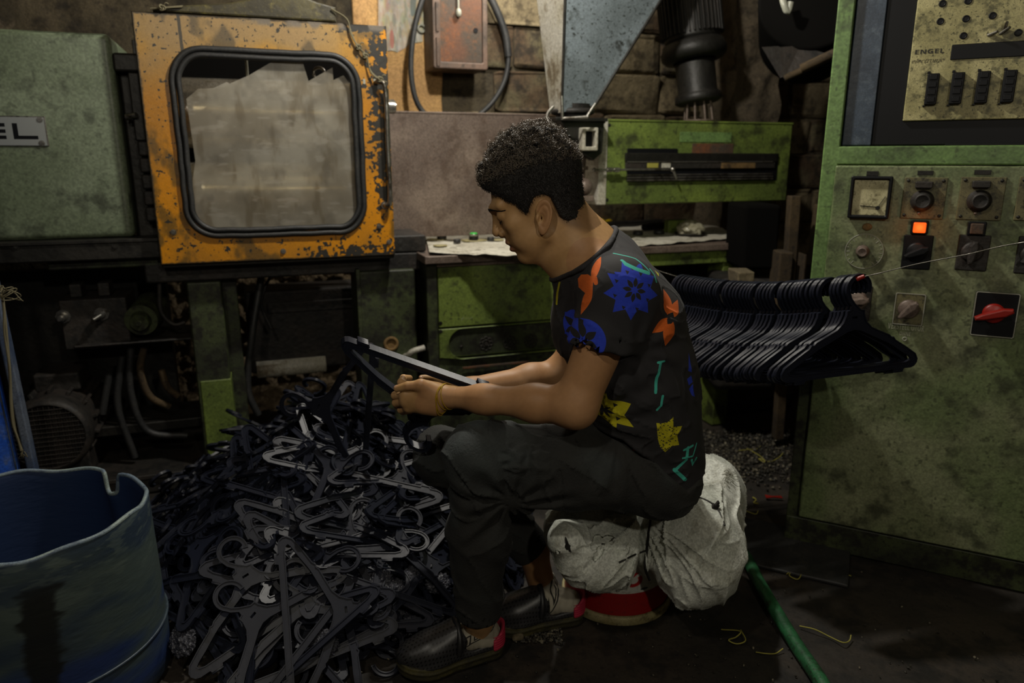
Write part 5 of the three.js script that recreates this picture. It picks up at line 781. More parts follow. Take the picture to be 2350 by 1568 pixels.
{ // bucket turned over, with the tied sack cushion on it
  const t = thing('paint_bucket', 'upturned white paint bucket with a red band under the sack', 'bucket');
  const c = onFloor(1440, 1372); c.z = -1.86; c.x = 0.30; t.position.copy(c);
  const cv = document.createElement('canvas'); cv.width = 1024; cv.height = 512; const x = cv.getContext('2d');
  x.fillStyle = '#b9b8b0'; x.fillRect(0, 0, 1024, 512); x.fillStyle = '#8e1512'; x.fillRect(0, 360, 1024, 110); x.fillStyle = '#a8a58c'; x.fillRect(0, 470, 1024, 42);
  for (let i = 0; i < 1500; i++) { x.globalAlpha = rr(0.03, 0.2); x.fillStyle = rnd() < 0.7 ? '#4a3b28' : '#2c2a22'; x.beginPath(); x.ellipse(rr(0, 1024), rr(0, 512), rr(1, 9), rr(1, 6), 0, 0, 7); x.fill(); } x.globalAlpha = 1;
  for (const ox of [70, 326, 582, 838]) { x.strokeStyle = '#a3201c'; x.lineWidth = 15; x.beginPath(); x.arc(ox, 295, 26, -0.6, 1.9); x.stroke(); x.beginPath(); x.arc(ox, 295, 26, 2.6, 4.9); x.stroke(); x.fillStyle = '#a3201c'; x.beginPath(); x.moveTo(ox - 6, 254); x.lineTo(ox + 22, 262); x.lineTo(ox - 2, 284); x.fill(); x.fillStyle = '#3a4038'; x.beginPath(); x.ellipse(ox - 36, 312, 15, 12, 0, 0, 7); x.fill(); x.beginPath(); x.ellipse(ox + 40, 345, 14, 6, 0, 0, 7); x.fill(); }
  const tx = new THREE.CanvasTexture(cv); tx.colorSpace = THREE.SRGBColorSpace; tx.wrapS = THREE.RepeatWrapping;
  const pr = [[0.001, 0.3], [0.118, 0.3], [0.124, 0.296], [0.13, 0.2], [0.139, 0.08], [0.147, 0.03], [0.149, 0.008], [0.146, 0.0], [0.14, 0.0]];
  const g = lathe(pr, 64), gp = g.attributes.position, gu = g.attributes.uv; for (let i = 0; i < gp.count; i++) gu.setXY(i, Math.atan2(gp.getX(i), gp.getZ(i)) / (2 * Math.PI) + 0.5 + 0.04, 1 - (0.3 - gp.getY(i)) / 0.3 * 0.999);
  tx.flipY = true; part('shell', keep(g), new THREE.MeshPhysicalMaterial({ name: 'bucket_print', map: tx, roughness: 0.4 }), t);
  part('rim', [lathe([[0.148, 0.0], [0.156, 0.004], [0.156, 0.022], [0.15, 0.03], [0.147, 0.02]], 64)], M.flap, t);
}
const seatTop = [];
{
  const A = at(1372, 1228, -1.70), Bc = at(1592, 1248, -1.70), C = at(1632, 1132, -1.86), D = at(1440, 1160, -1.86);
  const b1 = ball(A, 0.135, 0.10, 0.19), b2 = ball(Bc, 0.125, 0.152, 0.17), b3 = ball(C, 0.085, 0.10, 0.16), b4 = ball(D, 0.19, 0.07, 0.2), tail = bone(at(1320, 1300, -1.56), at(1300, 1240, -1.55), 0.035, 0.05), tail2 = bone(at(1580, 1360, -1.585), at(1650, 1310, -1.6), 0.03, 0.04);
  const P = at(1487, 1240, -1.56);
  const field = (x, y, z) => {
    let d = smin(smin(smin(b1(x, y, z), b2(x, y, z), 0.05), b3(x, y, z), 0.05), b4(x, y, z), 0.06); d = smin(d, smin(tail(x, y, z), tail2(x, y, z), 0.02), 0.05);
    if (d > 0.06 || d < -0.06) return d;
    const q = n3(x * 2.2, y * 2.2, z * 2.2), rad = Math.hypot(x - P.x, y - P.y), ang = Math.atan2(y - P.y, x - P.x), near = Math.exp(-rad * rad / 0.02);
    const r1 = 1 - Math.abs(n3(x * 3.6 + q * 0.8, y * 3.6 - x * 2.8, z * 3)), r2 = 1 - Math.abs(n3(x * 7 + 3, y * 5 + x * 6, z * 6)), r3 = 1 - Math.abs(n3(ang * 2.6, rad * 5, 3 + z * 3));
    d += 0.007 * n3(x * 5, y * 5, z * 5) - 0.009 * Math.pow(clamp(r1), 7) - 0.005 * Math.pow(clamp(r2), 6) - 0.008 * Math.pow(clamp(r3), 5) * smooth(0.015, 0.06, rad) * smooth(0.26, 0.12, rad) + 0.004;
    d += 0.03 * Math.exp(-Math.pow((x - P.x - 0.02 * Math.sin(y * 20)) / 0.013, 2));      // pinched by the cord
    d = Math.max(d, 1e-9 - y + 0.045);
    return d;
  };
  const t = thing('sack_cushion', 'dirty white woven sack tied in the middle, used as a seat', 'sack');
  mat('sack_cloth', { roughness: 0.75, bumpMap: BUMP.cloth, bumpScale: 0.0005 }, { base: 0xc9ccc3, tone: 0xb2b6ab, dirt: 0x6d6a5a, metres: 0.5, s: 314, dirtAt: 0.6, dirtMax: 0.45, specks: 0.3 });
  part('cloth', nets(field, [A.x - 0.2, 0.0, -2.12], [Bc.x + 0.2, 0.6, -1.42], 0.0045), M.sack_cloth, t);
  const surf = (px, py) => { const d = ray(px, py); for (let s = 1.3; s < 2.4; s += 0.003) if (field(d.x * s, EYE + d.y * s, d.z * s) < 0.001) return V(d.x * s, EYE + d.y * s, d.z * s); return at(px, py, -1.6); };
  const near = (p) => p.clone().add(V(0, 0, 0.003));
  part('tie', [tube([[1494, 1178], [1491, 1205], [1487, 1235], [1484, 1262], [1480, 1300], [1490, 1330]].map(([a, b]) => near(surf(a, b))), 0.0035, 50, 6), tube([[1484, 1262], [1450, 1275], [1420, 1290]].map(([a, b]) => near(surf(a, b))), 0.0025, 20, 6), tube([[1555, 1135], [1600, 1140], [1640, 1160], [1662, 1205]].map(([a, b]) => near(surf(a, b))), 0.003, 30, 6)], M.dark_steel, t, 'dark cord tied round the sack');
  part('torn_hole', [[1303, 1254, 11, 26, 0.3], [1641, 1166, 12, 26, -0.6]].map(([px, py, rx, ry, rot]) => { const c = surf(px, py), k = 1.65 / F, sh = new THREE.Shape(); for (let i = 0; i < 18; i++) { const a = i / 18 * 6.2832, r = 1 + 0.5 * n2(Math.cos(a) * 2 + px, Math.sin(a) * 2); sh[i ? 'lineTo' : 'moveTo'](rx * k * r * Math.cos(a) * 0.6, ry * k * r * Math.sin(a) * 0.6); } return ext(sh, 0.012, 0.002).rotateZ(rot).translate(c.x, c.y, c.z - 0.008); }), M.grimy_steel, t, 'torn hole in the sack');
  part('frayed_edge', Array.from({ length: 16 }, () => { const a = surf(rr(1655, 1680), rr(1075, 1120)), q = a.clone().add(V(rr(0.01, 0.03), rr(-0.015, 0.012), 0)); return tube([a, a.clone().lerp(q, 0.5).add(V(0, 0.006, 0)), q], 0.0009, 8, 4); }), M.pale_plastic, t);
  settle(t);
}
{
  const t = thing('garden_hose', 'dirty green hose lying across the dark floor at the right', 'hose');
  part('hose', tube([[1640, 1230], [1700, 1268], [1745, 1345], [1790, 1420], [1835, 1490], [1880, 1556], [1925, 1640]].map(([a, b], i) => onFloor(a, b, 0.019).add(V(0, 0.003 * Math.sin(i), 0))), 0.0185, 90, 14), M.hose_green, t); settle(t);
  const str = (pts, label, r = 0.0016) => { const s = thing('plastic_string', label, 'string'); part('strand', tube(pts.map(([a, b], i) => onFloor(a, b, 0.004 + 0.006 * (i % 2))), r, 50, 5), M.yellow_string, s); settle(s); };
  str([[1655, 1445], [1700, 1450], [1690, 1462], [1672, 1470], [1690, 1478], [1710, 1472], [1700, 1446]], 'pale curled string left of the green hose');
  str([[1835, 1437], [1870, 1445], [1905, 1462], [1935, 1475], [1950, 1470], [1953, 1458]], 'long pale string lying right of the green hose');
  str([[1800, 1308], [1815, 1302], [1832, 1306], [1838, 1320], [1830, 1330], [1812, 1322], [1820, 1308], [1805, 1318]], 'looped string between the sack and the cabinet foot');
  str([[1884, 1320], [1905, 1322], [1930, 1316], [1953, 1322]], 'short straight string in front of the cabinet foot');
  str([[1735, 1497], [1755, 1500], [1780, 1500], [1797, 1489]], 'faint short string on the floor at the lower edge');
  str([[1688, 1165], [1710, 1172], [1735, 1180], [1740, 1172]], 'thin string on the floor beside the top of the sack');
  str([[1715, 1030], [1748, 1050], [1755, 1062], [1740, 1052], [1765, 1060], [1785, 1052], [1797, 1040]], 'knotted string on the gravel behind the sack', 0.0022);
  str([[1690, 1035], [1715, 1032], [1738, 1030], [1745, 1024]], 'short string end on the gravel behind the sack');
  str([[1728, 1142], [1735, 1148], [1730, 1154], [1740, 1156]], 'yellow scrap of string on the floor by the cabinet', 0.003);
  const red = solo('wrapper', ext(poly([[-0.03, -0.006], [0.0, -0.002], [0.03, -0.007], [0.028, 0.007], [-0.005, 0.005], [-0.03, 0.012]]), 0.003).rotateX(-Math.PI / 2 + 0.3), M.red_plastic, 'red scrap of wrapper on the floor at the cabinet foot', 'wrapper'); red.position.copy(onFloor(1776, 1142, 0.006));
  const gr = new THREE.IcosahedronGeometry(1, 0), many = []; for (let i = 0; i < 2600; i++) { const px = rr(1605, 1830), py = rr(985, 1125), edge = smooth(1125, 1050, py) * smooth(975, 1000, py); if (rnd() > edge * 0.9 + 0.08) continue; many.push([onFloor(px, py, 0.004), rr(0.002, 0.008)]); }
  for (let i = 0; i < 500; i++) many.push([V(rr(-1.2, 1.3), 0.002, rr(-2.2, -1.15)), rr(0.0012, 0.004)]);
  for (let i = 0; i < 420; i++) many.push([onFloor(rr(1180, 1290), rr(1425, 1475), 0.003), rr(0.002, 0.005)]);
  const inst = new THREE.InstancedMesh(std(gr), new THREE.MeshPhysicalMaterial({ name: 'grit', color: 0x8d8776, roughness: 0.6 }), many.length), m4 = new THREE.Matrix4(), q = new THREE.Quaternion(), e = new THREE.Euler();
  many.forEach(([p, r], i) => { q.setFromEuler(e.set(rr(0, 6), rr(0, 6), rr(0, 6))); m4.compose(p, q, V(r * rr(0.6, 1.5), r * 0.7, r)); inst.setMatrixAt(i, m4); const c = rnd() < 0.72 ? rr(0.04, 0.14) : rr(0.2, 0.75); inst.setColorAt(i, new THREE.Color(c, c * 0.97, c * 0.88)); });
  inst.name = 'grit'; inst.castShadow = inst.receiveShadow = true; inst.userData = { kind: 'stuff', label: 'grit and plastic crumbs scattered over the dark floor', category: 'grit' }; scene.add(inst);
  const slab = (px0, py0, px1, py1, label, h = 0.03) => { const a = onFloor(px0, py1, 0), b = onFloor(px1, py0, 0), g = new RoundedBoxGeometry(Math.abs(b.x - a.x), h, Math.abs(b.z - a.z), 4, 0.01), p = g.attributes.position; for (let i = 0; i < p.count; i++) p.setY(i, p.getY(i) + 0.004 * n2(p.getX(i) * 30, p.getZ(i) * 30)); const o = solo('stone_chunk', g.translate(0, h / 2, 0), M.stone, label, 'stone'); o.position.set((a.x + b.x) / 2, 0, (a.z + b.z) / 2); o.rotation.y = 0.1; };
  slab(1200, 1372, 1285, 1408, 'flat brown stone on the floor between the clogs and the bucket');
  slab(1172, 1440, 1200, 1475, 'small grey stone behind the heel of the near clog', 0.02);
  { const g = new RoundedBoxGeometry(0.34, 0.012, 0.3, 3, 0.005), o = solo('rubber_mat', g.translate(0, 0.006, 0), M.rubber, 'thin dark mat on the floor in front of the cabinet', 'mat'); const c = onFloor(1830, 1285); o.position.set(c.x, 0, c.z - 0.05); o.rotation.y = -0.45; }
  { // black fuzzy clump of waste beside the clog
    const c = onFloor(960, 1440, 0.0), g = new THREE.IcosahedronGeometry(1, 18), p = g.attributes.position; for (let i = 0; i < p.count; i++) { const v = V(p.getX(i), p.getY(i), p.getZ(i)), d = 1 + 0.25 * n3(v.x * 3, v.y * 3, v.z * 3) + 0.14 * n3(v.x * 14, v.y * 14, v.z * 14); p.setXYZ(i, v.x * d * 0.085, Math.max(0.001, 0.02 + v.y * d * 0.04), v.z * d * 0.07); }
    const h = mergeVertices(std(g).deleteAttribute('normal').deleteAttribute('uv')); h.computeVertexNormals(); const o = solo('waste_clump', h, M.sprue_plastic, 'shaggy black clump of waste between the heap and the clog', 'waste'); o.position.copy(c); }
}
// ---------------------------------------------------------------- the young man
{
  const ZM = -1.60, P = (x, y, z = ZM) => at(x, y, z);
  const shN = P(1426, 668, -1.445), shF = P(1402, 668, -1.76), elN = P(1320, 932, -1.415), wrN = P(1032, 911, -1.54), elF = P(1290, 862, -1.78), wrF = P(1082, 889, -1.71);
  const hipN = P(1492, 1072, -1.515), hipF = P(1490, 1070, -1.69), knN = P(1098, 1043, -1.49), knF = P(1014, 1046, -1.73), cuN = P(1098, 1408, -1.575), cuF = P(1222, 1262, -1.752);
  const neckT = P(1290, 518), neckB = P(1338, 603);
  // collar plane: everything skin above it belongs to the head's own finer grid
  const c0 = P(1276, 632), c1 = P(1393, 538), cm = c0.clone().add(c1).multiplyScalar(0.5), cd = c1.clone().sub(c0).normalize(), cn = V(-cd.y, cd.x, 0);
  const collar = (x, y, z) => (x - cm.x) * cn.x + (y - cm.y) * cn.y;
  const union = (k, ...f) => (x, y, z) => { let d = f[0](x, y, z); for (let i = 1; i < f.length; i++) d = smin(d, f[i](x, y, z), k); return d; };
  const wide = (f, kz) => (x, y, z) => f(x, y, ZM + (z - ZM) * kz);

  // --- torso, shared by skin and shirt
  const T = [[P(1392, 640), 0.085], [P(1424, 738), 0.126], [P(1458, 855), 0.125], [P(1470, 960), 0.123], [P(1498, 1062), 0.117]];
  const torso = (grow) => wide(union(0.05, ...T.slice(1).map(([p, r], i) => bone(T[i][0], p, T[i][1] + grow, r + grow)), ball(P(1335, 742), 0.066 + grow)), 0.74);
  const neck = bone(neckT, neckB, 0.058, 0.066), traps = union(0.05, bone(P(1352, 590), shN, 0.058, 0.05), bone(P(1352, 590), shF, 0.058, 0.05));
  const mid = (a, b, k) => a.clone().lerp(b, k);
  const armN = union(0.03, bone(shN, elN, 0.055, 0.043), bone(elN, mid(elN, wrN, 0.3), 0.0415, 0.036), bone(mid(elN, wrN, 0.3), mid(elN, wrN, 0.72), 0.036, 0.028), bone(mid(elN, wrN, 0.7), wrN, 0.028, 0.0235));
  const armF = union(0.03, bone(shF, elF, 0.055, 0.043), bone(elF, mid(elF, wrF, 0.35), 0.042, 0.036), bone(mid(elF, wrF, 0.35), wrF, 0.036, 0.0245));
  const legs = union(0.03, bone(hipN, knN, 0.06, 0.04), bone(knN, cuN, 0.04, 0.036), bone(cuN, P(1098, 1470, -1.60), 0.036, 0.034), bone(hipF, knF, 0.06, 0.04), bone(knF, cuF, 0.04, 0.038), bone(cuF, P(1252, 1375, -1.775), 0.0385, 0.036));
  const coreField = (() => { const t = torso(-0.016); return (x, y, z) => { const d = smin(smin(smin(t(x, y, z), neck(x, y, z), 0.05), traps(x, y, z), 0.05), legs(x, y, z), 0.02); return Math.max(d, collar(x, y, z) + 0.012); }; })();

  // --- head, in its own frame: F forward, U up, W sideways (metres, origin at the ear canal)
  const ear = P(1240, 497), tl = 27 * Math.PI / 180, fx = -Math.cos(tl), fy = -Math.sin(tl), ux = -Math.sin(tl), uy = Math.cos(tl);
  const toHead = (x, y, z) => { const a = x - ear.x, b = y - ear.y; return [a * fx + b * fy, a * ux + b * uy, z - ZM]; };
  const HP = (f, u, w) => V(ear.x + (f * fx + u * ux) / 1000, ear.y + (f * fy + u * uy) / 1000, ZM + w / 1000);
  const v = (a, b, c) => V(a / 1000, b / 1000, c / 1000), el = (a, b, c, rx, ry, rz) => ball(v(a, b, c), rx / 1000, ry / 1000, rz / 1000), bn = (a, b, ra, rb) => bone(v(...a), v(...b), ra / 1000, rb / 1000);
  const skull = el(-14, 58, 0, 95, 87, 73), faceB = el(36, 0, 0, 49, 76, 55), jaw = bn([8, -38, 50], [62, -64, 15], 15, 14), chin = el(70, -62, 0, 14, 13, 19), cheek = el(58, 16, 45, 17, 16, 15), maxi = el(66, -16, 0, 22, 30, 28),
    brow = bn([85, 62, 6], [66, 63, 42], 9.5, 9), socket = el(94, 42, 30, 12.5, 10, 15), lid = el(71, 40, 31, 13.5, 12, 15), bridge = bn([83, 52, 0], [98, 18, 0], 6.5, 9), tip = el(100, 12, 0, 10, 9, 10.5), ala = el(89, 6, 11, 9.5, 8.5, 7.5), nostril = el(94, -1, 6, 6, 3, 3.4), sept = el(90, 1, 0, 9, 6, 6), fill = el(48, -20, 32, 27, 30, 24),
    lipU = el(84, -18, 0, 10, 8, 22), lipD = el(82.5, -35, 0, 10, 7.5, 18), mouth = bn([94, -26, -24], [94, -26, 24], 4, 4), temple = el(50, 62, 70, 20, 26, 8);
  const earField = (F_, U_, W_) => {
    const qf = (F_ * 1000 + 6) / 0.93, qu = (U_ * 1000 - 3) / 0.93, ex = -qf * 0.891 - qu * 0.454, ey = -qf * 0.454 + qu * 0.891, wl = W_ * 1000 - 73 - 0.38 * ex;
    const rx = 17 + 0.09 * ey, e = Math.hypot((ex - 0.04 * ey) / rx, ey / 36), k = rx;
    const sm = (a, b, c) => smin(a, b, c);
    let d = smax((e - 0.95) * k, Math.abs(wl) - 3.2, 3);
    const front = smooth(-14, -4, ex) + smooth(2, 14, ey);
    d = sm(d, Math.hypot((e - 0.90) * k, wl - 3.2) - 3.2 * clamp(front), 2.5);
    d = sm(d, Math.hypot((e - 0.52) * k * 0.9, wl - 2.6) - 2.8 * clamp(smooth(-6, 2, ex)), 2.5);
    d = sm(d, Math.hypot(ex + 13, (ey + 5) * 0.7, wl - 1) - 5, 3);
    d = sm(d, Math.hypot((ex + 4) * 1.0, (ey + 30) * 0.9, wl * 1.6) - 8.5, 4);
    d = smax(d, -(Math.hypot((ex + 4) / 7, (ey + 4) / 11, (wl - 4.5) / 5.6) - 1) * 5.6, 3);
    return d / 1000;
  };
  const headLocal = (f, u, W) => {
    const w = Math.abs(W), K = (a) => a / 1000;
    let d = smin(skull(f, u, w), faceB(f, u, w), K(26)); d = smin(d, jaw(f, u, w), K(22)); d = smin(d, chin(f, u, w), K(14)); d = smin(d, cheek(f, u, w), K(22)); d = smin(d, maxi(f, u, w), K(14)); d = smin(d, fill(f, u, w), K(18));
    if (d < -0.03) return d;
    d = smin(d, brow(f, u, w), K(14)); d = smax(d, -socket(f, u, w), K(12)); d = smin(d, lid(f, u, w), K(6)); d = smin(d, bridge(f, u, w), K(9)); d = smin(d, tip(f, u, w), K(6)); d = smin(d, ala(f, u, w), K(4)); d = smin(d, sept(f, u, w), K(4)); d = smax(d, -nostril(f, u, w), K(2));
    d = smin(d, lipU(f, u, w), K(5)); d = smin(d, lipD(f, u, w), K(5)); d = smax(d, -mouth(f, u, w), K(4)); 
    return d < 0.03 ? smin(d, earField(f, u, w), K(3)) : Math.min(d, Math.max(0.012, earField(f, u, w)));
  };
  const neckBack = bone(P(1292, 470), P(1342, 572), 0.043, 0.056), under = bone(HP(40, -52, 0), P(1300, 590), 0.030, 0.05);
  const headField = (x, y, z) => { const [f, u, w] = toHead(x, y, z); let d = headLocal(f, u, w); d = smin(d, smin(smin(neck(x, y, z), neckBack(x, y, z), 0.03), under(x, y, z), 0.03), 0.022); d = smin(d, traps(x, y, z), 0.05); return Math.max(d, -collar(x, y, z) - 0.022); };

  // --- hands
  const HB = (list) => list.map(([a, b, ra, rb]) => bone(a, b, ra, rb));
  const q = (x, y, z) => P(x, y, z);
  const chain = (pts, r) => pts.slice(1).map((p, i) => [pts[i], p, r[i], r[i + 1]]);
  const N = { i: [q(948, 894, -1.557), q(921, 878, -1.578), q(926, 868, -1.606), q(940, 868, -1.622)], m: [q(931, 906, -1.547), q(907, 908, -1.570), q(908, 914, -1.598), q(928, 917, -1.616)], r: [q(931, 921, -1.547), q(909, 925, -1.570), q(912, 931, -1.596), q(932, 932, -1.612)], p: [q(938, 936, -1.552), q(920, 941, -1.572), q(924, 945, -1.593), q(942, 944, -1.606)], t: [q(1000, 897, -1.542), q(966, 884, -1.532), q(936, 886, -1.535), q(911, 892, -1.542)] };
  const palmN = union(0.016, ...HB([[wrN, q(985, 905, -1.542), 0.0235, 0.022], [q(1000, 905, -1.545), N.i[0], 0.018, 0.0125], [q(998, 912, -1.544), N.m[0], 0.019, 0.0125], [q(998, 922, -1.545), N.r[0], 0.019, 0.0125], [q(998, 930, -1.547), N.p[0], 0.018, 0.0115], [q(1005, 900, -1.543), N.t[1], 0.017, 0.0135], [q(975, 930, -1.542), q(1000, 935, -1.545), 0.018, 0.018]]));
  const fing = (d, r) => union(0.002, ...HB(chain(d, r)));
  const fN = [fing(N.i, [0.0105, 0.0095, 0.0085, 0.0072]), fing(N.m, [0.0105, 0.0098, 0.0088, 0.0075]), fing(N.r, [0.0105, 0.0094, 0.0084, 0.0072]), fing(N.p, [0.0095, 0.0084, 0.0074, 0.0064]), fing(N.t, [0.015, 0.0118, 0.0102, 0.0078])];
  const handN = (x, y, z) => { let f = 9; for (const g of fN) f = Math.min(f, g(x, y, z)); return Math.max(smin(smin(palmN(x, y, z), f, 0.006), armN(x, y, z) + 0.0009 * smooth(wrN.x + 0.012, wrN.x + 0.026, x), 0.012), x - wrN.x - 0.03); };
  const R = { t: [q(1040, 884, -1.695), q(1012, 874, -1.675), q(988, 869, -1.660), q(968, 868, -1.650)], i: [q(1020, 889, -1.705), q(992, 884, -1.680), q(975, 887, -1.662), q(964, 893, -1.650)], m: [q(1024, 896, -1.715), q(995, 894, -1.695), q(978, 898, -1.675), q(970, 904, -1.662)], r: [q(1028, 903, -1.720), q(1002, 903, -1.705), q(986, 907, -1.690), q(978, 912, -1.678)], p: [q(1034, 909, -1.722), q(1012, 910, -1.710), q(998, 913, -1.700), q(990, 916, -1.690)] };
  const palmF = union(0.016, ...HB([[wrF, q(1050, 893, -1.710), 0.0245, 0.021], ...['i', 'm', 'r', 'p'].map((k, j) => [q(1060, 890 + j * 4, -1.710), R[k][0], 0.018, 0.0115]), [q(1062, 888, -1.705), R.t[1], 0.016, 0.0125]]));
  const fF = [fing(R.t, [0.014, 0.0115, 0.0098, 0.0078]), fing(R.i, [0.0105, 0.0092, 0.0082, 0.007]), fing(R.m, [0.0105, 0.0094, 0.0084, 0.007]), fing(R.r, [0.0105, 0.009, 0.008, 0.0068]), fing(R.p, [0.0095, 0.008, 0.007, 0.006])];
  const handF = (x, y, z) => { let f = 9; for (const g of fF) f = Math.min(f, g(x, y, z)); return Math.max(smin(smin(palmF(x, y, z), f, 0.006), armF(x, y, z) + 0.0009 * smooth(wrF.x + 0.012, wrF.x + 0.026, x), 0.012), x - wrF.x - 0.03); };

  // --- skin colour varies a little over the body
  const lin = (h) => new THREE.Color(h), SK = lin(0xb08a5e), SK2 = lin(0x9d784c), RED = lin(0x9c6a50), LIP = lin(0x8a5648), DK = lin(0x4d3524);
  const skin = (x, y, z) => {
    const c = SK.clone().lerp(SK2, smooth(-0.3, 0.5, n3(x * 14, y * 14, z * 14)) * 0.6), [f, u, w] = toHead(x, y, z).map((k) => k * 1000), aw = Math.abs(w);
    if (f > 75 && u < -11 && u > -41 && aw < 24) c.lerp(LIP, 0.75 * smooth(24, 16, aw));
    if (aw > 73) c.lerp(RED, 0.35);
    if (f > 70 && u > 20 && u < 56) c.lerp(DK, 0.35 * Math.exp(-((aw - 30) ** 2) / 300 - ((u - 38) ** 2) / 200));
    const hl = hairEdge(x, y); c.lerp(DK, 0.6 * smooth(0.014, -0.004, hl) * (u > -70 && f > -110 ? 1 : 0));
    const g = 1 + 0.05 * n3(x * 90, y * 90, z * 90); return [c.r * g, c.g * g, c.b * g];
  };
  // --- hairline, traced as a region in the plane of the profile
  const HL = [[1040, 436], [1103, 438], [1121, 441], [1146, 449], [1165, 463], [1184, 470], [1198, 488], [1211, 491], [1218, 468], [1227, 452], [1245, 446], [1262, 452], [1271, 470], [1283, 496], [1303, 511], [1326, 521], [1352, 527], [1420, 530], [1420, 180], [1040, 180]].map(([a, b]) => P(a, b, -1.545));
  const hairEdge = (x, y) => { let d = 1e9, s = 1; for (let i = 0, j = HL.length - 1; i < HL.length; j = i++) { const A = HL[i], Bq = HL[j], ex = Bq.x - A.x, ey = Bq.y - A.y, wx = x - A.x, wy = y - A.y, t = clamp((wx * ex + wy * ey) / (ex * ex + ey * ey)), dx = wx - ex * t, dy = wy - ey * t; d = Math.min(d, dx * dx + dy * dy); if ((A.y > y) !== (Bq.y > y) && x < (Bq.x - A.x) * (y - A.y) / (Bq.y - A.y) + A.x) s = -s; } return s * Math.sqrt(d); };

  const person = thing('person', 'curly-haired young man in a black flower-print T-shirt sitting on the sack, holding hangers', 'person');
  const skinMat = new THREE.MeshPhysicalMaterial({ name: 'skin', color: 0xffffff, vertexColors: true, roughness: 0.5, specularIntensity: 0.6, bumpMap: BUMP.fine, bumpScale: 0.0002 });
  const around = (list, m) => { const b = new THREE.Box3().setFromPoints(list).expandByScalar(m); return [[b.min.x, b.min.y, b.min.z], [b.max.x, b.max.y, b.max.z]]; };
  const o = { color: skin };
  const body = part('body', [
    nets(coreField, ...around([shN, shF, neckB, hipN, knF, P(1098, 1400, -1.6), P(1560, 1000)], 0.06), 0.011, o),
    nets(armN, ...around([shN, elN, wrN], 0.062), 0.004, o), nets(armF, ...around([shF, elF, wrF], 0.062), 0.0045, o),
    nets(legs, ...around([P(1098, 1400, -1.57), P(1098, 1470, -1.6)], 0.045), 0.004, o), nets(legs, ...around([P(1215, 1240, -1.75), P(1252, 1375, -1.775)], 0.05), 0.004, o),
    nets(headField, ...around([HP(115, 0, 0), HP(-115, 60, 0), HP(0, 150, 90), HP(0, -90, -90), P(1276, 660), P(1400, 565)], 0.012), 0.0024, { ...o, safe: 2.2 }),
    nets(handN, ...around([wrN.clone().add(V(0.03, 0, 0)), ...N.i, ...N.m, ...N.p, ...N.t], 0.035), 0.0021, { ...o, safe: 2 }),
    nets(handF, ...around([wrF.clone().add(V(0.03, 0, 0)), ...R.i, ...R.p, ...R.t], 0.035), 0.0022, { ...o, safe: 2 }),
  ], skinMat, person, 'bare skin of face, neck, arms and ankles');
  const nail = (a, b, r, up) => { const d = b.clone().sub(a).normalize(), c = b.clone().addScaledVector(up, r * 0.86).addScaledVector(d, -r * 0.1); return new THREE.SphereGeometry(1, 12, 8).scale(r * 0.62, r * 0.2, r * 0.85).applyQuaternion(new THREE.Quaternion().setFromRotationMatrix(new THREE.Matrix4().makeBasis(up.clone().cross(d).normalize(), up, d))).translate(c.x, c.y, c.z); };
  part('thumbnail', [nail(N.t[2], N.t[3], 0.0078, V(0, 0.75, 0.66)), nail(R.t[2], R.t[3], 0.0078, V(0, 0.6, 0.8))], new THREE.MeshPhysicalMaterial({ name: 'nail', color: 0xb58d70, roughness: 0.3 }), person);

  // --- hair
  const RT = [[-30, 92], [0, 96], [22, 110], [39, 119], [60, 119], [70, 121], [90, 126], [107, 128], [128, 135], [151, 127], [165, 120], [201, 105], [215, 108], [230, 121], [242, 142], [255, 150], [330, 92]];
  const rOut = (a) => { for (let i = 1; i < RT.length; i++) if (a <= RT[i][0]) return mix(RT[i - 1][1], RT[i][1], smooth(RT[i - 1][0], RT[i][0], a)); return 92; };
  const hairField = (x, y, z) => {
    const [f, u, w] = toHead(x, y, z), a = f * 1000 + 14, b = u * 1000 - 62, rho = Math.hypot(a, b); let ang = Math.atan2(b, a) * 180 / Math.PI; if (ang < -30) ang += 360;
    const Rm = rOut(ang), k = Math.pow(Math.pow(rho / Rm, 2.3) + Math.pow(Math.abs(w) * 1000 / 76.5, 2.3), 1 / 2.3); let d = (k - 1) * 0.085;
    if (Math.abs(d) < 0.03) { const top = smooth(0.0, 0.03, (x * 0 + curlLine(x, y))); d += top * (0.004 * n3(x * 70, y * 70, z * 70) + 0.005 * n3(x * 33, y * 33, z * 33)) + 0.0008 * n3(x * 200, y * 200, z * 200); }
    return smax(d, hairEdge(x, y), 0.010);
  };
  const CLp = [[1085, 436], [1103, 428], [1175, 397], [1251, 368], [1345, 366]].map(([a, b]) => P(a, b, -1.55));
  const curlLine = (x, y) => { for (let i = 1; i < CLp.length; i++) if (x <= CLp[i].x || i === CLp.length - 1) return y - mix(CLp[i - 1].y, CLp[i].y, (x - CLp[i - 1].x) / (CLp[i].x - CLp[i - 1].x)); return 0; };
  const hairMat = new THREE.MeshPhysicalMaterial({ name: 'dark_hair', color: 0x17130f, roughness: 0.62, bumpMap: bumpTex({ metres: 0.06, per: 40, oct: 3, s: 91 }), bumpScale: 0.002 });
  const hb = around([HP(118, 60, 0), HP(-140, 60, 0), HP(0, 200, 92), HP(0, -90, -92)], 0.01);
  const hair = part('hair', nets(hairField, ...hb, 0.003, { safe: 2.2 }), hairMat, person);
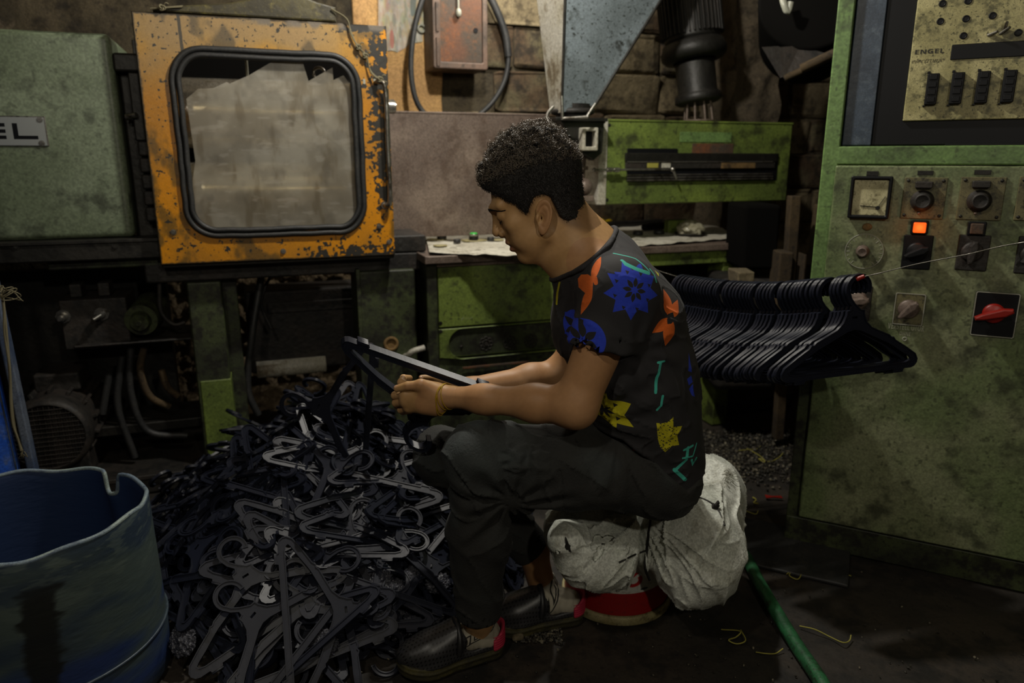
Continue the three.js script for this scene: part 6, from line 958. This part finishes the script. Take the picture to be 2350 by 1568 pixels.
  {
    const strands = [], G = (p, n) => { const e = 0.002; return n.set(hairField(p.x + e, p.y, p.z) - hairField(p.x - e, p.y, p.z), hairField(p.x, p.y + e, p.z) - hairField(p.x, p.y - e, p.z), hairField(p.x, p.y, p.z + e) - hairField(p.x, p.y, p.z - e)).normalize(); };
    const posA = [], norA = [], ribbon = (pts, r, sides = 4) => { const fr = new THREE.CatmullRomCurve3(pts).computeFrenetFrames(pts.length - 1, false), ring = pts.map((p, i) => Array.from({ length: sides }, (_, k) => { const a = k / sides * 6.2832, n = fr.normals[i].clone().multiplyScalar(Math.cos(a)).addScaledVector(fr.binormals[i], Math.sin(a)); return [p.clone().addScaledVector(n, r * (i === pts.length - 1 ? 0.3 : 1)), n]; })); for (let i = 1; i < pts.length; i++) for (let k = 0; k < sides; k++) { const m = (k + 1) % sides, A = ring[i - 1][k], B2 = ring[i - 1][m], C2 = ring[i][m], D2 = ring[i][k]; for (const [pp, nn] of [A, B2, C2, A, C2, D2]) { posA.push(pp.x, pp.y, pp.z); norA.push(nn.x, nn.y, nn.z); } } };
    const geo = () => { const g = new THREE.BufferGeometry(); g.setAttribute('position', new THREE.BufferAttribute(new Float32Array(posA), 3)); g.setAttribute('normal', new THREE.BufferAttribute(new Float32Array(norA), 3)); posA.length = norA.length = 0; return g; };
    const n = V(0, 0, 0), surfacePoint = () => { for (;;) { const th = rr(0, 6.2832), cz = rr(-1, 1), s = Math.sqrt(1 - cz * cz), d = V(s * Math.cos(th), s * Math.sin(th), cz), c = HP(-14, 70, 0); let lo = 0.02, hi = 0.2; if (hairField(c.x + d.x * hi, c.y + d.y * hi, c.z + d.z * hi) < 0) continue; for (let i = 0; i < 16; i++) { const m = (lo + hi) / 2; if (hairField(c.x + d.x * m, c.y + d.y * m, c.z + d.z * m) < 0) lo = m; else hi = m; } return c.addScaledVector(d, lo); } };
    let k = 0;
    while (k < 4200) {
      const p = surfacePoint(); if (p.z < ZM - 0.05 && rnd() < 0.6) continue; const up = curlLine(p.x, p.y); if (up < rr(-0.004, 0.012) || hairEdge(p.x, p.y) > -0.003) continue;
      G(p, n); const t = V(rr(-1, 1), rr(-1, 1), rr(-1, 1)).cross(n).normalize(), b = n.clone().cross(t), r = rr(0.0028, 0.0058), turns = rr(0.6, 1.3), L = rr(0.004, 0.013), lift = rr(-0.003, 0.003), pts = [], a0 = rr(0, 6.28), S = 10;
      for (let i = 0; i <= S; i++) { const a = a0 + i / S * turns * 6.2832; pts.push(p.clone().addScaledVector(n, lift + r * Math.cos(a)).addScaledVector(b, r * Math.sin(a)).addScaledVector(t, L * (i / S - 0.5))); }
      ribbon(pts, rr(0.00032, 0.00055), 3); k++;
    }
    part('curls', geo(), new THREE.MeshPhysicalMaterial({ name: 'curl_hair', color: 0x60574c, roughness: 0.36, sheen: 0.3, sheenColor: new THREE.Color(0x8a7a68) }), hair, 'loose wiry curls on top');
    k = 0;
    while (k < 5200) {
      const p = surfacePoint(); if (p.z < ZM + 0.01) continue; const up = curlLine(p.x, p.y); if (up > 0.01 || hairEdge(p.x, p.y) > rr(-0.004, 0.006)) continue; G(p, n);
      const dn = V(0.45, -1, 0.1).addScaledVector(n, 0.6).add(V(rr(-0.5, 0.5), rr(-0.4, 0.4), rr(-0.3, 0.3))).normalize(), l = rr(0.003, 0.006); ribbon([p.clone().addScaledVector(n, -0.001), p.clone().addScaledVector(dn, l * 0.5).addScaledVector(n, 0.0006), p.clone().addScaledVector(dn, l)], 0.00035, 3); k++;
    }
    part('short_hair', geo(), hairMat, hair, 'short faded hair at the side');
  }
  const dark = new THREE.MeshPhysicalMaterial({ name: 'brow_hair', color: 0x120d0a, roughness: 0.8 });
  for (const s of [1, -1]) {
    const onFace = (ff, u, w, out = 0.4) => { let q2 = ff + 25; while (q2 > ff - 40 && headLocal(q2 / 1000, u / 1000, w / 1000) > 0) q2 -= 0.5; return HP(q2 + out, u, w); };
    part('eyebrow', Array.from({ length: 150 }, () => { const k = rnd(), u0 = mix(64, 51, k * k) + rr(-2.8, 2.8) * (1 - 0.55 * k), w0 = mix(7, 46, k), b = onFace(82, u0, s * w0), e2 = onFace(82, u0 - 1.2 - k, s * (w0 + 5.5), 1.0); return cyl(b, e2, 0.00045, 0.0002, 4); }), dark, person);
    part('eyelashes', [tube([18, 25, 32, 38, 43].map((w0, i) => onFace(70, 33 - 2.5 * Math.sin(i / 4 * Math.PI), s * w0, 0.2)), 0.0007, 20, 5), ...Array.from({ length: 22 }, (_, i) => { const k = i / 21, b = onFace(70, 33 - 2.5 * Math.sin(k * Math.PI), s * mix(18, 43, k), 0); return cyl(b, b.clone().add(HP(3.5, -4.5, s * 1.5).sub(HP(0, 0, 0))), 0.0003, 0.0001, 4); })], dark, person);
  }

  // --- T-shirt with its print
  const PX = 1024, X0 = P(1230, 800, -1.45).x, X1 = P(1640, 800, -1.45).x, Wd = X1 - X0, Y0 = P(1400, 1130, -1.45).y, cv = document.createElement('canvas'); cv.width = PX; cv.height = 2048; const ctx = cv.getContext('2d'), Sc = PX / Wd;
  const unfold = (y, z) => y + 0.6 * Math.max(0, -1.41 - z) * smooth(0.955, 1.02, y) * (z > ZM ? 1 : 1);   // the cloth over the shoulder is longer than its side view
  const toC = (px, py, z) => { const p = P(px, py, z); return [(p.x - X0) * Sc, 2048 - (unfold(p.y, p.z) - Y0) * Sc]; };
  ctx.fillStyle = '#232224'; ctx.fillRect(0, 0, PX, 2048);
  const shapeOn = (pts, color, z, alpha = 1) => { ctx.globalAlpha = alpha; ctx.fillStyle = color; ctx.beginPath(); pts.forEach(([a, b], i) => { const c = toC(a, b, z); i ? ctx.lineTo(...c) : ctx.moveTo(...c); }); ctx.closePath(); ctx.fill(); ctx.globalAlpha = 1; };
  const petal = (x0, y0, x1, y1, wdt, color, z, blunt = 0.5) => { const dx = x1 - x0, dy = y1 - y0, pts = []; for (let i = 0; i <= 20; i++) { const t = i / 20, s = Math.sin(Math.PI * Math.pow(t, blunt === 0.5 ? 0.8 : blunt)) * wdt; pts.push([x0 + dx * t - dy / Math.hypot(dx, dy) * s, y0 + dy * t + dx / Math.hypot(dx, dy) * s]); } for (let i = 20; i >= 0; i--) { const t = i / 20, s = Math.sin(Math.PI * Math.pow(t, blunt === 0.5 ? 0.8 : blunt)) * wdt; pts.push([x0 + dx * t + dy / Math.hypot(dx, dy) * s, y0 + dy * t - dx / Math.hypot(dx, dy) * s]); } shapeOn(pts, color, z); };
  const star = (cx, cy, n, r0, r1, color, z, rot = 0, sx = 1) => { const pts = []; for (let i = 0; i < n * 2; i++) { const a = rot + i / (n * 2) * Math.PI * 2, r = i % 2 ? r1 : r0; pts.push([cx + r * Math.cos(a) * sx, cy + r * Math.sin(a)]); } shapeOn(pts, color, z); };
  const BLUE = '#2038b4', OR = '#d0601a', YE = '#b3ab12', TE = '#3fae9c', BK = '#1d1c1f', ZS = -1.385, ZT = -1.465;
  { // big blue star on the sleeve
    const c = [1450, 666]; star(c[0], c[1], 9, 66, 44, BLUE, ZS, 0.25); shapeOn([[1411, 625], [1500, 628], [1480, 700], [1430, 705]], BLUE, ZS);
    for (let i = 0; i < 8; i++) { const a = i / 8 * Math.PI * 2 + 0.2; petal(c[0] + 4 + 7 * Math.cos(a), c[1] - 2 + 7 * Math.sin(a), c[0] + 4 + 28 * Math.cos(a), c[1] - 2 + 28 * Math.sin(a), 5, BK, ZS); }
    for (let i = 0; i < 8; i++) { const a = i / 8 * Math.PI * 2 + 0.55, x = c[0] + 42 * Math.cos(a), y = c[1] + 42 * Math.sin(a); shapeOn([[x - 4, y - 4], [x + 5, y - 1], [x - 1, y + 5]], BK, ZS); }
    const b = [1337, 775]; const arc = []; for (let i = 0; i <= 40; i++) { const a = i / 40 * Math.PI * 2; arc.push([1345 + 42 * Math.cos(a), 776 + 43 * Math.sin(a)]); } shapeOn(arc, BLUE, ZS); shapeOn([[1308, 750], [1334, 742], [1338, 790], [1306, 800]], BLUE, ZS); shapeOn([[1330, 735], [1340, 737], [1338, 752], [1328, 756]], BK, ZS);
    for (let i = 0; i < 6; i++) { const a = i / 6 * Math.PI * 2 + 0.5; petal(b[0] + 6 * Math.cos(a), b[1] + 4 + 6 * Math.sin(a), b[0] + 34 * Math.cos(a), b[1] + 34 * Math.sin(a), 8, BK, ZS); } shapeOn([[1330, 776], [1338, 774], [1342, 782], [1336, 787], [1330, 784]], BLUE, ZS); }
  petal(1352, 646, 1378, 594, 8, OR, ZT); petal(1352, 648, 1327, 710, 7, OR, ZT); shapeOn([[1327, 640], [1334, 630], [1346, 632], [1355, 642], [1352, 660], [1340, 666], [1328, 660]], OR, ZT); petal(1356, 650, 1362, 640, 5, OR, ZT);
  for (const [x, y, wd] of [[1528, 668, 13], [1567, 698, 12], [1520, 786, 16], [1486, 752, 11]]) petal(1536, 726, x, y, wd, OR, ZT, 0.9); shapeOn([[1530, 718], [1544, 716], [1546, 730], [1536, 738], [1526, 738], [1526, 728]], BK, ZT);
  ctx.lineCap = 'round'; const line = (pts, color, wdt, z) => { ctx.strokeStyle = color; ctx.lineWidth = wdt * Sc * 0.00088; ctx.beginPath(); pts.forEach(([a, b], i) => { const c = toC(a, b, z); i ? ctx.lineTo(...c) : ctx.moveTo(...c); }); ctx.stroke(); };
  line([[1410, 576], [1428, 588], [1456, 600], [1484, 630]], TE, 4, -1.44); line([[1426, 600], [1432, 610], [1456, 620], [1486, 630]], TE, 7, -1.42); line([[1490, 620], [1500, 632], [1503, 648]], TE, 5, -1.43);
  line([[1500, 818], [1514, 816]], TE, 6, ZT); line([[1506, 822], [1496, 850], [1493, 882]], TE, 7, ZT); line([[1509, 890], [1505, 912], [1496, 920]], TE, 6, ZT);
  line([[1540, 1064], [1568, 1092]], TE, 9, ZT); line([[1544, 1064], [1570, 1046], [1574, 1020]], TE, 8, ZT); line([[1563, 1022], [1588, 1020]], TE, 6, ZT); line([[1560, 1040], [1588, 1042], [1600, 1020]], TE, 4, ZT); line([[1584, 1050], [1588, 1062], [1598, 1052]], TE, 6, ZT);
  shapeOn([[1348, 945], [1368, 930], [1372, 908], [1388, 895], [1392, 908], [1440, 910], [1426, 938], [1446, 962], [1412, 962], [1410, 972], [1380, 958], [1352, 955]], YE, ZT); for (const [x, y] of [[1408, 920], [1414, 950]]) shapeOn([[x - 5, y - 4], [x + 6, y], [x - 2, y + 7]], BK, ZT); for (let i = 0; i < 7; i++) petal(1384, 940, 1384 + 24 * Math.cos(i * 0.9), 940 + 16 * Math.sin(i * 0.9), 3, BK, ZT);
  shapeOn([[1494, 949], [1520, 950], [1535, 940], [1534, 962], [1558, 966], [1545, 985], [1550, 1007], [1530, 1005], [1516, 1018], [1504, 1005], [1498, 985]], YE, ZT); for (let i = 0; i < 120; i++) { const x = rr(1496, 1552), y = rr(946, 1014), s = rr(0.8, 3); shapeOn([[x - s, y], [x, y - s], [x + s, y + s * 0.5]], BK, ZT, 0.8); }
  for (const pts of [[[1586, 815], [1578, 850], [1590, 858]], [[1575, 868], [1588, 864], [1592, 880], [1580, 884]], [[1580, 892], [1592, 884], [1600, 918], [1588, 908]]]) shapeOn(pts, BLUE, ZT);
  shapeOn([[1520, 614], [1532, 632], [1524, 638]], YE, ZT); line([[1290, 660], [1286, 690], [1284, 720]], YE, 4, ZT); line([[1278, 628], [1272, 650], [1274, 672]], TE, 4, ZT);
  { const id = ctx.getImageData(0, 0, PX, 2048), dd = id.data; for (let i = 0; i < dd.length; i += 4) { const x = (i / 4) % PX, y = Math.floor(i / 4 / PX), g = 0.86 + 0.28 * hash(x, y, 5) * (0.6 + 0.4 * vnoise(x / 9, y / 3, 4096, 6)); dd[i] = clamp(dd[i] * g, 0, 255); dd[i + 1] = clamp(dd[i + 1] * g, 0, 255); dd[i + 2] = clamp(dd[i + 2] * g, 0, 255); } ctx.putImageData(id, 0, 0); }
  const print = new THREE.CanvasTexture(cv); print.colorSpace = THREE.SRGBColorSpace;
  const hemP = [[1180, 960], [1330, 978], [1420, 988], [1475, 1026], [1520, 1074], [1562, 1112], [1640, 1085]].map(([a, b]) => P(a, b, -1.5));
  const hemY = (x) => { for (let i = 1; i < hemP.length; i++) if (x <= hemP[i].x) return mix(hemP[i - 1].y, hemP[i].y, clamp((x - hemP[i - 1].x) / (hemP[i].x - hemP[i - 1].x))); return hemP[6].y; };
  const slN = P(1382, 798, -1.425), slF = P(1318, 770, -1.775), tS = torso(0.004), yoke = union(0.04, bone(P(1352, 590), shN, 0.067, 0.058), bone(P(1352, 590), shF, 0.067, 0.058), bone(neckT, neckB, 0.061, 0.0705), bone(P(1378, 612), shN, 0.058, 0.064), bone(P(1372, 612), shF, 0.058, 0.064));
  const sleeve = (a, b, dir, hem) => { const f = bone(a, b.clone().addScaledVector(dir, 0.06), 0.066, 0.078), inn = bone(b.clone().addScaledVector(dir, -0.035), b.clone().addScaledVector(dir, 0.1), 0.056, 0.075); return (x, y, z) => { const h = (x - b.x) * hem.x + (y - b.y) * hem.y + (z - b.z) * hem.z; return Math.max(smax(f(x, y, z), h, 0.006), -inn(x, y, z)); }; };
  const slvN = sleeve(shN, slN, elN.clone().sub(shN).normalize(), V(-0.117, -0.99, 0.05).normalize()), slvF = sleeve(shF, slF, elF.clone().sub(shF).normalize(), V(-0.25, -0.97, 0).normalize());
  const pit = P(1452, 800, -1.46), belly = P(1335, 965, -1.47);
  const folds = (x, y, z) => {
    const d1 = Math.hypot(x - belly.x, y - belly.y), a1 = Math.atan2(y - belly.y, x - belly.x), d2 = Math.hypot(x - pit.x, y - pit.y), a2 = Math.atan2(y - pit.y, x - pit.x), q1 = n3(x * 5, y * 5, z * 5);
    return 0.0028 * Math.sin(a1 * 16 + q1 * 3) * smooth(0.02, 0.09, d1) * smooth(0.26, 0.12, d1) + 0.0026 * Math.sin(a2 * 9 + q1 * 2.4) * smooth(0.02, 0.06, d2) * smooth(0.2, 0.08, d2) - 0.003 * Math.pow(clamp(1 - Math.abs(n3(x * 5 + q1, y * 13 + x * 5, z * 5))), 6) + 0.002 + 0.0035 * q1;
  };
  const shirtField = (x, y, z) => {
    let d = smin(smin(tS(x, y, z), yoke(x, y, z), 0.06), Math.min(slvN(x, y, z), slvF(x, y, z)), 0.022);
    if (Math.abs(d) < 0.04) d += folds(x, y, z) * mix(1, 0.35, smooth(0.88, 1.0, y));
    d = smax(d, hemY(x) - y, 0.008); return smax(d, collar(x, y, z), 0.006);
  };
  const shirtMat = new THREE.MeshPhysicalMaterial({ name: 'flower_print_cotton', map: print, roughness: 0.88, sheen: 0.25, sheenColor: new THREE.Color(0x777777), sheenRoughness: 0.6 });
  const shirt = part('t_shirt', nets(shirtField, ...around([c0, c1, shN, shF, P(1610, 1000), P(1560, 1120), P(1260, 740), slN, slF, V(0.2, 0.8, ZM - 0.2), V(0.2, 0.8, ZM + 0.2)], 0.075), 0.0058, { uv: (x, y, z) => [(x - X0) / Wd, (unfold(y, Math.max(z, ZM)) - Y0) * Sc / 2048] }), shirtMat, person, 'black T-shirt with blue stars, orange flowers and yellow and teal marks');
  { // neckband and stitched hems
    const pts = []; for (let i = 0; i < 64; i++) { const a = i / 64 * Math.PI * 2, dir = cd.clone().multiplyScalar(Math.cos(a)).add(V(0, 0, Math.sin(a))), b0 = cm.clone().addScaledVector(cn, -0.007); let r = 0.03; while (r < 0.14 && shirtField(b0.x + dir.x * r, b0.y + dir.y * r, b0.z + dir.z * r) < 0) r += 0.001; pts.push(b0.addScaledVector(cn, 0.006).addScaledVector(dir, r - 0.005)); }
    const band = tube(pts, 0.0055, 120, 8, true); part('neckband', band, new THREE.MeshPhysicalMaterial({ name: 'black_rib', color: 0x232225, roughness: 0.9, bumpMap: BUMP.cloth, bumpScale: 0.0006 }), shirt); }

  // --- trousers
  const hips = ball(P(1504, 1076), 0.100, 0.098, 0.156), legN = union(0.04, bone(hipN, P(1330, 1068, -1.505), 0.106, 0.089), bone(P(1330, 1068, -1.505), knN, 0.089, 0.069), bone(knN, P(1100, 1220, -1.53), 0.068, 0.067), bone(P(1100, 1220, -1.53), cuN.clone().add(V(0, -0.03, -0.01)), 0.067, 0.0555), bone(P(1175, 1120, -1.50), P(1240, 1110, -1.5), 0.055, 0.06)), legF = union(0.035, bone(hipF, knF, 0.105, 0.070), bone(knF, mid(knF, cuF, 0.5), 0.067, 0.064), bone(mid(knF, cuF, 0.5), cuF.clone().lerp(knF, -0.08), 0.064, 0.053));
  const dirN = cuN.clone().sub(P(1100, 1220, -1.53)).normalize(), dirF = cuF.clone().sub(knF).normalize();
  const innN = bone(cuN.clone().addScaledVector(dirN, -0.03), cuN.clone().addScaledVector(dirN, 0.1), 0.046, 0.052), innF = bone(cuF.clone().addScaledVector(dirF, -0.03), cuF.clone().addScaledVector(dirF, 0.1), 0.044, 0.05);
  const seams = [[[1302, 985], [1325, 1030], [1352, 1085], [1378, 1140]], [[1285, 1080], [1290, 1130], [1296, 1180]], [[1440, 990], [1466, 1018], [1478, 1050]], [[1060, 1110], [1110, 1165], [1165, 1178]]].map((l) => l.map(([a, b]) => P(a, b, -1.42)));
  const segD = (x, y, A, B2) => { const ex = B2.x - A.x, ey = B2.y - A.y, t = clamp(((x - A.x) * ex + (y - A.y) * ey) / (ex * ex + ey * ey)); return Math.hypot(x - A.x - ex * t, y - A.y - ey * t); };
  const kb = P(1172, 1148, -1.46), pk = P(1205, 1058, -1.42), hipF2 = P(1440, 1010, -1.42);
  const trouserField = (x, y, z) => {
    let d = smin(smin(legN(x, y, z), legF(x, y, z), 0.03), hips(x, y, z), 0.05);
    if (Math.abs(d) < 0.04) {
      const q1 = n3(x * 6, y * 6, z * 6), d1 = Math.hypot(x - kb.x, y - kb.y), a1 = Math.atan2(y - kb.y, x - kb.x), d2 = Math.hypot(x - hipF2.x, y - hipF2.y), a2 = Math.atan2(y - hipF2.y, x - hipF2.x);
      const hemFade = smooth(0.0, 0.05, -((x - cuN.x) * dirN.x + (y - cuN.y) * dirN.y + (z - cuN.z) * dirN.z)) * (z < ZM - 0.06 ? smooth(0.0, 0.05, -((x - cuF.x) * dirF.x + (y - cuF.y) * dirF.y + (z - cuF.z) * dirF.z)) : 1);
      d += hemFade * (0.004 * q1 - 0.006 * Math.pow(clamp(1 - Math.abs(n3(x * 8 + y * 6, y * 8, z * 6))), 5) + 0.002);
      d += 0.0055 * Math.sin(a1 * 11 + q1 * 2.5) * smooth(0.015, 0.05, d1) * smooth(0.2, 0.06, d1) + 0.003 * Math.sin(a2 * 12 + q1 * 2) * smooth(0.02, 0.06, d2) * smooth(0.2, 0.1, d2);
      if (z > ZM) { for (const s of seams) for (let i = 1; i < s.length; i++) { const g = segD(x, y, s[i - 1], s[i]); if (g < 0.02) d += 0.0035 * Math.exp(-g * g / 0.000006) / (i > 1 ? 1.2 : 1); }
        const px = (x - pk.x) / 0.052, py = (y - pk.y - px * -0.004) / 0.028, m = smooth(1.1, 0.8, Math.abs(px)) * smooth(1.1, 0.85, Math.abs(py)); d -= m * (0.004 + 0.006 * n3(x * 30, y * 45, z * 20)); }
    }
    const h1 = (x - cuN.x) * dirN.x + (y - cuN.y) * dirN.y + (z - cuN.z) * dirN.z, h2 = (x - cuF.x) * dirF.x + (y - cuF.y) * dirF.y + (z - cuF.z) * dirF.z;
    if (Math.hypot(x - cuN.x, z - cuN.z) < 0.12) d = Math.max(smax(d, h1, 0.004), -innN(x, y, z)); if (Math.hypot(x - cuF.x, z - cuF.z) < 0.12 && z < ZM - 0.06) d = Math.max(smax(d, h2, 0.004), -innF(x, y, z));
    return smax(d, y - hemY(x) - 0.012, 0.008);
  };
  const TB = lin(0x262624), TD = lin(0x3a4040), TK = lin(0x171716);
  const trousers = part('trousers', nets(trouserField, ...around([hipN, hipF, knN, knF, cuN, cuF, P(1600, 1080)], 0.115), 0.0062, { color: (x, y, z) => { const k = Math.exp(-(((x - knN.x - 0.01) / 0.10) ** 2 + ((y - knN.y - 0.02) / 0.08) ** 2)), c = TB.clone().lerp(TD, clamp(k * 0.75 + 0.5 * smooth(0.1, 0.7, n3(x * 7, y * 7, z * 7)) * (y > 0.42 ? 1 : 0.3))).lerp(TK, smooth(0.2, 0.7, n3(x * 9 + 5, y * 9, z * 9)) * 0.5), g = 1 + 0.12 * n3(x * 160, y * 160, z * 160); return [c.r * g, c.g * g, c.b * g]; } }), new THREE.MeshPhysicalMaterial({ name: 'dusty_denim', vertexColors: true, roughness: 0.92, bumpMap: BUMP.cloth, bumpScale: 0.0007, sheen: 0.1, sheenColor: new THREE.Color(0x667070) }), person, 'dusty black work trousers');
  { const c = P(1466, 1050, -1.405); part('red_tag', (() => { const s = at(1466, 1050, -1.4); let z = -1.36; while (trouserField(s.x, s.y, z) > 0.001 && z > -1.6) z -= 0.001; return bx(-0.006, 0.006, -0.009, 0.009, -0.002, 0.002, 0.001).rotateY(0.3).translate(s.x, s.y, z + 0.001); })(), M.red_plastic, trousers, 'small red tag at the pocket'); }

  // --- socks and clogs
  const keyTex = (() => { const c = document.createElement('canvas'); c.width = 512; c.height = 256; const x = c.getContext('2d'); x.fillStyle = '#9a9484'; x.fillRect(0, 0, 512, 256); x.fillStyle = '#6f6a5c'; for (let i = 0; i < 4000; i++) { x.globalAlpha = 0.08; x.fillRect(rr(0, 512), rr(0, 256), 2, 3); } x.globalAlpha = 1; x.strokeStyle = '#25231f'; x.lineWidth = 6; for (let k = 0; k < 8; k++) { const o2 = k * 64; x.beginPath(); x.moveTo(o2, 46); x.lineTo(o2, 10); x.lineTo(o2 + 46, 10); x.lineTo(o2 + 46, 36); x.lineTo(o2 + 18, 36); x.lineTo(o2 + 18, 24); x.moveTo(o2, 46); x.lineTo(o2 + 64, 46); x.stroke(); } const t = new THREE.CanvasTexture(c); t.colorSpace = THREE.SRGBColorSpace; t.wrapS = THREE.RepeatWrapping; return t; })();
  const sockMat = new THREE.MeshPhysicalMaterial({ name: 'grey_knit', map: keyTex, roughness: 0.95 });
  const perf = dataTex(512, 512, (u, vv) => { const s = 0.008, U = u * 0.128, Vq = vv * 0.128, row = Math.round(Vq / s), ox = (((row % 2) + 2) % 2) * s / 2, cx = Math.round((U - ox) / s) * s + ox, d = Math.hypot(U - cx, Vq - row * s), g = 0.92 + 0.16 * vnoise(u * 60, vv * 60, 60, 8); return mix3([10, 10, 10], [44 * g, 44 * g, 46 * g], smooth(0.0014, 0.0021, d)); }); perf.repeat.set(1 / 0.128, 1 / 0.128);
  const clogMat = new THREE.MeshPhysicalMaterial({ name: 'perforated_black', map: perf, roughness: 0.38 });
  mat('clog_plain', { roughness: 0.45, color: 0x1c1c1d }); mat('clog_sole', { roughness: 0.7, bumpMap: BUMP.fine, bumpScale: 0.001 }, { base: 0x4c4724, tone: 0x2e2b19, dirt: 0x14130e, metres: 0.2, s: 324 }); mat('heel_red', { roughness: 0.6, color: 0xb02a45 });
  const foot = (heel, toe, sideZ, ankTop, label) => {
    const dir = toe.clone().sub(heel).setY(0).normalize(), lat = V(-dir.z, 0, dir.x).multiplyScalar(-1), L = 0.272, m = new THREE.Matrix4().makeBasis(dir, V(0, 1, 0), dir.clone().cross(V(0, 1, 0))).setPosition(heel.x, 0.001, heel.z), inv = m.clone().invert();
    const out2 = (x, z) => { const b = (ax, bx2, ra, rb, az = 0, bz = 0) => { const h = clamp(((x - ax) * (bx2 - ax) + (z - az) * (bz - az)) / ((bx2 - ax) ** 2 + (bz - az) ** 2)); return Math.hypot(x - mix(ax, bx2, h), z - mix(az, bz, h)) - mix(ra, rb, h); }; return smin(b(0.036, 0.19, 0.036, 0.047), b(0.19, 0.222, 0.047, 0.048), 0.03); };
    const spring = (x) => 0.012 * smooth(0.19, 0.28, x);
    const sole = (x, y, z) => { const h = spring(x), w = out2(x, z) - 0.003 * Math.exp(-(((y - h - 0.02) / 0.004) ** 2)); return smax(w, Math.abs(y - h - 0.017) - 0.017, 0.005); };
    const toeB = ball(V(0.192, 0.05, 0), 0.082, 0.038, 0.0475), inst = bone(V(0.18, 0.055, 0), V(0.115, 0.078, 0), 0.040, 0.040);
    const mouth = bone(V(0.05, 0.035, 0), V(0.03, 0.16, 0), 0.029, 0.034), mouth2 = bone(V(0.088, 0.062, 0), V(0.06, 0.16, 0), 0.037, 0.07);
    const upper = (x, y, z) => { let d = smin(toeB(x, y, z), inst(x, y, z), 0.03); d = smin(d, smax(out2(x, z) - 0.0005, y - 0.054 + 0.1 * x, 0.012), 0.02); d = smax(d, -(y - 0.03), 0.004); d = Math.max(d, out2(x, z) - 0.003); d = smax(d, -Math.min(mouth(x, y, z), mouth2(x, y, z)), 0.005); return smax(d, y - 0.118 + (x - 0.1) * 0.2, 0.01); };
    const heelC = (x, y, z) => { const o2 = out2(x, z); return Math.max(smax(Math.abs(o2 - 0.001) - 0.0042, y - 0.084 + x * 0.75, 0.004), -(y - 0.03), x - 0.036); };
    const uvu = (x, y, z) => [x * 0.9 + y * 0.3, Math.atan2(z, y - 0.02) * 0.052];
    const place = (g) => g.applyMatrix4(m), G = (f, c, a, b, op = {}) => { const g = nets(f, a, b, c, op), k = g.userData.keepUV; const r = place(g); r.userData.keepUV = k; return r; };
    const clog = part('clog', G(upper, 0.0034, [-0.01, 0.0, -0.07], [0.3, 0.14, 0.07], { uv: uvu }), clogMat, person, label);
    part('sole', G(sole, 0.0034, [-0.015, -0.006, -0.07], [0.3, 0.06, 0.07]), M.clog_sole, clog, 'thick olive-edged sole'); part('heel_counter', [G(heelC, 0.003, [-0.012, 0.02, -0.06], [0.09, 0.1, 0.06]), ...Array.from({ length: 6 }, (_, k) => place(tube(Array.from({ length: 9 }, (_, i) => { const a = Math.PI / 2 + i / 8 * Math.PI; return V(0.036 + 0.0412 * Math.cos(a), 0.036 + k * 0.0065, 0.0412 * Math.sin(a)); }), 0.0012, 20, 5)))], M.heel_red, clog, 'ridged red heel counter');
    part('strap', place(tube(Array.from({ length: 13 }, (_, i) => { const a = i / 12 * Math.PI; return V(0.128 - 0.008 * Math.sin(a), 0.052 + 0.058 * Math.sin(a), 0.047 * Math.cos(a)); }), 0.0075, 40, 8)), M.clog_plain, clog);
    const an = ankTop.clone().applyMatrix4(inv), sk = union(0.02, bone(an, V(an.x * 0.6 + 0.02, 0.06, an.z * 0.5), 0.041, 0.034), bone(V(0.045, 0.058, 0), V(0.12, 0.062, 0), 0.0315, 0.034), ball(V(0.038, 0.05, 0), 0.0305)), ax = an.clone().sub(V(0.04, 0.05, 0)).normalize();
    const sockF = (x, y, z) => smax(sk(x, y, z) + 0.0014 * n3(x * 60, y * 30, z * 60), (x - an.x) * ax.x + (y - an.y) * ax.y + (z - an.z) * ax.z, 0.004);
    part('sock', G(sockF, 0.004, [-0.06, 0.02, -0.09], [0.2, an.y + 0.06, 0.09], { uv: (x, y, z) => [Math.atan2(z - an.z * (y / an.y), x - an.x) / 6.2832 * 1.0, 1 + ((x - an.x) * ax.x + (y - an.y) * ax.y) / 0.13] }), sockMat, person, 'grey sock with a dark key-pattern band');
  };
  foot(onFloor(1152, 1490), onFloor(915, 1550), 1, P(1098, 1422, -1.592), 'near black perforated clog');
  foot(onFloor(1336, 1418), onFloor(1090, 1452), 1, P(1243, 1338, -1.768), 'far black clog');

  // --- yellow bands on the near wrist
  { const ax = wrN.clone().sub(elN).normalize(), c = wrN.clone().addScaledVector(ax, 0.008), g = []; for (let k = 0; k < 4; k++) { const ring = []; for (let i = 0; i < 26; i++) { const a = i / 26 * 6.2832, e1 = V(0, 0, 1).addScaledVector(ax, -ax.z).normalize(), e2 = ax.clone().cross(e1); const d = e1.clone().multiplyScalar(Math.cos(a)).addScaledVector(e2, Math.sin(a)), p = c.clone().addScaledVector(ax, (k - 1.5) * 0.004 + 0.006 * Math.sin(a + k)); let r = 0.015; while (r < 0.05 && handN(p.x + d.x * r, p.y + d.y * r, p.z + d.z * r) < 0.0005) r += 0.0006; ring.push(p.addScaledVector(d, r + 0.0008)); } g.push(tube(ring, 0.0011, 60, 6, true)); } part('wristband', g, new THREE.MeshPhysicalMaterial({ name: 'yellow_band', color: 0xa8861a, roughness: 0.5 }), person, 'yellow thread bands round the near wrist'); }
  settle(person);
}
renderer.render(scene, camera);
